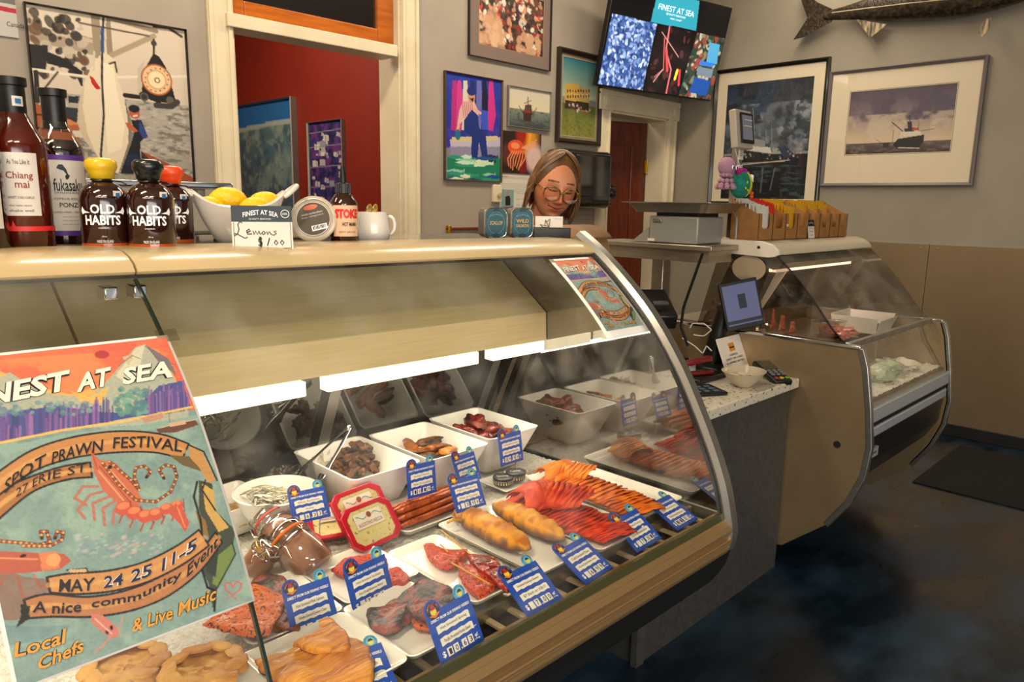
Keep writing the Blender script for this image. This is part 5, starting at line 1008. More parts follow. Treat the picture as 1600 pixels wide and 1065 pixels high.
    # prawn at the left
    L('b86a5a', 8, (40, 760), (60, 830), (80, 880)); L('b86a5a', 7, (0, 760), (-20, 800)); L('b86a5a', 7, (90, 755), (110, 790), (140, 785), (150, 800)); P('8a4a30', (-200, 760), (0, 740), (60, 760), (150, 770), (120, 830), (40, 890), (-200, 900), al=.7)
    P('b84a24', (-200, 690), (20, 685), (120, 690), (180, 690), (205, 712), (170, 738), (60, 750), (-200, 760)); P('d8702c', (105, 690), (160, 684), (170, 735), (115, 742)); E('e8a03c', (150, 710), 20, .8); E('20140f', (58, 698), 9, ry=.6); L('e08a4a', 5, (-200, 700), (100, 708)); antenna([(-160, 640), (0, 655), (60, 660), (110, 665), (140, 655), (130, 625), (112, 625), (115, 645)]); antenna([(60, 668), (140, 668), (175, 650), (180, 628), (162, 625), (155, 645)])
    # splash of blue
    for k in range(110): E(r.choice(['6a9ab8', '88b8b0', '9ac8c0', 'a8a0b8', '5a8ab0', 'c8a8a0']), (r.uniform(210, 500), 680-(r.uniform(210, 500)-210)*.12+r.uniform(-28, 28)), r.uniform(3, 11), .55, .5)
    # lower ribbons
    band([(60, 830), (130, 812), (250, 820), (370, 800), (480, 755), (580, 695), (640, 625)], [(75, 885), (150, 880), (260, 880), (380, 862), (490, 820), (590, 745), (660, 655)], 'b4712a')
    band([(130, 762), (200, 750), (310, 742), (420, 716), (520, 668), (590, 618)], [(140, 808), (220, 812), (330, 802), (440, 772), (540, 722), (620, 665)], 'c8892c')
    P('14161c', (50, 840), (80, 850), (70, 890), (35, 915), (50, 880)); L('14161c', 5, (190, 740), (250, 735), (255, 748)); P('c8a870', (195, 738), (250, 736), (250, 746), (200, 748))
    # little prawn, heart, washes
    P('c86a5c', (265, 870), (300, 875), (340, 910), (352, 935), (325, 945), (290, 920), (262, 895)); E('18141a', (312, 925), 5, ry=1.5); E('18141a', (325, 912), 5, ry=1.5); L('c87a6c', 5, (330, 930), (300, 965), (275, 985)); L('c87a6c', 4, (345, 920), (360, 880)); L('e0a898', 4, (275, 885), (325, 930))
    P('3a7a90', (-60, 900), (60, 910), (200, 905), (180, 940), (0, 970), (-60, 960), al=.45)
    for pts in ([(690, 812), (668, 795), (670, 775), (685, 778), (692, 790)], [(692, 790), (702, 772), (718, 778), (712, 798), (690, 812)]): L('c84a3a', 5, *pts)
    L('c84a3a', 3, (672, 825), (690, 815), (705, 828))
    g_ = cv.a.mean(2, keepdims=True); cv.a = (cv.a*.74+g_*.26)*np.array([.92, .84, .78])
    cv.tex(2.5, '4a4a48', .14, 21, .5, .7); return cv
ART = poster_art()
def ribbon_text(t, bot, topp, bold=0.0):
    """text run between two curves given in poster coordinates"""
    bo = np.array([puv(*p) for p in bot]); to = np.array([puv(*p) for p in topp]); k = np.linspace(0, 1, len(bo))
    vs, fs = glyphs(t, bold)
    a = np.array([v[0] for v in vs]); c = np.array([v[1] for v in vs])[:, None]
    B0 = np.stack([np.interp(a, k, bo[:, 0]), np.interp(a, k, bo[:, 1])], 1); T0 = np.stack([np.interp(a, k, to[:, 0]), np.interp(a, k, to[:, 1])], 1)
    return B0*(1-c)+T0*c, fs
up_ = lambda pts, h: [(x+h*.10, y-h) for x, y in pts]
WORDS = [('FINEST', [(-130, 268), (30, 238), (195, 205)], 62, 'w', .035), ('AT', [(222, 212), (320, 190)], 56, 'w', .035), ('SEA', [(360, 190), (430, 178), (512, 166)], 52, 'w', .035),
 ('SPOT', [(0, 515), (55, 470), (125, 432)], 40, 'k', .01), ('PRAWN', [(145, 425), (215, 402), (298, 386)], 36, 'k', .01), ('FESTIVAL', [(330, 378), (430, 374), (538, 388)], 34, 'k', .01), ('27 ERIE ST', [(35, 525), (120, 476), (250, 446)], 26, 'k', .0),
 ('MAY', [(165, 806), (215, 806), (272, 800)], 38, 'k', .015), ('24', [(300, 795), (328, 790), (358, 784)], 36, 'n', .02), ('25', [(382, 778), (412, 768), (445, 756)], 38, 'n', .02), ('11-5', [(476, 744), (525, 715), (580, 678)], 38, 'n', .02),
 ('A nice', [(85, 868), (160, 872), (232, 866)], 34, 'k', .015), ('community', [(262, 862), (400, 840), (535, 770)], 32, 'k', .015), ('Event', [(552, 762), (600, 715), (645, 668)], 38, 'k', .015),
 ('Local', [(28, 1005), (110, 985), (182, 960)], 46, 'y', .02), ('Chefs', [(98, 1045), (170, 1015), (238, 985)], 44, 'y', .02), ('& Live Music', [(385, 928), (510, 885), (638, 828)], 42, 'y', .02)]
M_pw = mat('poster_cream_ink', 'dccfc0', .5); M_pk = mat('poster_dark_ink', '1c1a24', .5); M_pn = mat('poster_navy_ink', '1a2040', .5); M_py = mat('poster_ochre_ink', 'c08a34', .5); M_paper = mat('poster_paper', 'e2ddd6', .5)
def poster(name, label, x0, x1, s0, s1, brd, curl=0):
    mid_ = on_glass((x0+x1)/2, (s0+s1)/2); t = thing(name, label, 'poster', mid_); Mo = off(mid_)
    B().surf(lambda u, v: on_glass(x0+(x1-x0)*u, s0+(s1-s0)*v, .0012), 6, 40).build('paper', M_paper, parent=t, M=Mo, solid=.0006)
    bl, bt, br_, bb_ = brd; xa, xb, sa, sb = x0+bl, x1-br_, s0+bt, s1-bb_
    def fn(U, V):
        q = on_glass(xa+(xb-xa)*U, sa+(sb-sa)*V, .0024); return (q[0]-mid_[0], q[1]-mid_[1], q[2]-mid_[2])
    ART.build('print', fn, M_vc, parent=t)
    def lay(b, uv, fs, l): b.add([on_glass(xa+(xb-xa)*u, sa+(sb-sa)*v, l) for u, v in uv], fs)
    kinds = {'w': M_pw, 'k': M_pk, 'n': M_pn, 'y': M_py}; nh = 0
    for w_, bot, h_, k, bo in WORDS:
        uv, fs = ribbon_text(w_, bot, up_(bot, h_), bo); b = B(); lay(b, uv, fs, .0036); b.build('lettering', kinds[k], parent=t, M=Mo, smooth=False); halo = B()
        if k in 'wy': uv2, fs2 = ribbon_text(w_, bot, up_(bot, h_), bo+.035); lay(halo, uv2, fs2, .0030); halo.build('lettering_outline', M_pk, parent=t, M=Mo, smooth=False)
        if k == 'n': uv2, fs2 = ribbon_text(w_, bot, up_(bot, h_), bo+.04); lay(halo, uv2, fs2, .0030); halo.build('lettering_outline', M_pw, parent=t, M=Mo, smooth=False)
    M_tape = glassmat('sticky_tape', 'd8d4c8', .12, .5)
    for x in (x0, x1): B().surf(lambda u, v, x=x: on_glass(x-.012+.024*u, s0-.008+.018*v, .0020), 2, 3).build('tape', M_tape, parent=t, M=Mo)
    return t
poster('festival_poster', 'large festival poster with prawns taped on the case glass at the left', PX0, PX1, PS0, PS1, (.003, .004, .003, .002))
sR0, sR1 = at_glass(890, 404)[1], at_glass(984, 524)[1]
poster('festival_poster', 'small white-bordered festival poster taped near the right end of the glass', 1.056, 1.186, sR0, sR1, (.009, .006, .006, .016))
# ================================================================== price cards
M_cb = mat('card_blue', '1746a8', .35, coat=.2); M_cw = mat('card_white', 'ded9d0', .5); M_em = mat('emblem_navy', '101a3c', .45); M_eo = mat('emblem_orange', 'd8702a', .5); M_ey = mat('emblem_yellow', 'd8c83a', .5); M_er = mat('emblem_red', 'a8281c', .5); M_sky = mat('badge_sky', '4a9ac0', .4); M_skyd = mat('badge_ink', '14303c', .5)
def price_card(label, l1, l2, price, px, zb=.8385, name='price_card', hs=1.0):
    TL, TR, BR, BL = px; A = at('z', zb, *BL); C_ = at('z', zb, *BR); e = C_-A; W_ = np.linalg.norm(e); e = e/W_
    d = ray(*TL); t_ = (e@(A-O))/(e@d); P_ = O+t_*d; v = P_-A; H_ = np.linalg.norm(v); v = v/H_
    if v[1] < 0: v = v*np.array([1, 1, 1])
    H_ = H_*hs; n = np.cross(e, v)  # facing the shopper
    t = thing(name, label, 'price card', group='blue price cards in the long case')
    c = (A+C_)/2; t.matrix_world = Matrix(((e[0], -n[0], v[0], c[0]), (e[1], -n[1], v[1], c[1]), (e[2], -n[2], v[2], c[2]), (0, 0, 0, 1)))
    W, H = W_, H_; k = W/.072
    if zb > .87:
        for s in (-1, 1): p0 = c+e*s*W_*.28+v*.012-n*.003; B().tube([p0, p0+np.array([0, .004, -.02]), (p0[0], p0[1]+.008, .838)], .0009, 6).build('wire_stand', M_chrome, parent=t, M=t.matrix_world.inverted())
    B().bb((-W/2, 0, 0), (W/2, .0014, H)).build('board', M_cb, parent=t, smooth=False)
    R1 = .0125*k; cx, cz = -W/2+R1*1.02, H+.001
    def disc(b, x, z, r, y, n=28, r0=0): 
        return b.lathe([(r0, 0), (r, 0)] if not r0 else [(r0, 0), (r, 0)], n, (x, y, z), rotm(PI/2), cap=(r0 == 0))
    def dk(b, x, z, r, y0, y1, n=28):
        a = [(x+r*math.cos(2*PI*i/n), z+r*math.sin(2*PI*i/n)) for i in range(n)]; return b.loft([[(p, y1, q) for p, q in a], [(p, y0, q) for p, q in a]])
    dk(B(), cx, cz, R1, .0002, .0015).build('emblem_tab', M_cb, parent=t, smooth=False); 
    em = dk(B(), cx, cz, R1*.80, -.0003, .0001); em = em.build('emblem', M_em, parent=t, smooth=False)
    dk(B(), cx, cz-.1*R1, R1*.36, -.0008, -.0003).build('emblem_face', M_ey, parent=em, smooth=False)
    B().add([(cx+a*R1, -.0010, cz+b_*R1) for a, b_ in ((-.5, .12), (-.25, .22), (-.2, .5), (0, .62), (.2, .5), (.25, .22), (.5, .12), (.2, .05), (-.2, .05))], [tuple(range(9))]).build('emblem_hat', M_er, parent=em, smooth=False)
    B().add([(cx+a*R1, -.0011, cz+b_*R1) for a, b_ in ((-.7, -.42), (-.2, -.3), (0, -.5), (.25, -.28), (.75, -.3), (.3, -.55), (0, -.7), (-.35, -.52))], [tuple(range(8))]).build('emblem_scroll', M_eo, parent=em, smooth=False)
    b = B(); [b.text(ch, lambda a, c, q=q: (cx+R1*(.60+.14*c)*math.cos(q-.22*a+.11), -.0010, cz+R1*(.60+.14*c)*math.sin(q-.22*a+.11))) for ch, q in zip('FINEST AT SEA', np.linspace(2.9, .25, 13)) if ch != ' ']; b.build('emblem_lettering', M_eo, parent=em, smooth=False)
    R2 = .0095*k; sx, sz = W/2-.010*k-R2*.3, H+R2*.55
    s2 = dk(B(), sx, sz, R2, .0004, .0012).build('badge', M_sky, parent=t, smooth=False); dk(B(), sx, sz, R2*.62, -.0001, .0003).build('badge_centre', mat('badge_pale', '7ab8d0', .4), parent=s2, smooth=False)
    dk(B(), sx, sz-.15*R2, R2*.34, -.0006, -.0001).build('badge_face', M_ey, parent=s2, smooth=False); B().add([(sx+a*R2, -.0008, sz+b_*R2) for a, b_ in ((-.42, .05), (-.2, .42), (.2, .42), (.42, .05))], [(0, 1, 2, 3)]).build('badge_hat', M_skyd, parent=s2, smooth=False)
    b = B(); [b.text(ch, lambda a, c, q=q: (sx+R2*(.68+.2*c)*math.cos(q-.2*a+.1), -.0003, sz+R2*(.68+.2*c)*math.sin(q-.2*a+.1))) for ch, q in zip('OCEAN WISE', np.linspace(3.0, .1, 10)) if ch != ' ']; b.build('badge_lettering', M_skyd, parent=s2, smooth=False)
    rows = [(H*.64, l1), (H*.40, l2)]; b = B()
    for z, _ in rows:
        h_ = H*.075; w_ = W*.36; pts = []
        for i in range(13): pts.append((-w_-.001+(2*w_+.002)*i/12, z+h_+(.0006*((i*7) % 3-1))))
        for i in range(13): pts.append((w_+.001-(2*w_+.002)*i/12, z-h_+(.0006*((i*5) % 3-1))))
        b.add([(x, -.0005, q) for x, q in pts], [tuple(range(26))])
    b.keepn = True; b.build('name_strip', M_cw, parent=t, smooth=False)
    b = B(); b.text('DIRECT FROM OUR FISHING VESSELS', lambda a, c: (-W*.44+a*W*.88+c*.0006, -.0006, H*.80+c*H*.055), .02); b.text('$', lambda a, c: (-W*.42+a*W*.07, -.0006, H*.10+c*H*.13), .02); b.text('\u00a2', lambda a, c: (W*.33+a*W*.08, -.0006, H*.14+c*H*.08)); b.text('100g', lambda a, c: (W*.31+a*W*.12, -.0006, H*.09+c*H*.035))
    b.build('lettering', M_text, parent=t, smooth=False)
    b = B(); [b.text(l, lambda a, c, z=z, l=l: (-W*.30*min(1, len(l)/14)+a*W*.60*min(1, len(l)/14), -.0010, z-H*.033+c*H*.065)) for z, l in rows if l]; b.build('lettering', M_ink, parent=t, smooth=False)
    x = -W*.31; dg = B(); tx = B()
    for ch in price:
        if ch == '.': dg.bb((x+.0004, -.0007, H*.09), (x+.0022, -.0004, H*.12)); x += W*.045; continue
        dg.bb((x, -.0007, H*.09), (x+W*.115, -.0004, H*.25)); 
        if ch != ' ': tx.text(ch, lambda a, c, x=x: (x+W*.03+a*W*.06, -.0011, H*.115+c*H*.11), .01)
        x += W*.145
    dg.build('digit_tile', M_cw, parent=t, smooth=False); tx.build('lettering', M_ink, parent=t, smooth=False)
    return t
CARDS = [
 ('blue card reading hot smoked pink salmon, standing behind the peppered fillets', 'Hot Smoked Pink Salmon', 'Haida Gwaii/Queen Char', ' 4.99', ((441, 925), (515, 903), (531, 975), (459, 1004)), .842),
 ('blue card reading hot smoked sockeye, Sea Dog/Skeena River', 'Hot Smoked Sockeye', 'Sea Dog/Skeena River', ' 7.50', ((537, 893), (603, 871), (617, 931), (554, 963)), .842),
 ('blue card reading smoked sablefish, cut off by the bottom edge', 'Smoked Sablefish', 'Haida Gwaii', ' 9.99', ((512, 1030), (597, 1003), (626, 1078), (540, 1110)), .838),
 ('blue card reading hot smoked spring, priced 10.63', 'Hot Smoked Spring', 'Pacific Provider/Haida Gwaii', '10.63', ((664, 962), (736, 938), (757, 999), (691, 1041)), .835),
 ('blue card reading smoked sockeye skewer, priced 7.00', 'Smoked Sockeye Skewer', '$7 Each or 3/$15', ' 7.00', ((781, 901), (840, 882), (880, 934), (825, 964)), .835),
 ('blue card reading cold smoked tuna, priced 6.99', 'Cold Smoked Tuna', 'Nordic Spirit/Haida Gwaii', ' 6.99', ((867, 862), (921, 842), (958, 886), (916, 913)), .835),
 ('blue card reading cold smoked sockeye, priced 7.31', 'Cold Smoked Sockeye', 'Sea Dog/Skeena River', ' 7.31', ((955, 814), (1001, 799), (1034, 840), (996, 863)), .835),
 ('blue card reading cold smoked spring, last of the front row on the right', 'Cold Smoked Spring', 'Pacific Provider/Haida Gwaii', '11.33', ((1012, 788), (1052, 772), (1091, 810), (1059, 828)), .835),
 ('blue card reading white anchovies in front of the round bowl', 'White Anchovies', 'Italy', ' 6.33', ((449, 771), (507, 763), (517, 806), (459, 820)), .893),
 ('blue card reading smoked oyster in front of the square mussel bowl', 'Smoked Oyster', 'Made On Location', '10.19', ((635, 729), (680, 727), (682, 768), (638, 780)), .888),
 ('blue card reading candied coho, half hidden behind another card', 'Candied Coho', 'Ocean Virtue', ' 8.00', ((706, 716), (742, 708), (752, 747), (718, 760)), .888),
 ('blue card reading salmon pepperoni beside the sausage sticks', 'Salmon Pepperoni', 'Made on location', ' 3.99', ((700, 752), (742, 741), (760, 788), (714, 802)), .878),
 ('blue card reading spring salmon candy in front of the far square bowl', 'Spring Salmon Candy', 'Pacific Provider/Haida Gwaii', '09.99', ((778, 681), (813, 676), (818, 718), (783, 729)), .892)]
for lb, a, b_, pr, px, zb in CARDS: price_card(lb, a, b_, pr, px, zb)
# ================================================================== trays, bowls and smoked fish
def rrect(x0, x1, y0, y1, r, z, n=5):
    o = []
    for cx, cy, a0 in ((x1-r, y1-r, 0), (x0+r, y1-r, PI/2), (x0+r, y0+r, PI), (x1-r, y0+r, 1.5*PI)): o += [(cx+r*math.cos(a0+k*PI/2/n), cy+r*math.sin(a0+k*PI/2/n), z) for k in range(n+1)]
    return o
def tray(label, x0, x1, y0, y1, z=.843, h=.011, r=.012, name='serving_tray', rz=0.0, cat='tray'):
    cx, cy = (x0+x1)/2, (y0+y1)/2; w_, d = (x1-x0)/2, (y1-y0)/2; t = thing(name, label, cat, (cx, cy, z), rz, group='white serving trays' if cat == 'tray' else None)
    R = lambda i, zz: rrect(-w_+i, w_-i, -d+i, d-i, max(r-i*.5, .003), zz)
    B().loft([R(.016, 0), R(.010, .0005), R(.001, h), R(0, h+.001), R(.003, h+.0012), R(.012, .004), R(.018, .003)]).build('dish', M_white, parent=t, angle=45); return t
def sqbowl(label, x0, x1, y0, y1, z0=.842, z1=.93):
    cx, cy = (x0+x1)/2, (y0+y1)/2; w_, d = (x1-x0)/2, (y1-y0)/2; t = thing('serving_bowl', label, 'bowl', (cx, cy, z0), group='square white bowls'); h = z1-z0
    R = lambda k, zz, rr, i=0: rrect(-w_*k+i, w_*k-i, -d*k+i, d*k-i, rr, zz)
    B().loft([R(.60, 0, .012), R(.64, .004, .014), R(.99, h-.001, .013), R(1, h+.001, .013), R(1, h+.001, .013, .004), R(.94, h*.8, .012, .004), R(.66, .012, .014, .002), R(.6, .009, .012)]).build('basin', M_white, parent=t, angle=45); return t
def vcolor(o, fn):
    me = o.data; ca = me.color_attributes.new('Col', 'FLOAT_COLOR', 'POINT'); c = []
    for v in me.vertices: c += list(lin(fn(v.co, v.normal)))+[1]
    ca.data.foreach_set('color', c)
M_fv = mat('fish_flesh', 'ffffff', .5, spec=.25, vcol=True, coat=.02, bump=.2, bscale=180)
def mixc(a, b, t): a = [int(a[i:i+2], 16)/255 for i in (0, 2, 4)]; b = [int(b[i:i+2], 16)/255 for i in (0, 2, 4)]; t = max(0, min(1, t)); return [x*(1-t)+y*t for x, y in zip(a, b)]
# sliced salmon, shingled
def sliced(label, name, pts, n, wid, cols, seed=1, z=.850, lift=0.010, hump=.012):
    r = random.Random(seed); P = [Vector(at('z', z, *p)) for p in pts]; c = sum(P, Vector())/len(P); t = thing(name, label, 'sliced salmon', (c.x, c.y, z)); b = B(); L = len(P)-1
    for k in range(n):
        u = k/(n-1)*L; i = min(int(u), L-1); q = P[i].lerp(P[i+1], u-i)-Vector((c.x, c.y, z)); d = (P[i+1]-P[i]).normalized(); s_ = Vector((-d.y, d.x, 0))
        w_ = wid*(.75+.25*math.sin(PI*min(1, max(0, (k+2)/(n+3)))))*r.uniform(.9, 1.08); ph = r.uniform(0, 9)
        def f(a, c_, q=q, d=d, s_=s_, w_=w_, ph=ph):
            x = (a-.5)*w_; y = (c_-.5)*.034; arch = hump*(1-(2*a-1)**2)**.6; e_ = .0016*nz3((a*3, c_*2, ph), 1.6); yy = y+.012*(2*a-1)**2+e_*1.5
            return q+s_*x-d*yy+Vector((0, 0, arch+lift*(1-c_)+e_+.0007*math.sin(a*14+ph)))
        b.surf(f, 16, 5)
    o = b.build('slices', M_fv, parent=t, solid=.0016, angle=70); vcolor(o, lambda co, n_: mixc(cols[0], cols[1], .5+1.1*nz3(co, 60, seed))); return t
tray('long white tray of orange cold smoked spring salmon, nearest the end glass', 1.034, 1.186, .705, .985)
sliced('bright orange sliced salmon fanned on the tray nearest the end glass', 'sliced_salmon', [(872, 752), (905, 762), (960, 782), (998, 800), (1012, 808)], 26, .092, ('e8871c', 'c8530e'), 3)
sliced('pale orange folded salmon slices heaped at the back of the right tray', 'sliced_salmon', [(862, 746), (885, 744), (918, 750)], 11, .075, ('f09a2c', 'd8691a'), 8, .858, .012, .02)
tray('long white tray of deep red cold smoked sockeye', .892, 1.022, .675, .938)
sliced('deep red sliced sockeye fanned toward the front of its tray', 'sliced_salmon', [(820, 786), (880, 808), (938, 830), (968, 847)], 26, .094, ('d8400c', 'ae2004'), 5)
sliced('glossy red folded sockeye slices mounded on top of the fan', 'sliced_salmon', [(828, 786), (850, 782), (885, 786), (912, 792)], 13, .088, ('e04e18', 'b8280a'), 6, .872, .014, .022)
tray('white tray carrying two golden smoked tuna loins', .762, .886, .69, .932)
def loin(label, p0, p1, w_, seed):
    a, c = Vector(at('z', .855, *p0)), Vector(at('z', .855, *p1)); m = (a+c)/2; d = c-a; L = d.length; t = thing('smoked_tuna_loin', label, 'smoked fish', tuple(m), math.atan2(d.y, d.x)); b = B(); n = 40; k = 24; rings = []
    for i in range(n+1):
        u = i/n; x = (u-.5)*L; e = max(.08, (1-abs(2*u-1)**3.2))**.55; rr = []
        for j in range(k):
            th = 2*PI*j/k; y = w_*.5*e*math.copysign(abs(math.cos(th))**.75, math.cos(th)); z = (.019 if math.sin(th) > 0 else .010)*e*math.copysign(abs(math.sin(th))**.7, math.sin(th))
            g = 1+.16*nz3((x, y, z), 70, seed)+.05*math.sin(x*420+math.sin(y*90)*2)*(1 if math.sin(th) > 0 else .2); rr.append((x, y*g, .004+z*g))
        rings.append(rr)
    b.loft(rings); o = b.build('loin', M_fv, parent=t, angle=75, M=Matrix.Translation((0, 0, .005)))
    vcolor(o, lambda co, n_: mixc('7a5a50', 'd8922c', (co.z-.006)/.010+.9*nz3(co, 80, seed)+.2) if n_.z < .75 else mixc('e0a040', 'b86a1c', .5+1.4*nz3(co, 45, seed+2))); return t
loin('plump golden smoked tuna loin at the front of its tray', (712, 806), (826, 866), .050, 3); loin('golden smoked tuna loin behind the other one', (772, 796), (880, 850), .045, 7)
b = B()
for k, (px, py) in enumerate(((722, 800), (735, 797), (750, 798), (712, 812))):
    q = at('z', .868, px, py); b.tube([(q[0]+.016*math.cos(a+k), q[1]+.010*math.sin(a+k), q[2]+.006*math.sin(a*1.5)) for a in np.linspace(0, 3.6, 9)], [.004]*9, 7, .6)
tag(b.build('tuna_trimmings', mat('pale_fish', 'c8903a', .35, col2='a8702a', scale=60, coat=.3)), 'curled pale trimmings at the back of the tuna tray', 'smoked fish')
# peppered pieces
def pepper(nm, c, c2='2a120a', sc=260): return mat(nm, c, .45, col2=c2, scale=sc, contrast=(.56, .62), bump=.8, bscale=110, coat=.08, spec=.35)
M_pr = pepper('peppered_red', 'c23a12'); M_po = pepper('peppered_orange', 'd8661c'); M_dr = mat('dark_smoked', '84341a', .4, col2='1e120e', scale=48, bump=.7, bscale=70, coat=.04, contrast=(.42, .58)); M_gl = mat('glazed_red', 'a82412', .2, col2='6a120a', scale=40, coat=.25, bump=.8, bscale=70); M_gold = mat('golden_fillet', 'd8922a', .4, col2='a8601a', scale=26, stretch=(.5, 4, 1), bump=.6, bscale=45, coat=.08)
def fillet(label, pxs, th, m, z=.852, seed=0, name='smoked_fillet', skin=None, cat='smoked fish', tilt=0.0, hgt=None):
    """fillet whose outline is given by its corners on the tray; puffed in the middle"""
    P = [Vector(at('z', z, *p)) for p in pxs]; c = sum(P, Vector())/len(P); t = thing(name, label, cat, (c.x, c.y, z)); Q = smoothprof([tuple((p-c)[:2]) for p in P+[P[0]]], 48)[:-1]; rings = []
    prof = [(.94, 0), (1.0, .15), (1.0, .55), (.965, .82), (.88, .95), (.6, 1.0), (.3, .97), (.08, .98)]
    for k, h in prof:
        rr = []
        for x, y in Q:
            g = 1+.09*nz3((x, y, h*.02), 75, seed); zz = h*th*.8*(1+.45*nz3((x*k, y*k, 0), 38, seed))+.0018*nz3((x*k, y*k, 0), 120, seed) + tilt*(x*k); rr.append((x*k*g, y*k*g, zz))
        rings.append(rr)
    B().loft(rings).build('flesh', m, parent=t, angle=60)
    if skin: B().loft([[(p[0]*1.01, p[1]*1.01, p[2]-.0008) for p in rings[0]], [(p[0]*1.012, p[1]*1.012, p[2]) for p in rings[1]]]).build('skin', skin, parent=t, angle=60)
    return t
tray('narrow white tray of smoked sockeye skewers', .638, .740, .695, .905)
fillet('peppered red fillet piece at the back of the skewer tray', [(662, 855), (672, 852), (700, 863), (732, 864), (718, 882), (705, 892), (688, 890), (670, 875)], .011, M_pr, seed=1)
fillet('wide peppered red fillet piece at the front of the skewer tray', [(715, 885), (740, 890), (765, 905), (775, 918), (752, 937), (735, 928), (718, 905)], .011, M_pr, seed=2)
fillet('glossy glazed dark red fillet piece lying across the skewers', [(730, 872), (752, 871), (772, 878), (785, 895), (795, 918), (790, 926), (770, 912), (745, 895)], .012, M_gl, z=.856, seed=3)
def skewer(label, a, b_, z0, z1): p, q = at('z', z0, *a), at('z', z1, *b_); o = B().cyl(p, q, .0013, .0012, 8).build('wooden_skewer', mat('skewer_wood', 'c8963c', .5)); tag(o, label, 'skewer', 'wooden skewers')
skewer('wooden skewer resting across the front salmon pieces', (706, 879), (765, 912), .872, .870); skewer('wooden skewer poking up behind the skewer tray', (690, 828), (735, 866), .861, .858); skewer('short wooden skewer end above the back salmon piece', (688, 850), (700, 862), .866, .864)
tray('white tray of dark hot smoked spring salmon', .497, .612, .655, .812)
fillet('long dark smoked salmon fillet with rolled black tip', [(570, 962), (590, 962), (640, 925), (665, 912), (680, 920), (672, 945), (640, 975), (610, 993), (585, 985)], .013, M_dr, z=.855, seed=5, skin=M_blkm)
fillet('dark smoked fillet with grey skin lying over the first', [(632, 955), (668, 918), (690, 917), (712, 932), (705, 965), (680, 975), (655, 970)], .014, M_dr, z=.864, seed=6, skin=mat('fish_skin_grey', '3a3634', .35, col2='6a6460', scale=50, coat=.4))
fillet('orange-edged smoked fillet at the bottom of the dark pile', [(640, 965), (690, 962), (712, 972), (700, 985), (650, 984)], .009, M_po, z=.853, seed=7)
tray('white tray of small hot smoked sockeye pieces', .508, .640, .815, .952, rz=.03)
fillet('peppered orange-red piece behind the seven fifty card', [(518, 893), (535, 880), (560, 872), (600, 873), (600, 905), (560, 908), (532, 903)], .010, M_pr, seed=8)
fillet('peppered orange-red piece to the right of the card', [(608, 893), (622, 892), (640, 907), (636, 914), (612, 918), (600, 910)], .010, M_pr, seed=9)
tray('white tray of large peppered pink salmon fillets', .372, .505, .81, .957, rz=-.03)
fillet('broad peppered orange salmon fillet at the left of its tray', [(318, 975), (360, 945), (395, 920), (442, 938), (440, 960), (415, 994), (370, 990)], .010, M_po, z=.862, seed=10, tilt=.06)
fillet('second peppered orange fillet behind the broad one', [(392, 915), (405, 902), (430, 903), (450, 915), (455, 960), (430, 985), (415, 960)], .012, M_dr, z=.853, seed=11)
fillet('browned peppered fillet edge beside the four ninety nine card', [(425, 962), (455, 950), (470, 985), (450, 988), (425, 985)], .010, pepper('peppered_brown', '8a4a22'), z=.852, seed=12)
tray('white tray of golden smoked sablefish at the bottom edge', .352, .497, .655, .806)
fillet('long golden smoked sablefish fillet in the foreground', [(398, 1040), (440, 1025), (500, 1008), (560, 1005), (580, 1030), (575, 1075), (500, 1085), (430, 1066)], .014, M_gold, z=.860, seed=13, skin=M_blkm)
fillet('golden sablefish tail piece leaning on the foreground fillet', [(458, 1010), (495, 995), (500, 975), (520, 975), (545, 1003), (540, 1020), (490, 1022)], .014, M_gold, z=.872, seed=14)
# pies by the poster
tray('white plate of golden pies below the large poster', *(lambda a, c: (a[0]-.015, c[0], .66, .80))(at('z', .85, 120, 1050), at('z', .85, 400, 1040)), z=.843)
M_pie = mat('golden_pastry', 'd8a24c', .55, col2='b87426', scale=26, bump=.4, bscale=60, contrast=(.4, .7))
for (px, py), lb in (((196, 1046), 'golden folded-edge pie at the left of the pair'), ((318, 1050), 'golden folded-edge pie at the right of the pair')):
    q = at('z', .858, px, py); t = thing('pie', lb, 'pie', (q[0], q[1], .852), group='golden pies'); b = B()
    b.surf(lambda u, v: ((.048*v*(1+.05*math.sin(9*2*PI*u)*v)*math.cos(2*PI*u)), .044*v*(1+.05*math.sin(9*2*PI*u)*v)*math.sin(2*PI*u), .010+.010*(v**3)*(1-.35*math.sin(9*2*PI*u+v))+.004*nz3((u*6, v*4, 0), 1.5, px)-.018*max(0, v-.9)*8), 60, 14, wrap=True); b.build('crust', M_pie, parent=t, angle=75)
    b = B()
    for k in range(9):
        a = 2*PI*k/9; b.ell((.038*math.cos(a), .035*math.sin(a), .0165), (.019, .010, .0032), R=rotm(.1, .1, a+1.2), amp=.3, ns=1.5, seed=k)
    b.build('folded_edge', M_pie, parent=t, angle=75)
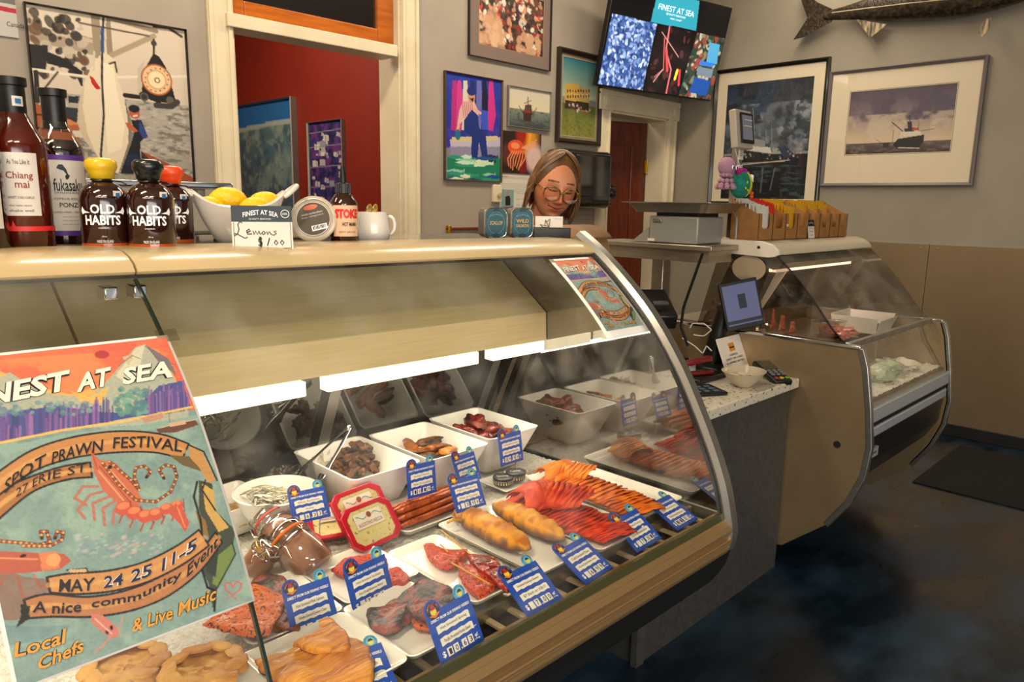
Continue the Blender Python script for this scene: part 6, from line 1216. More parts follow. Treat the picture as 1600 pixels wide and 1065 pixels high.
# bowls
sqbowl('square white bowl of dark smoked mussels, left of the three', .662, .812, 1.03, 1.238); sqbowl('square white bowl of candied coho, middle of the three', .824, .974, 1.02, 1.228); sqbowl('square white bowl of dark red salmon chunks, right of the three', .988, 1.136, 1.035, 1.238)
def pile(name, label, group, cat, cells, mk, mats, seed, zs, sc=(.85, 1.15), tip=.5):
    r = random.Random(seed); protos = []
    for i, (px, py) in enumerate(cells):
        z = zs[i] if isinstance(zs, (list, tuple)) else zs; q = at('z', z, px, py); j = i % 5
        if j >= len(protos): o = mk(j).build(name, mats[j % len(mats)], angle=70); protos.append(o)
        else: o = protos[j].copy(); COL.objects.link(o)
        o.location = (q[0], q[1], z); o.rotation_euler = (r.uniform(-tip, tip), r.uniform(-tip, tip), r.uniform(0, 6.3)); k = r.uniform(*sc); o.scale = (k, k, k)
        tag(o, label, cat, group)
R0 = random.Random(9)
def cells(n, cx, cy, rx, ry, seed=0): r = random.Random(seed); return [(cx+rx*math.sqrt(q)*math.cos(a), cy+ry*math.sqrt(q)*math.sin(a)) for q, a in [(r.random(), r.uniform(0, 6.3)) for _ in range(n)]]
M_mus = mat('smoked_mussel', '7a4a28', .45, col2='2a1a14', scale=50, coat=.08, bump=.6, bscale=90, contrast=(.4, .6))
mus = lambda j: B().ell((0, 0, 0), (.0150, .0100, .0080), amp=.9, ns=1.6, seed=j*3.1, n=18, m=12)
pile('smoked_mussel', 'small dark smoked mussel in the left square bowl', 'smoked mussels in the left square bowl', 'mussel', cells(20, 552, 728, 34, 16, 1), mus, [M_mus], 3, .895); pile('smoked_mussel', 'small dark smoked mussel in the left square bowl', 'smoked mussels in the left square bowl', 'mussel', cells(14, 556, 712, 24, 12, 2), mus, [M_mus], 4, .908); pile('smoked_mussel', 'small dark smoked mussel in the left square bowl', 'smoked mussels in the left square bowl', 'mussel', cells(3, 562, 702, 12, 5, 5), mus, [M_mus], 5, .922)
M_can_ = mat('candied_coho', 'a8601c', .28, col2='5a2e14', scale=40, coat=.15, bump=.5, bscale=80); M_can2 = mat('candied_coho_light', 'c8842c', .3, col2='8a4a18', scale=40, coat=.15, bump=.5, bscale=80)
coho = lambda j: B().ell((0, 0, 0), (.030, .0125, .0080), amp=.55, ns=1.3, seed=j*2.3+1, n=22, m=12, e=.85)

def chunks(name, label_f, cat, group, spots, mk, mats, seed):
    r = random.Random(seed)
    for i, (px, py, z, rz, lb) in enumerate(spots):
        o = mk(i).build(name, mats[i % len(mats)], angle=70); q = at('z', z, px, py); o.location = tuple(q); o.rotation_euler = (r.uniform(-.2, .2), r.uniform(-.15, .25), rz); tag(o, lb, cat, group)
chunks('candied_salmon', None, 'candied salmon', 'candied coho strips', [(640, 697, .905, 1.2, 'short candied coho piece at the far left of the middle bowl'), (668, 690, .912, -.35, 'brown candied coho strip on top of the middle bowl heap'), (684, 700, .906, -.3, 'brown candied coho strip lying just under the top one'), (700, 704, .904, .35, 'golden candied coho strip at the right of the middle bowl'), (650, 706, .902, -.6, 'golden candied coho strip at the left front of the heap'), (664, 716, .898, -.5, 'golden candied coho strip at the front of the heap'), (688, 714, .897, .1, 'pale candied coho strip low at the front right'), (656, 722, .893, -.7, 'pale candied coho strip lowest in the middle bowl')], coho, [M_can_, M_mus, M_can_, M_can2], 4)
M_chunk = mat('dark_red_chunk', '7a1c10', .22, col2='2c100c', scale=45, coat=.3, bump=.6, bscale=70, contrast=(.4, .62))
chk = lambda j: B().ell((0, 0, 0), (.029, .018, .013), amp=.7, ns=1.5, seed=j*1.9+4, n=22, m=14, e=.85)
chunks('salmon_chunk', None, 'smoked salmon', 'dark red salmon chunks', [(722, 672, .908, .3, 'round dark red salmon chunk at the left of the right bowl'), (742, 658, .920, 1.4, 'tall dark red salmon chunk standing up in the right bowl'), (760, 668, .912, -.5, 'dark red salmon chunk just right of the tall one'), (740, 678, .905, -.3, 'dark red salmon chunk in the middle of the right bowl'), (775, 673, .906, .1, 'dark glossy salmon chunk toward the right rim'), (792, 678, .903, .4, 'ragged dark red salmon chunk nearest the right rim'), (762, 684, .899, .2, 'dark red salmon chunk low at the front of the right bowl'), (735, 686, .898, -.4, 'orange-tinged salmon chunk low at the front left')], chk, [M_chunk, M_chunk, M_dr], 6)
# round bowl of anchovies
q = at('z', .912, 432, 765); RB = thing('round_bowl', 'round white bowl of silver anchovies', 'bowl', (q[0], q[1], .842))
B().lathe([(0, 0), (.035, 0), (.038, .004), (.062, .045), (.0705, .068), (.072, .070), (.069, .071), (.058, .048), (.034, .010), (0, .008)], 48).build('basin', M_white, parent=RB, angle=60)
M_anc = mat('anchovy_silver', 'c8c0a8', .25, .35, col2='4a4840', scale=60, coat=.5, contrast=(.5, .62), stretch=(.4, 3, 3)); M_anc2 = mat('anchovy_pale', 'd8cfae', .3, .1, col2='8a8468', scale=50, coat=.4, stretch=(.4, 3, 3))
def anch(j):
    b = B(); n = 9; pts = [(-.022+.044*i/(n-1), .004*math.sin(j*1.7+i*.55), 0) for i in range(n)]; return b.tube(pts, [.0006, .0026, .0038, .0042, .004, .0035, .0026, .0016, .0022], 8, .6)
pile('anchovy', 'small silver anchovy heaped in the round bowl', 'silver anchovies in the round bowl', 'anchovy', cells(46, 424, 775, 40, 17, 7), anch, [M_anc, M_anc2], 8, [.902+.0035*(k % 5) for k in range(46)], (.8, 1.1), .25)
# tongs
t = thing('serving_tongs', 'steel tongs standing in the anchovy bowl', 'tongs', tuple(at('z', .90, 480, 750))); OT = off(t.location)
tip_ = at('y', 1.13, 545, 668)
for k, (e0, e1) in enumerate(((at('z', .905, 466, 742), .0), (at('z', .900, 495, 752), .0))):
    a, c = Vector(e0), Vector(tip_); s = Vector((0.003 if k else -.003, 0, 0)); pts = [c+s, c.lerp(a, .35)+s*2.2, c.lerp(a, .7)+s*2, a+s]; b = B()
    b.tube([p for p in smoothprof([tuple(x) for x in pts], 16)], [.0055]*9+[.006, .008, .011, .0125, .012, .010, .006], 10, .32); b.build('arm', M_chrome, parent=t, M=OT)
B().ell(tuple(tip_), (.005, .004, .006)).build('hinge', M_chrome, parent=t, M=OT)
# corner bowl half behind the poster
q = at('z', .905, 352, 772); t = thing('corner_bowl', 'white square dish with yellow food, half hidden by the large poster', 'bowl', (q[0], q[1], .842), .1)
R = lambda w_, zz, r_: rrect(-w_, w_, -w_, w_, r_, zz)
B().loft([R(.035, 0, .01), R(.058, .055, .01), R(.060, .057, .01), R(.057, .057, .01), R(.036, .012, .01)]).build('dish', M_white, parent=t, angle=45)
B().ell((0, 0, .024), (.042, .042, .012), amp=.4, ns=4, n=28, m=14).build('filling', mat('yellow_filling', 'd8a83a', .5, col2='c89a5a', scale=50, bump=.6, bscale=60), parent=t)
# clear wrap bunches
M_wrap = glassmat('plastic_wrap', 'f2eee8', .14, .55, .10)
for (px, py, z, s_, lb) in ((425, 725, .90, (.045, .028, .020), 'crumpled clear plastic bag behind the anchovy bowl'), (468, 705, .90, (.030, .030, .030), 'crumpled clear wrap bunched against the left square bowl'), (650, 662, .905, (.016, .010, .014), 'small twist of clear wrap behind the middle bowl')):
    q = at('z', z, px, py); b = B().ell((0, 0, 0), s_, amp=1.3, ns=3.2, seed=px, n=40, m=26); o = b.build('plastic_bag', M_wrap, smooth=False, loc=(q[0], min(q[1], 1.235), z-.02)); tag(o, lb, 'plastic bag')
# sausage sticks
tray('white tray of salmon pepperoni sticks', .702, .862, .935, 1.062, z=.845, r=.014)
M_saus = mat('sausage_skin', 'b8561c', .42, col2='8c3810', scale=40, coat=.1, bump=.6, bscale=120)
A_, C_ = Vector(at('z', .862, 632, 818)), Vector(at('z', .862, 722, 782))
for k in range(14):
    row, i = (0, k) if k < 6 else ((1, k-6) if k < 11 else (2, k-11)); nrm = Vector((-(C_-A_).y, (C_-A_).x, 0)).normalized(); off_ = nrm*(.0105*(i+row*.5)-.004+.004*row)+Vector((0, 0, .0085*row)); r = random.Random(k)
    a, c = A_+off_+(A_-C_)*r.uniform(-.02, .10), C_+off_+(C_-A_)*r.uniform(-.05, .12); pts = [a.lerp(c, u/8)+Vector((r.uniform(-1, 1), r.uniform(-1, 1), .5*r.uniform(-1, 1)))*.0006 for u in range(9)]
    o = B().tube([p-a for p in pts], [.0035, .0052, .0054, .0052, .0054, .0052, .0054, .0052, .0038], 10).build('pepperoni_stick', M_saus, loc=tuple(a)); tag(o, 'long thin reddish pepperoni stick on its white tray', 'sausage', 'salmon pepperoni sticks')
# caviar tins on a small plate
tray('small square white plate under two black caviar tins', .958, 1.056, .958, 1.042, z=.845, h=.006, r=.006)
for (px, py, z, tx, lb) in ((786, 746, .853, 'Divine', 'black caviar tin with patterned rim, front of the two'), (806, 738, .856, 'Caviar', 'black caviar tin with patterned rim, behind the other')):
    q = at('z', z+.012, px, py); t = thing('caviar_tin', lb, 'tin', (q[0], q[1], z), -.5, group='black caviar tins')
    B().lathe([(0, 0), (.0185, 0), (.020, .002), (.020, .012), (.0205, .0125), (.0205, .0145), (.0185, .0155), (0, .0150)], 36).build('tin_body', M_blk, parent=t, angle=35)
    b = B(); [curved(b, .0201, a, a+.13, .003, .008, 2) for a in np.linspace(0, 2*PI, 25)[:-1]]; b.build('zigzag_band', mat('gold_cream', 'c8b890', .45), parent=t, smooth=False); curved(B(), .0201, 0, 2*PI, .009, .0105, 40).build('silver_band', M_chrome, parent=t)
    b = B(); b.text(tx, lambda a, c: (-.012+a*.022, -.004+c*.009, .0158)); b.build('lettering', M_text, parent=t, smooth=False); B().lathe([(0, .0157), (.004, .0157)], 16, (.008, -.008, 0), cap=False).build('blue_spot', mat('spot_blue', '3a4a9a', .5), parent=t)
# red-framed cheese packs
M_pack = mat('red_pack', 'b8142c', .3, coat=.4); M_ricc = mat('herbed_cheese', 'd8c88c', .5, col2='5a5a24', scale=130, contrast=(.60, .68), bump=.3)
def pack(label, cx, cy, z, k, rx_, rz_, lab=True):
    q = at('z', z, cx, cy); t = thing('cheese_pack', label, 'cheese pack', tuple(q), rot=(rx_, 0, rz_), group='red framed cheese packs'); w_, h = .052*k, .037*k
    O8 = lambda s_, y: [((a*w_)*s_, y, (b_*h)*s_) for a, b_ in ((-.72, -1), (.72, -1), (1, -.66), (1, .66), (.72, 1), (-.72, 1), (-1, .66), (-1, -.66))]
    B().loft([O8(.80, .018), O8(.97, .002), O8(1.0, .0), O8(1.0, -.003), O8(.97, -.004), O8(.80, -.003), O8(.78, .0)]).build('frame', M_pack, parent=t, angle=30, bevel=.0012)
    B().loft([O8(.79, .0), O8(.785, -.0015)]).build('cheese', M_ricc, parent=t, smooth=False); b = B().add(O8(.80, -.0028), [tuple(range(8))]); b.build('film', M_pane, parent=t, smooth=False)
    if lab:
        B().box((-.002*k, -.0036, .010*k), (.056*k, .0006, .026*k)).build('label', M_label, parent=t, smooth=False); b = B(); b.text('AGOSTINO RECCA', lambda a, c: ((-.027+a*.050)*k, -.0044, (.000+c*.006)*k)); b.build('lettering', M_maroon, parent=t, smooth=False)
        b = B(); [b.surf(lambda u, v, s=s: (s*(.006+.020*u)*k, -.0042, (.014+.003*math.sin(u*5)*s+.0012*v)*k), 10, 1) for s in (-1, 1)]; b.build('ribbon_mark', mat('ribbon_green', '2a7a4a', .5), parent=t, smooth=False); b = B().lathe([(0, 0), (.005*k, 0)], 16, (0, -.0045, .016*k), rotm(PI/2), cap=False); b.build('crest', mat('crest_brown', '8a4a2a', .5), parent=t, smooth=False)
    return t
pack('red-framed pack of herbed cheese rolls, front of the three', 580, 818, .880, 1.0, math.radians(-38), .12); pack('red-framed pack leaning just behind the front one', 565, 795, .892, 1.02, math.radians(-38), .12); pack('red-framed pack tilted at the left of the three', 524, 812, .872, .9, math.radians(-55), -.35, True)
# clip-top jars lying on the ice
M_jarc = mat('anchovy_fillet_brown', 'b88a78', .5, col2='86584a', scale=18, stretch=(3, 3, .5), bump=.3, bscale=60)
def jar(label, cx, cy, z, axis, gasket, k=1.0, badge=True, lying=True):
    q = at('z', z, cx, cy); a = Vector(axis).normalized(); t = thing('clip_jar', label, 'jar', tuple(q), group='clip top jars of anchovies'); t.rotation_euler = a.to_track_quat('Z', 'Y').to_euler() if not lying else (a.to_track_quat('Z', 'Y')).to_euler()
    B().lathe([(0, -.034*k), (.026*k, -.034*k), (.030*k, -.028*k), (.0295*k, .010*k), (.024*k, .018*k), (0, .018*k)], 32).build('fish_filling', M_jarc, parent=t, angle=60)
    B().lathe([(.0, -.037*k), (.028*k, -.037*k), (.032*k, -.030*k), (.0315*k, .012*k), (.027*k, .020*k), (.029*k, .024*k), (.029*k, .028*k)], 32, cap=False).build('glass_body', M_clear, parent=t, angle=60)
    B().lathe([(.0295*k, .028*k), (.031*k, .029*k), (.031*k, .0315*k), (.0295*k, .0325*k)], 32, cap=False).build('gasket', gasket, parent=t); B().lathe([(.029*k, .0325*k), (.030*k, .036*k), (.029*k, .043*k), (.024*k, .046*k), (0, .045*k)], 32, cap=False).build('glass_lid', glassmat('lid_glass', 'd8d0c4', .2, .7), parent=t, angle=60)
    for s in (-1, 1):
        b = B(); b.tube([(s*.031*k, .004, .018*k), (s*.038*k, .006, .026*k), (s*.036*k, .0, .040*k), (s*.026*k, -.002, .048*k)], .0013, 6); b.tube([(s*.031*k, -.004, .012*k), (s*.041*k, -.006, .018*k), (s*.040*k, -.002, .030*k)], .0013, 6); b.build('wire_clip', M_chrome, parent=t)
    b = B(); b.tube([(.0315*k*math.cos(x), .0315*k*math.sin(x), .018*k) for x in np.linspace(0, 2*PI, 32)], .001, 6); b.build('wire_ring', M_chrome, parent=t)
    return t
def wrapstrip(t, r_, a0, a1, z0, z1, m, nm): b = B().surf(lambda u, v: (r_*math.cos(a0+(a1-a0)*u), r_*math.sin(a0+(a1-a0)*u), z0+(z1-z0)*v), 8, 4); return b.build(nm, m, parent=t)
M_orng = mat('orange_rubber', 'd86a1c', .4); M_redr = mat('red_rubber', 'b8201c', .4); M_lblb = mat('label_blue_print', 'b8c4d0', .5, col2='6a8ab8', scale=90)
j = jar('clip-top jar of anchovies with an orange gasket, in front', 470, 862, .872, (-.25, .80, .55), M_orng, 1.05)
wrapstrip(j, .0345, -1.55, -1.25, -.012, .040, M_lblb, 'seal_label'); bd = wrapstrip(j, .0348, -1.75, -1.05, -.028, -.006, mat('badge_blue', '1c4a9c', .4), 'round_label'); wrapstrip(j, .0353, -1.62, -1.18, -.021, -.013, mat('badge_yellow', 'e0b82a', .5), 'badge_fish')
j = jar('clip-top jar with a red gasket behind the front jar', 440, 832, .870, (-.2, .85, .5), M_redr, .98); wrapstrip(j, .0325, -1.7, -1.3, .0, .040, M_lblb, 'seal_label')
j = jar('small jar lid-down at the left showing a gold ring', 408, 872, .858, (.4, -.35, .8), mat('gold_ring', 'c8a850', .3, .8), .72)
# ================================================================== inside the second case
M_cwr = glassmat('clear_lid', 'f0ebe4', .12, .6); M_sal = mat('raw_salmon', 'c84a2a', .35, col2='e88a68', scale=40, coat=.3, contrast=(.45, .6)); M_pink = mat('pink_fish', 'd8917c', .4, col2='c05a44', scale=50, coat=.3)
sh2 = thing('case_shelf', 'steel shelf pan inside the smaller display case', 'shelf', (3.15, 1.35, .80)); B().bb((-.42, -.16, .055), (.48, .24, .062)).build('pan', M_ss, parent=sh2, smooth=False)
for x in (-.41, .47): B().bb((x-.01, -.16, -.085), (x+.01, .24, .055)).build('support', M_ss, parent=sh2, smooth=False)
Z2 = .8625
def on2(px, py, z=Z2): return at('z', z, px, py)
q = on2(1294, 522); t = thing('salmon_tub', 'clear tub of bright orange-red salmon pieces in the smaller case', 'tub', (q[0], q[1], Z2))
B().frus(0, .055, .10, .08, .13, .10).build('tub', M_cwr, parent=t, bevel=.004); B().bb((-.068, -.053, .054), (.068, .053, .060)).build('lid', M_cwr, parent=t, bevel=.002); r = random.Random(2)
b = B(); [b.ell((r.uniform(-.035, .035), r.uniform(-.025, .025), .012+.028*r.random()), (.022, .014, .008), R=rotm(r.uniform(-.5, .5), r.uniform(-.5, .5), r.uniform(0, 3)), amp=.4, ns=1.5, seed=k, n=12, m=8) for k in range(18)]; b.build('salmon_pieces', M_sal, parent=t)
for k, (px, py, s_) in enumerate(((1208, 500, 1), (1222, 504, .8), (1237, 508, .6))):
    q = on2(px, py+12); b = B(); b.surf(lambda u, v: ((v-.5)*.05*(1-u)*s_, .008*math.sin(v*3+k), .085*u*s_), 8, 6); o = b.build('fish_tail', M_pink, solid=.006, loc=(q[0], q[1], Z2)); tag(o, ['tallest pink fish tail piece standing at the left in the smaller case', 'middle pink fish tail piece standing in the smaller case', 'smallest pink fish tail piece in the smaller case'][k], 'fish', 'pink fish tails')
t = thing('paper_box', 'open white paper food box lined with brown film in the smaller case', 'box', (3.50, 1.22, Z2), .05); w_, d_ = .11, .09
M_box = mat('white_carton', 'd8d0c4', .6); B().add([(-w_, -d_, 0), (w_, -d_, 0), (w_, d_, 0), (-w_, d_, 0)], [(0, 1, 2, 3)]).build('base', M_box, parent=t, smooth=False, solid=.002)
for nm, p_ in (('side', [(-w_, -d_, 0), (-w_, d_, 0), (-w_-.02, d_+.01, .07), (-w_-.02, -d_-.01, .07)]), ('side', [(w_, -d_, 0), (w_, d_, 0), (w_+.02, d_+.01, .07), (w_+.02, -d_-.01, .07)]), ('side', [(-w_, d_, 0), (w_, d_, 0), (w_+.02, d_+.01, .075), (-w_-.02, d_+.01, .075)]), ('side', [(-w_, -d_, 0), (w_, -d_, 0), (w_+.02, -d_-.02, .06), (-w_-.02, -d_-.02, .06)])): B().add(p_, [(0, 1, 2, 3)]).build(nm, M_box, parent=t, smooth=False, solid=.0015)
B().ell((0, 0, .02), (.09, .07, .012), amp=.3, ns=3, n=24, m=12).build('contents', mat('ground_fish', '8a4a38', .5, col2='5a2c22', scale=60, bump=.7, bscale=90), parent=t)
for k, (x, y, s_, m, lb) in enumerate(((2.84, 1.52, (.10, .05, .045), M_wrap, 'crumpled clear bag at the back left of the smaller case'), (3.09, 1.53, (.08, .04, .04), M_wrap, 'second crumpled clear bag on the shelf of the smaller case'), (3.22, 1.20, (.07, .05, .02), M_pink, 'pale pink fillet in film in the middle of the smaller case'))):
    o = B().ell((0, 0, 0), s_, amp=.9, ns=2.6, seed=k, n=30, m=18).build('wrapped_fish', m, smooth=(k == 2), loc=(x, y, Z2+s_[2]*.8)); tag(o, lb, 'wrapped fish')
M_grn = mat('frosted_packet', 'a8b8a0', .35, col2='8a9a88', scale=12, coat=.4)
lowz = .716
b = B().surf(lambda u, v: (Q+.03+(QE-Q-.05)*u, yl+.02+.24*v, .722+.008*nz3((u*30, v*9, 0), 1.2)+.004*nz3((u*90, v*30, 0), 1.1)), 160, 40); tag(b.build('crushed_ice', MATS['crushed_ice']), 'crushed ice with packets on the lower deck of the smaller case', 'ice', kind='stuff')
for k, (x, y, s_, m, lb) in enumerate(((2.82, 1.0, (.07, .05, .022), M_box, 'white wrapped parcel at the left of the lower deck'), (2.95, 1.06, (.06, .05, .03), M_pink, 'pink fish piece on the lower deck'), (3.10, 1.00, (.07, .05, .028), M_grn, 'pale green frosted packet on the lower deck'), (3.27, 1.02, (.07, .05, .03), M_grn, 'second pale green packet on the lower deck, to the right'), (3.42, 1.0, (.06, .045, .022), M_box, 'white wrapped parcel at the right of the lower deck'))):
    o = B().ell((0, 0, 0), s_, amp=.5, ns=2, seed=k+4, n=26, m=14, e=.8).build('wrapped_fish', m, loc=(x, y, .728+s_[2]*.8)); tag(o, lb, 'wrapped fish')
q = at('x', Q+.004, 1170, 419); t = B().lathe([(0, 0), (.05, 0), (.05, .0015), (0, .0015)], 36, R=rotm(0, -PI/2), sy=1.4).build('oval_sticker', mat('beige_sticker', 'a8977c', .6), loc=(Q+.004, q[1], q[2]), rot=(0, 0, 0)); tag(t, 'plain beige oval sticker on the end glass of the smaller case', 'sticker')
# ================================================================== things on the stone worktop
ZG = .771
def on_c(px, py): return at('z', ZG, px, py)
def rzc(p): return math.atan2(-p[0], p[1])
# register screen
p = np.array([2.60, 1.47, ZG]); t = thing('register_screen', 'slanted black touch screen terminal with a lit lilac display', 'screen', p)
TLs, TRs, BRs, BLs = [Vector(at('y', 1.45, *q)) for q in ((1113, 447), (1173, 438), (1194, 503), (1136, 519))]
TLs, BLs = Vector(at('x', 2.53, 1113, 447)), Vector(at('x', 2.56, 1137, 519)); TRs, BRs = Vector(at('x', 2.66, 1173, 438)), Vector(at('x', 2.69, 1195, 503))
ex = ((TRs-TLs)+(BRs-BLs)).normalized(); n_ = ex.cross((TLs-BLs)).normalized(); ez = n_.cross(ex).normalized(); sw, sh_ = (BRs-BLs).length, (TLs-BLs).length
Ms = Matrix(((ex.x, -n_.x, ez.x, BLs.x), (ex.y, -n_.y, ez.y, BLs.y), (ex.z, -n_.z, ez.z, BLs.z), (0, 0, 0, 1))); Msl = Matrix.Translation(-Vector(p)) @ Ms
B().bb((0, 0, 0), (sw, .012, sh_)).build('housing', M_blk, parent=t, M=Msl, bevel=.003)
B().bb((sw*.06, -.0008, sh_*.10), (sw*.94, 0, sh_*.93)).build('display', mat('lilac_display', '4a4c6a', .25, emit='5c5f80', estr=.45), parent=t, M=Msl, smooth=False)
b = B().bb((sw*.42, -.0014, sh_*.42), (sw*.62, -.0009, sh_*.72)); b.build('display_picture', mat('display_dark', '2a2a36', .3), parent=t, M=Msl, smooth=False)
B().bb((sw*.06, -.0014, sh_*.13), (sw*.94, -.0009, sh_*.20)).build('display_bar', MATS['display_dark'], parent=t, M=Msl, smooth=False)
c_ = (BLs+BRs)/2-Vector(p)
b = B(); b.tube([(c_.x-.02, c_.y+.085, c_.z+sh_*.3), (c_.x-.03, c_.y+.10, c_.z-.02), (c_.x-.03, c_.y+.12, .02)], [.03, .03, .04], 10); b.build('stand', M_blk, parent=t, angle=40); B().bb((c_.x-.13, c_.y+.04, 0), (c_.x+.07, c_.y+.20, .025)).build('base', M_blk, parent=t, bevel=.006)
# printer block and dark hardware beside it
A1 = Vector(at('x', 2.42, 1062, 500)); t = thing('receipt_printer', 'black receipt printer tilted on a stand behind the terminal', 'printer', (2.42, 1.62, ZG))
R_p = rotm(math.radians(24), 0, math.radians(-40)); pc = Vector((.0, .0, .235)); B().box(pc, (.13, .20, .065), R_p).build('housing', M_blk, parent=t, bevel=.01); B().box(pc+Vector((-.035, -.05, .03)), (.06, .02, .012), R_p).build('paper_slot', M_grey, parent=t, bevel=.003)
B().bb((-.06, -.02, 0), (.05, .08, .20)).build('stand', M_blk, parent=t, bevel=.006); B().bb((-.10, -.12, 0), (.08, .10, .05)).build('base', M_blk, parent=t, bevel=.006)
t = thing('black_bin', 'black lidded bin standing beside the end of the long case', 'bin', (1.91, 1.60, ZG)); B().bb((-.13, -.09, 0), (.13, .09, .275)).build('body', M_blk, parent=t, bevel=.01); B().bb((-.14, -.10, .275), (.14, .10, .30)).build('lid', M_blk, parent=t, bevel=.008)
M_cbl = mat('white_cable', 'b8b4ac', .4); 
for k, (m, pts, lb) in enumerate(((M_cbl, [(1078, 512), (1082, 505), (1100, 505), (1112, 515), (1100, 525), (1084, 523)], 'white cable looped behind the terminal'), (M_blk, [(1098, 395), (1082, 440), (1068, 480), (1064, 510), (1075, 540)], 'thick black cable hanging down from the scale shelf'), (M_cbl, [(1066, 528), (1085, 540), (1098, 552), (1104, 540), (1112, 548)], 'grey cable trailing down to the stapler'))):
    P_ = [tuple(at('x', 2.36, *q)) for q in pts]; P_ = smoothprof3 = [tuple(x) for x in np.array([[np.interp(tt, range(len(P_)), [p_[i] for p_ in P_]) for i in range(3)] for tt in np.linspace(0, len(P_)-1, 24)])]
    tag(B().tube(P_, .0022 if k != 1 else .006, 6).build('cable', m), lb, 'cable')
# red stapler
p = on_c(1108, 572); p = np.array([2.42, 1.40, ZG]); t = thing('stapler', 'dark red stapler sitting among the dark hardware', 'stapler', (2.37, 1.395, ZG+.02), -.45)
M_str = mat('stapler_red', '6a1418', .25, coat=.5); B().bb((-.07, -.016, 0), (.07, .016, .014)).build('base', M_str, parent=t, bevel=.004); B().box((.0, 0, .050), (.13, .026, .022), rotm(0, math.radians(-8), 0)).build('arm', M_str, parent=t, bevel=.007); B().box((-.02, 0, .03), (.03, .02, .03)).build('spring_block', M_chrome, parent=t, bevel=.002)
t = thing('keypad', 'flat black keypad with pale blue marks beside the case end', 'keypad', (2.20, 1.30, ZG), -.5); B().bb((-.10, -.06, 0), (.10, .06, .012)).build('body', M_blk, parent=t, bevel=.004)
b = B(); [b.bb((-.085+i*.035, -.045+j*.03, .0125), (-.065+i*.035, -.03+j*.03, .0145)) for i in range(5) for j in range(3)]; b.build('keys', mat('key_blue', '4a5f70', .5), parent=t, smooth=False)
tag(B().bb((2.31, 1.34, ZG), (2.50, 1.46, ZG+.018)).build('black_box', M_blk, bevel=.004), 'low black box carrying the red stapler', 'box')
# debit sign, bowl, card reader
BL_, BR_ = Vector(on_c(1137, 588)), Vector(on_c(1170, 577)); BL_.z = BR_.z = ZG; ex = (BR_-BL_).normalized(); d = ray(1119, 530); t0 = (np.array(ex)@(np.array(BL_)-O))/(np.array(ex)@d); TLp = Vector(O+t0*d); v = (TLp-BL_); hgt = v.length; v.normalize(); nn = ex.cross(v)
t = thing('counter_sign', 'small white sign with an orange square on the stone worktop', 'sign'); t.matrix_world = Matrix(((ex.x, -nn.x, v.x, BL_.x), (ex.y, -nn.y, v.y, BL_.y), (ex.z, -nn.z, v.z, BL_.z), (0, 0, 0, 1))); W_ = (BR_-BL_).length*1.06
B().bb((0, 0, 0), (W_, .004, hgt)).build('board', M_label, parent=t, bevel=.001); B().bb((W_*.40, -.0008, hgt*.60), (W_*.64, -.0002, hgt*.82)).build('orange_mark', mat('debit_orange', 'c8861c', .5), parent=t, smooth=False); B().bb((W_*.42, -.0012, hgt*.68), (W_*.62, -.0009, hgt*.72)).build('orange_mark_text', M_ink, parent=t, smooth=False)
b = B(); [b.text(s, lambda a, c, z=z, w0=w0: (W_*(.5-w0/2)+a*W_*w0, -.0010, hgt*z+c*hgt*.055), .01) for s, z, w0 in (('USING', .48, .34), ('DEBIT OR CARD', .38, .72), ('IS APPRECIATED', .28, .76))]; b.build('lettering', M_ink, parent=t, smooth=False)
p = on_c(1184, 598); t = thing('oval_bowl', 'oval white bowl of paper slips on the stone worktop', 'bowl', (2.43, 1.235, ZG), .15)
B().lathe([(0, 0), (.032, 0), (.036, .004), (.060, .028), (.078, .052), (.080, .054), (.077, .054), (.058, .031), (.03, .008), (0, .007)], 44, sx=1.15, sy=.95).build('basin', mat('cream_ceramic', 'c2b69c', .3, coat=.4), parent=t, angle=60)
b = B(); r = random.Random(8); [b.box((r.uniform(-.03, .03), r.uniform(-.02, .02), .036+.001*k), (.055, .022, .0006), rotm(r.uniform(-.15, .15), r.uniform(-.2, .2), r.uniform(0, 3))) for k in range(7)]; b.build('paper_slips', M_label, parent=t, smooth=False)
b = B(); [b.tube([(.02+k*.009, .0, .04), (.03+k*.008, .004, .066), (.024+k*.008, .006, .070)], .0012, 5) for k in range(4)]; b.build('paper_clips', M_label, parent=t)
t = thing('card_reader', 'black card payment terminal with coloured keys at the worktop edge', 'card reader', (2.61, 1.215, ZG), math.radians(-30)); Rr = rotm(math.radians(16), 0, 0)
B().box((0, 0, .022), (.075, .16, .022), Rr).build('body', M_blk, parent=t, bevel=.006); B().box((0, .035, .044), (.06, .07, .003), Rr).build('screen', mat('reader_screen', '2a2a28', .15), parent=t, bevel=.001)
b = B()
for m_, xs_, nm in ((mat('key_red', 'a8302a', .5), -.022, 'red_key'), (mat('key_yellow', 'c8a82a', .5), 0, 'yellow_key'), (mat('key_green', '5a9a2a', .5), .022, 'green_key')): B().box((xs_, -.062, .0175), (.014, .010, .004), Rr).build(nm, m_, parent=t, bevel=.001)
b = B(); [b.box(((i-1)*.022, -.012-.014*j, .034-.0041*j), (.014, .009, .004), Rr) for i in range(3) for j in range(3)]; b.build('number_keys', mat('key_grey', '6a6a68', .5), parent=t, smooth=False)
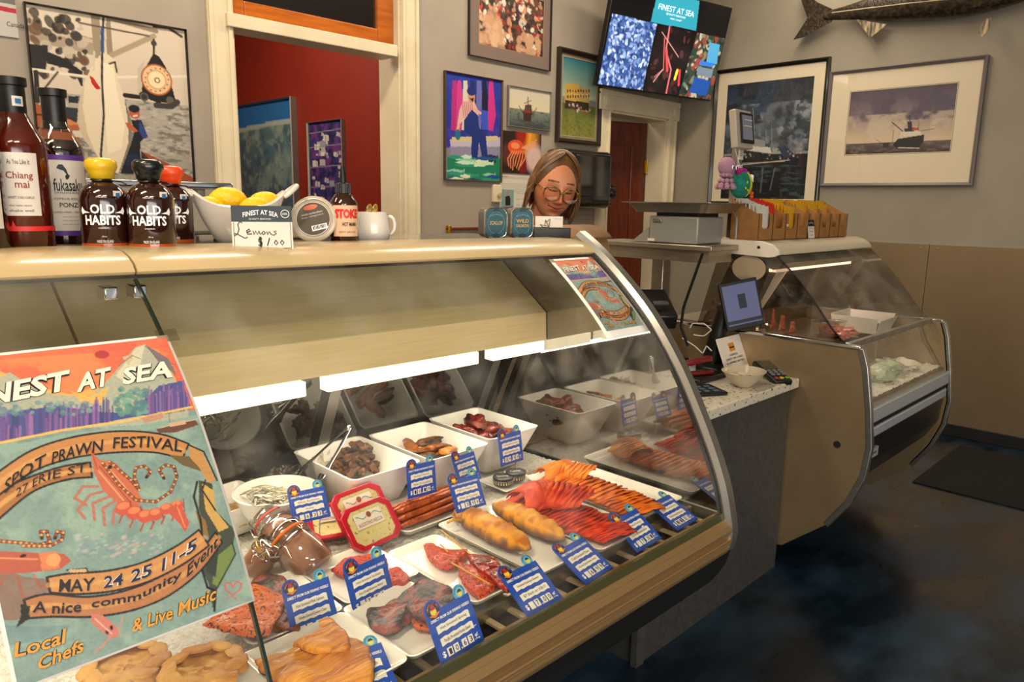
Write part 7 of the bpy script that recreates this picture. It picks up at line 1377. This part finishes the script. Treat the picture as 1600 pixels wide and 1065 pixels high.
# ================================================================== counter scale on its steel shelf, with pole display
ss = thing('steel_stand', 'stainless shelf on a square post carrying the counter scale', 'stand', (2.62, 1.66, ZG)); OS = off(ss.location)
B().bb((2.47, 1.42, 1.235), (2.675, 1.98, 1.255)).build('shelf', M_ss, parent=ss, M=OS, bevel=.003); B().bb((2.49, 1.44, 1.19), (2.66, 1.96, 1.235)).build('shelf_skirt', M_ss, parent=ss, M=OS, smooth=False); B().bb((2.585, 1.70, ZG), (2.64, 1.755, 1.19)).build('post', M_ss, parent=ss, M=OS, bevel=.003); B().bb((2.53, 1.64, ZG), (2.68, 1.81, ZG+.008)).build('foot_plate', M_ss, parent=ss, M=OS, bevel=.002)
sc = thing('counter_scale', 'grey counter scale with steel pan and pole display', 'scale', (2.65, 1.6, 1.256)); OC2 = off(sc.location)
M_sb = mat('scale_body_grey', '8c8a84', .35, .2); B().bb((2.50, 1.50, 1.257), (2.69, 1.72, 1.360)).build('body', M_sb, parent=sc, M=OC2, bevel=.006)
B().bb((2.495, 1.66, 1.335), (2.502, 1.70, 1.350)).build('side_badge', M_alu, parent=sc, M=OC2, bevel=.002); B().bb((2.494, 1.69, 1.262), (2.501, 1.72, 1.272)).build('side_label', M_label, parent=sc, M=OC2, smooth=False)
B().prism([(1.72, 1.257), (1.80, 1.257), (1.72, 1.315)], lambda a, c, t: (t, a, c), 2.50, 2.69).build('keypad_wedge', M_sb, parent=sc, M=OC2, smooth=False)
B().bb((2.52, 1.52, 1.360), (2.68, 1.70, 1.374)).build('pan_support', M_blk, parent=sc, M=OC2)
b = B(); cxp, cyp = 2.62, 1.63; R = lambda w_, d, z_, r_: [(x+cxp, y+cyp, z_) for x, y, _ in rrect(-w_, w_, -d, d, r_, 0)]
b.loft([R(.13, .155, 1.374, .02), R(.15, .18, 1.408, .025), R(.168, .205, 1.412, .02), R(.168, .205, 1.414, .02), R(.148, .178, 1.412, .025), R(.128, .153, 1.377, .02)]); b.build('pan', M_ss, parent=sc, M=OC2, angle=40)
yp, xp = 1.52, 2.795; B().bb((xp-.016, yp-.016, 1.276), (xp+.016, yp+.016, 1.700)).build('pole', M_alu, parent=sc, M=OC2, bevel=.003)
D0 = at('y', 1.48, 1156, 203); B().box((D0[0], 1.475, D0[2]), (.125, .03, .145), rotm(math.radians(-8), 0, 0)).build('display_housing', mat('display_cream', 'a89f90', .4), parent=sc, M=OC2, bevel=.005); B().box((D0[0]+.012, 1.456, D0[2]+.006), (.098, .006, .115), rotm(math.radians(-8), 0, 0)).build('display_bezel', M_blk, parent=sc, M=OC2, bevel=.002)
B().box((D0[0]+.008, 1.4525, D0[2]+.008), (.075, .002, .092), rotm(math.radians(-8), 0, 0)).build('display_glass', mat('scale_lcd', '6a6e7a', .3, emit='6a6e7c', estr=.25), parent=sc, M=OC2, smooth=False)
b = B(); [b.box((D0[0]+.008, 1.4508, D0[2]+.035-.022*k), (.06, .001, .003), rotm(math.radians(-8), 0, 0)) for k in range(4)]; b.build('display_lines', M_label, parent=sc, M=OC2, smooth=False)
for k, (z0, z1) in enumerate(((1.585, 1.635), (1.515, 1.565))):
    B().bb((xp-.015, yp-.0185, z0), (xp+.017, yp-.016, z1)).build('pole_notice', M_label, parent=sc, M=OC2, smooth=False); b = B(); [b.bb((xp-.012, yp-.0192, z1-.008-.007*j), (xp+.012, yp-.0188, z1-.006-.007*j)) for j in range(5)]; b.build('notice_lines', M_ink, parent=sc, M=OC2, smooth=False)
b = B(); b.tube([(2.79, 1.45, 1.272), (2.70, 1.45, 1.272), (2.70, 1.45, 1.36), (2.68, 1.455, 1.385)], .004, 6); b.build('pan_rail', M_chrome, parent=sc, M=OC2)
# crocheted toys hanging from the pole
def yarnball(b, c, r_, seed, n=16): return b.ell(c, (r_, r_, r_), amp=.15, ns=6, seed=seed, n=n, m=10)
M_lil = mat('lilac_yarn', 'b58aa0', .9, bump=1.0, bscale=260); M_teal = mat('teal_yarn', '1f8a78', .9, bump=1.0, bscale=240, col2='17786a', scale=90); M_prp = mat('purple_yarn', '8a1f9a', .9, bump=1.0, bscale=240, col2='b0207a', scale=60, contrast=(.48, .52)); M_yel = mat('yellow_yarn', 'c8c81f', .9, bump=.8, bscale=240); M_oyn = mat('orange_yarn', 'd8641c', .9, bump=.8, bscale=240)
c0 = Vector(at('y', 1.46, 1134, 285)); t = thing('crochet_octopus', 'lilac crocheted octopus toy hanging on the scale pole', 'toy', tuple(c0)); t.scale = (1.15,)*3
yarnball(B(), (.0, 0, .052), .030, 1, 20).build('head', M_lil, parent=t, angle=80); r = random.Random(4)
for k in range(8):
    a = 2*PI*k/8; b = B(); [b.ell(((.018+.006*j)*math.cos(a)*.9+.003*math.sin(j*3), (.014+.004*j)*math.sin(a), .02-.013*j+.004*math.cos(j*2)), (.0085, .0085, .008), n=10, m=6) for j in range(4)]; b.build('tentacle', M_lil, parent=t)
for s in (-1, 1): B().ell((.012*s+.004, -.027, .048), (.006, .003, .007), n=12, m=8).build('eye', M_text, parent=t); B().ell((.012*s+.004, -.030, .047), (.0035, .002, .0045), n=10, m=6).build('pupil', M_ink, parent=t)
c0 = Vector(at('y', 1.44, 1157, 288)); t = thing('crochet_fish', 'round teal crocheted fish toy with purple crest and big eye', 'toy', tuple(c0)); t.scale = (1.25,)*3
B().ell((0, 0, 0), (.043, .030, .042), n=32, m=22).build('body', M_teal, parent=t, angle=80)
b = B(); [b.ell((-.026+.009*k, -.004+.008*(k % 2), .036+.006*math.sin(k*.6)), (.010, .010, .009), n=10, m=7) for k in range(7)]; b.build('crest', M_prp, parent=t)
b = B(); [b.surf(lambda u, v, k=k: (.006+.008*k+.007*u, -.030*math.cos((v-.5)*2.3)*(1-.10*k)-.001, .042*math.sin((v-.5)*2.3)*(.95-.12*k)), 2, 12) for k in range(2)]; b.build('yellow_stripe', M_yel, parent=t, solid=.003)
b = B(); [b.ell((x, -.029, z), (.0045, .002, .0045), n=8, m=6) for x, z in ((-.012, .006), (-.02, -.012), (-.006, -.018))]; b.build('yellow_spots', M_yel, parent=t)
B().ell((.034, -.016, .018), (.0125, .010, .0135), n=20, m=12).build('eye', M_text, parent=t); B().ell((.037, -.024, .018), (.0065, .005, .0075), n=14, m=10).build('pupil', M_ink, parent=t)
b = B(); [b.ell((.030+.006*(k % 2), -.012-.003*k, -.012-.006*k+.004*(k % 2)), (.0075, .006, .006), n=10, m=7) for k in range(5)]; b.build('orange_fins', M_oyn, parent=t); B().tube([(.0, 0, .04), (-.008, .02, .10), (-.012, .03, .16)], .0008, 5).build('hanging_string', M_label, parent=t)
# kraft boxes of seed packets along the top of the smaller case
ZB = 1.2725
M_card = mat('brown_cardboard', '9a6c3a', .75, col2='8e6233', scale=30); M_cardin = mat('cardboard_inside', '8a5c2c', .8); M_py_ = mat('yellow_packet', 'd8a414', .5, col2='c89412', scale=10); M_pred = mat('red_packet', 'c8281c', .5); M_pwh = mat('white_packet', 'd2cec4', .5, col2='8aa87a', scale=60, contrast=(.6, .66)); M_fly = mat('red_round_mark', 'b8322a', .5)
xbs = [at('y', 1.37, px, 372)[0] for px in (1184, 1206, 1226, 1244, 1262, 1279, 1295, 1309, 1322)]; yf, yb_ = 1.37, 1.49
FILL = [('white', M_pwh, 'fullest kraft box of white and green seed packets, first in the row'), ('red', M_pred, 'second kraft box, holding red seed packets'), ('yel', M_py_, 'third kraft box, packed with yellow packets above its sticker'), ('few', None, 'fourth kraft box, nearly empty, left of the price tag'), ('yel2', M_py_, 'fifth kraft box, behind the small black and white price tag'), ('yel2', M_py_, 'sixth kraft box with a round red mark, right of the price tag'), ('yel2', M_py_, 'seventh kraft box with a round red mark'), ('few', None, 'last kraft box at the right end of the row')]
for i, (kd, m, lb) in enumerate(FILL):
    x0, x1 = xbs[i]+.001, xbs[i+1]-.001; w_ = x1-x0; t = thing('seed_box', lb, 'box', ((x0+x1)/2, yf, ZB), 0, group='kraft boxes of seed packets'); hb, hf = .158, .104; D_ = yb_-yf; tk = .0015
    side = [(0, 0), (0, hf), (D_*.10, hf), (D_*.98, hb), (D_, hb), (D_, 0)]
    for s in (-1, 1): B().prism(side, lambda a, c, tt: (tt, a, c), s*(w_/2)-(tk if s > 0 else 0), s*(w_/2)+(tk if s < 0 else 0)).build('side', M_card, parent=t, smooth=False)
    cut = w_*.28; fr = [(-w_/2, 0), (w_/2, 0), (w_/2, hf), (cut*1.15, hf), (cut, hf-.012), (cut, hf*.52), (cut*.7, hf*.44), (-cut*.7, hf*.44), (-cut, hf*.52), (-cut, hf-.012), (-cut*1.15, hf), (-w_/2, hf)]
    B().prism(fr, lambda a, c, tt: (a, tt, c), 0, tk).build('front', M_card, parent=t, smooth=False); B().bb((-w_/2, D_-tk, 0), (w_/2, D_, hb)).build('back', M_card, parent=t, smooth=False); B().bb((-w_/2, 0, 0), (w_/2, D_, tk)).build('bottom', M_card, parent=t, smooth=False)
    n_p = {'white': 7, 'red': 6, 'yel': 10, 'yel2': 5, 'few': 1}[kd]; r = random.Random(i)
    for k in range(n_p):
        y = {'white': .010+.014*k, 'red': .035+.013*k, 'yel': .008+.0108*k, 'yel2': .050+.013*k, 'few': .10}[kd]; mm = m or M_py_; hh = .125+.036*min(1, y/.1)
        o = B().box((0, 0, hh/2), (w_*.84, .002, hh)).build('seed_packet', mm, smooth=False, loc=((x0+x1)/2, yf+y, ZB+.003), rot=(math.radians(-6+r.uniform(-2, 2)), 0, 0)); 
        tag(o, {'white': 'white and green seed packet standing in the first kraft box', 'red': 'red seed packet standing in the second kraft box', 'yel': 'yellow seed packet tightly packed in the third kraft box', 'yel2': 'yellow seed packet leaning at the back of kraft box number %s' % {4: 'five', 5: 'six', 6: 'seven'}.get(i, ''), 'few': 'single yellow packet at the back of the %s kraft box' % {3: 'fourth', 7: 'last'}.get(i, '')}[kd], 'seed packet', {'white': 'seed packets in the first box', 'red': 'seed packets in the second box', 'yel': 'seed packets in the third box', 'yel2': 'seed packets in box %d' % (i+1)}.get(kd))
    if i in (5, 6, 7):
        b = B(); n = 24; b.lathe([(.0065, 0), (.008, 0)], n, (0, -.0006, .018), rotm(PI/2), sy=1.5, cap=False); b.box((0, -.0008, .018), (.006, .0004, .0015)); b.box((0, -.0008, .018), (.0015, .0004, .006)); b.build('round_mark', M_fly, parent=t, smooth=False)
    if i == 2: B().bb((-w_*.42, -.0008, .052), (-w_*.30, -.0002, .062)).build('sticker', M_label, parent=t, smooth=False); B().box((0, .004, .024), (w_*.4, .001, .012)).build('yellow_scrap', M_py_, parent=t, smooth=False)
xt = (xbs[4]); t = thing('price_tag', 'small black and white price tag leaning on the kraft boxes', 'price tag', (xt+.012, yf-.012, ZB+.001), rot=(math.radians(-8), 0, 0)); B().bb((-.031, 0, 0), (.031, .0012, .078)).build('card', M_label, parent=t, smooth=False); B().bb((-.031, -.0005, .050), (.031, 0, .078)).build('header', M_ink, parent=t, smooth=False)
b = B(); b.text('FINEST AT SEA', lambda a, c: (-.02+a*.04, -.001, .060+c*.005+.003*math.sin(PI*a))); b.build('header_lettering', M_text, parent=t, smooth=False); b = B(); [b.text(s, lambda a, c, z=z, w0=w0: (-w0/2+a*w0, -.001, z+c*.005)) for s, z, w0 in (('West Coast', .040, .046), ('Seeds', .027, .036), ('$4.99', .010, .02))]; b.build('lettering', M_maroon, parent=t, smooth=False)
# ================================================================== the woman behind the case
HC = Vector(at('y', 1.76, 866, 292)); W = thing('person', 'smiling woman with shoulder length hair and glasses looking down behind the case', 'person', (HC.x+.06, HC.y+.16, 0))
OWm = off(W.location); base = math.atan2(-HC.x, HC.y)
MH = Matrix.Translation(HC) @ Matrix.Rotation(base+math.radians(17), 4, 'Z') @ Matrix.Rotation(math.radians(9), 4, 'Y') @ Matrix.Rotation(math.radians(15), 4, 'X')
LH = OWm @ MH
ga = lambda x, m, s: math.exp(-((x-m)/s)**2)
def headp(u, v):
    th = PI*v; ph = 2*PI*u+PI/2   # ph such that -y is the face
    sx, sy, sz = math.sin(th)*math.cos(ph), math.sin(th)*math.sin(ph), math.cos(th)
    x, y, z = .074*sx, .094*sy, .112*sz
    if z < 0: k = (-z/.112); x *= 1-.30*k**1.6; y = y*(1-.16*k) - (.010*k if y < 0 else -.018*k)
    if y < 0:
        f = min(1, -sy*1.6)
        d = .023*ga(x, 0, .0105)*ga(z, -.026, .012)+.013*ga(x, 0, .009)*ga(z, -.004, .022)+.008*(ga(x, .011, .007)+ga(x, -.011, .007))*ga(z, -.031, .008)
        d += .0035*ga(abs(x), .026, .02)*ga(z, .032, .010)-.0095*ga(abs(x), .030, .014)*ga(z, .012, .012)+.006*ga(abs(x), .029, .011)*ga(z, .010, .009)
        d += .008*ga(abs(x), .040, .016)*ga(z, -.026, .018)+.0055*ga(x, 0, .026)*ga(z, -.058, .013)-.004*ga(x, 0, .030)*ga(z, -.0575-.0-.25*abs(x)*-1, .0028)+.008*ga(x, 0, .020)*ga(z, -.092, .014)-.003*ga(x, 0, .024)*ga(z, -.076, .007)
        d -= .0025*ga(abs(x)-.030-.25*max(0, -(z+.04)), 0, .004)*ga(z, -.048, .018)
        y -= d*f
    return (x, y, z)
b = B(); NU, NV = 150, 150; b.surf(headp, NU, NV, wrap=True)
M_skin = mat('skin', 'ffffff', .42, vcol=True, sss=.12, bump=.12, bscale=500)
# neck grows out of the same mesh
ring0 = [(.048*math.cos(2*PI*i/24), .030+.050*math.sin(2*PI*i/24), -.055) for i in range(24)]; ring1 = [(.050*math.cos(2*PI*i/24), .055+.052*math.sin(2*PI*i/24), -.12) for i in range(24)]; ring2 = [(.064*math.cos(2*PI*i/24), .085+.060*math.sin(2*PI*i/24), -.175) for i in range(24)]
b.loft([ring0, ring1, ring2])
for s in (-1, 1): b.ell((s*.073, .008, -.004), (.008, .019, .030), n=16, m=10)
hd = b.build('body', M_skin, parent=W, M=LH, angle=180)
def skin(co, n_):
    x, y, z = co; c = mixc('d0906a', 'c47a56', .5+.8*nz3(co, 18, 3))
    if y < -.02:
        c = [a+(q-a)*min(1, .55*(ga(abs(x), .042, .018)*ga(z, -.025, .018)+ga(x, 0, .012)*ga(z, -.028, .012))) for a, q in zip(c, (.78, .36, .26))]
        zl = -.0575+.25*abs(x)
        lip = ga(x, 0, .022)**1.5*ga(z, -.059, .008); c = [a+(q-a)*min(1, 1.1*lip) for a, q in zip(c, (.66, .30, .25))]
        if abs(x) < .029 and abs(z-zl) < .0018: c = (.32, .12, .10)
        bz = .036-.10*max(0, abs(x)-.028)*2; 
        if .012 < abs(x) < .048 and abs(z-bz) < .0030: c = [a*.42 for a in c]
        ez = .004+.35*((abs(x)-.030)**2)*40*.5
        if abs(abs(x)-.030) < .0155 and abs(z-(.003+12*(abs(x)-.030)**2)) < .0016: c = (.20, .10, .08)
        if abs(abs(x)-.030) < .016 and .006 < z < .02: c = [a*.90 for a in c]
    return c
vcolor(hd, skin)
# glasses
M_tor = mat('tortoise_frame', '3a200c', .2, col2='94651c', scale=70, coat=.6)
gl_ = B()
for s in (-1, 1):
    pts = [(s*.033+.0268*math.copysign(abs(math.cos(a))**.85, math.cos(a)), -.1090+.012*(abs(s*.033+.026*math.cos(a))/.055)**2, -.003+.0228*math.copysign(abs(math.sin(a))**.85, math.sin(a))) for a in np.linspace(0, 2*PI, 33)]
    gl_.tube(pts, .0027, 7); gl_.tube([(s*.055, -.097, .008), (s*.070, -.080, .010), (s*.079, -.01, .006), (s*.078, .02, -.006)], [.0022, .002, .0018, .0016], 7)
gl_.tube([(-.0068, -.1105, .003), (0, -.1140, .006), (.0068, -.1105, .003)], .0026, 7)
fr = gl_.build('glasses', M_tor, parent=W, M=LH, angle=60)
for s in (-1, 1):
    n = 24; b = B().add([(s*.033+.0255*math.cos(2*PI*i/n), -.1080+.004*abs(math.cos(2*PI*i/n)), -.003+.0215*math.sin(2*PI*i/n)) for i in range(n)], [tuple(range(n))]); b.build('lens', glassmat('lens_glass', 'f4f0ea', .02, .3, .15), parent=fr, smooth=False)
# hair: locks falling from a parting
M_h = [mat('hair_brown', '4e331c', .45, col2='6e4c2a', scale=40, stretch=(1, 1, .15)), mat('hair_blond', '7a5530', .45, col2='987044', scale=40, stretch=(1, 1, .15)), mat('hair_grey', '8a7058', .45, col2='664a34', scale=50, stretch=(1, 1, .15))]
r = random.Random(21); hb_ = B()
def lock(phi, r0, length, mi, layer):
    pts = []; rad = []; sg = 1 if phi >= 0 else -1; a0 = abs(phi)
    for i in range(17):
        t = i/16
        if t < .5:
            el = (PI/2)*(1-t/.5*1.0)*.98; q = min(1, t/.42)
            az = a0+(max(a0, math.radians(84))-a0)*q**.8
            k = 1.075+.03*layer+.02*math.sin(t*9+phi*3); X_ = .074*math.cos(el)*math.sin(az)*sg*k; Y_ = -.094*math.cos(el)*math.cos(az)*k; Z_ = .112*math.sin(el)*k+.003
            X_ += .006*math.sin(el); last = (X_, Y_, Z_)
        else:
            q = (t-.5)/.5; X_ = last[0]*(1+.22*math.sin(q*2.0))+.004*math.sin(q*5+phi*4)-last[0]*.12*q**3; Y_ = last[1]*(1+.05*q)+.012*q-.010*math.sin(q*3)*(1 if a0 < 1.9 else 0); Z_ = last[2]-length*q
        pts.append((X_, Y_, Z_)); rad.append(r0*(.55+.6*math.sin(min(1, t*1.15+.08)*PI)**.6))
    rad[-1] = r0*.12; hb_.use(mi); hb_.tube(pts, rad, 6, .55)
for k in range(230):
    phi = r.uniform(-PI, PI)
    if abs(phi) < .30: phi = math.copysign(.30+abs(phi), phi)
    lock(phi, r.uniform(.0055, .0095), r.uniform(.120, .150)*(1 if abs(phi) < 2.3 else .9), r.choice([0, 0, 1, 1, 2]), r.random())
hb_.use(0); hb_.ell((.0, .0125, .0205), (.081, .093, .104), n=40, m=24)
hair = hb_.build('hair', M_h, parent=W, M=LH, angle=80)
# clothed body: shirt with arms reaching down to the work, trousers, shoes
def skinmesh(name, verts, edges, radii, m, root=0, sub_=2):
    me = bpy.data.meshes.new(name); me.from_pydata([tuple(v) for v in verts], edges, []); me.materials.append(m); o = bpy.data.objects.new(name, me); COL.objects.link(o)
    md = o.modifiers.new('skin', 'SKIN'); md.use_smooth_shade = True
    for sv, q in zip(me.skin_vertices[0].data, radii): sv.radius = (q, q) if not isinstance(q, tuple) else q
    me.skin_vertices[0].data[root].use_root = True; s = o.modifiers.new('s', 'SUBSURF'); s.levels = s.render_levels = sub_; o.parent = W; o.matrix_local = OWm; return o
fwd = Vector((-HC.x, -HC.y, 0)).normalized(); rt_ = Vector((fwd.y, -fwd.x, 0))*-1  # towards the shopper; viewer's right
rt_ = Vector((-fwd.y, fwd.x, 0)); nb = HC-fwd*.085+Vector((0, 0, -.130)); P = lambda f, s, z: Vector((HC.x, HC.y, 0))+fwd*f+rt_*s+Vector((0, 0, z))
Zs = nb.z
V = [P(-.26, 0, .86), P(-.22, 0, 1.02), P(-.12, 0, Zs-.10), P(-.085, 0, Zs+.0), P(-.11, -.135, Zs-.06), P(-.06, -.175, Zs-.24), P(.10, -.16, Zs-.30), P(-.11, .135, Zs-.06), P(-.06, .175, Zs-.24), P(.10, .14, Zs-.30)]
M_shirt = mat('black_shirt', '121214', .75, col2='1a1a1c', scale=30)
skinmesh('shirt', V, [(0, 1), (1, 2), (2, 3), (2, 4), (4, 5), (5, 6), (2, 7), (7, 8), (8, 9)], [.145, .14, (.13, .11), .055, .068, .048, .036, .068, .048, .036], M_shirt)
T_ = [P(-.20, 0, .86), P(-.21, -.09, .80), P(-.21, -.10, .46), P(-.22, -.10, .09), P(-.21, .09, .80), P(-.21, .10, .46), P(-.22, .10, .09)]
skinmesh('trousers', T_, [(0, 1), (1, 2), (2, 3), (0, 4), (4, 5), (5, 6)], [.14, .10, .068, .05, .10, .068, .05], mat('dark_trousers', '1b1d24', .8))
for s in (-.10, .10): B().ell(tuple(P(-.17, s, .045)), (.05, .05, .045), n=20, m=12, e=.8).ell(tuple(P(-.10, s, .032)), (.05, .05, .032), n=20, m=12).build('shoe', M_blk, parent=W, M=OWm)
M_hand = mat('hand_skin', 'b8735a', .5, sss=.1)
for s, wv in ((-1, V[6]), (1, V[9])):
    hv = [wv, wv+fwd*.05+Vector((0, 0, -.005)), wv+fwd*.09+Vector((0, 0, -.012))]; he = [(0, 1), (1, 2)]; hr = [.028, .034, .030]
    for k in range(4):
        o_ = rt_*((k-1.5)*.019); L_ = (.062, .072, .068, .052)[k]; i0 = len(hv); hv += [hv[2]+o_+fwd*.015, hv[2]+o_*1.1+fwd*(.015+L_*.45)+Vector((0, 0, -.008)), hv[2]+o_*1.15+fwd*(.015+L_*.75)+Vector((0, 0, -.028)), hv[2]+o_*1.15+fwd*(.015+L_*.85)+Vector((0, 0, -.045))]; he += [(2, i0), (i0, i0+1), (i0+1, i0+2), (i0+2, i0+3)]; hr += [.0105, .0095, .0085, .0075]
    i0 = len(hv); hv += [hv[1]-rt_*s*.030+fwd*.01, hv[1]-rt_*s*.045+fwd*.040+Vector((0, 0, -.012)), hv[1]-rt_*s*.042+fwd*.065+Vector((0, 0, -.02))]; he += [(1, i0), (i0, i0+1), (i0+1, i0+2)]; hr += [.013, .0105, .009]
    skinmesh('hand', hv, he, hr, M_hand)
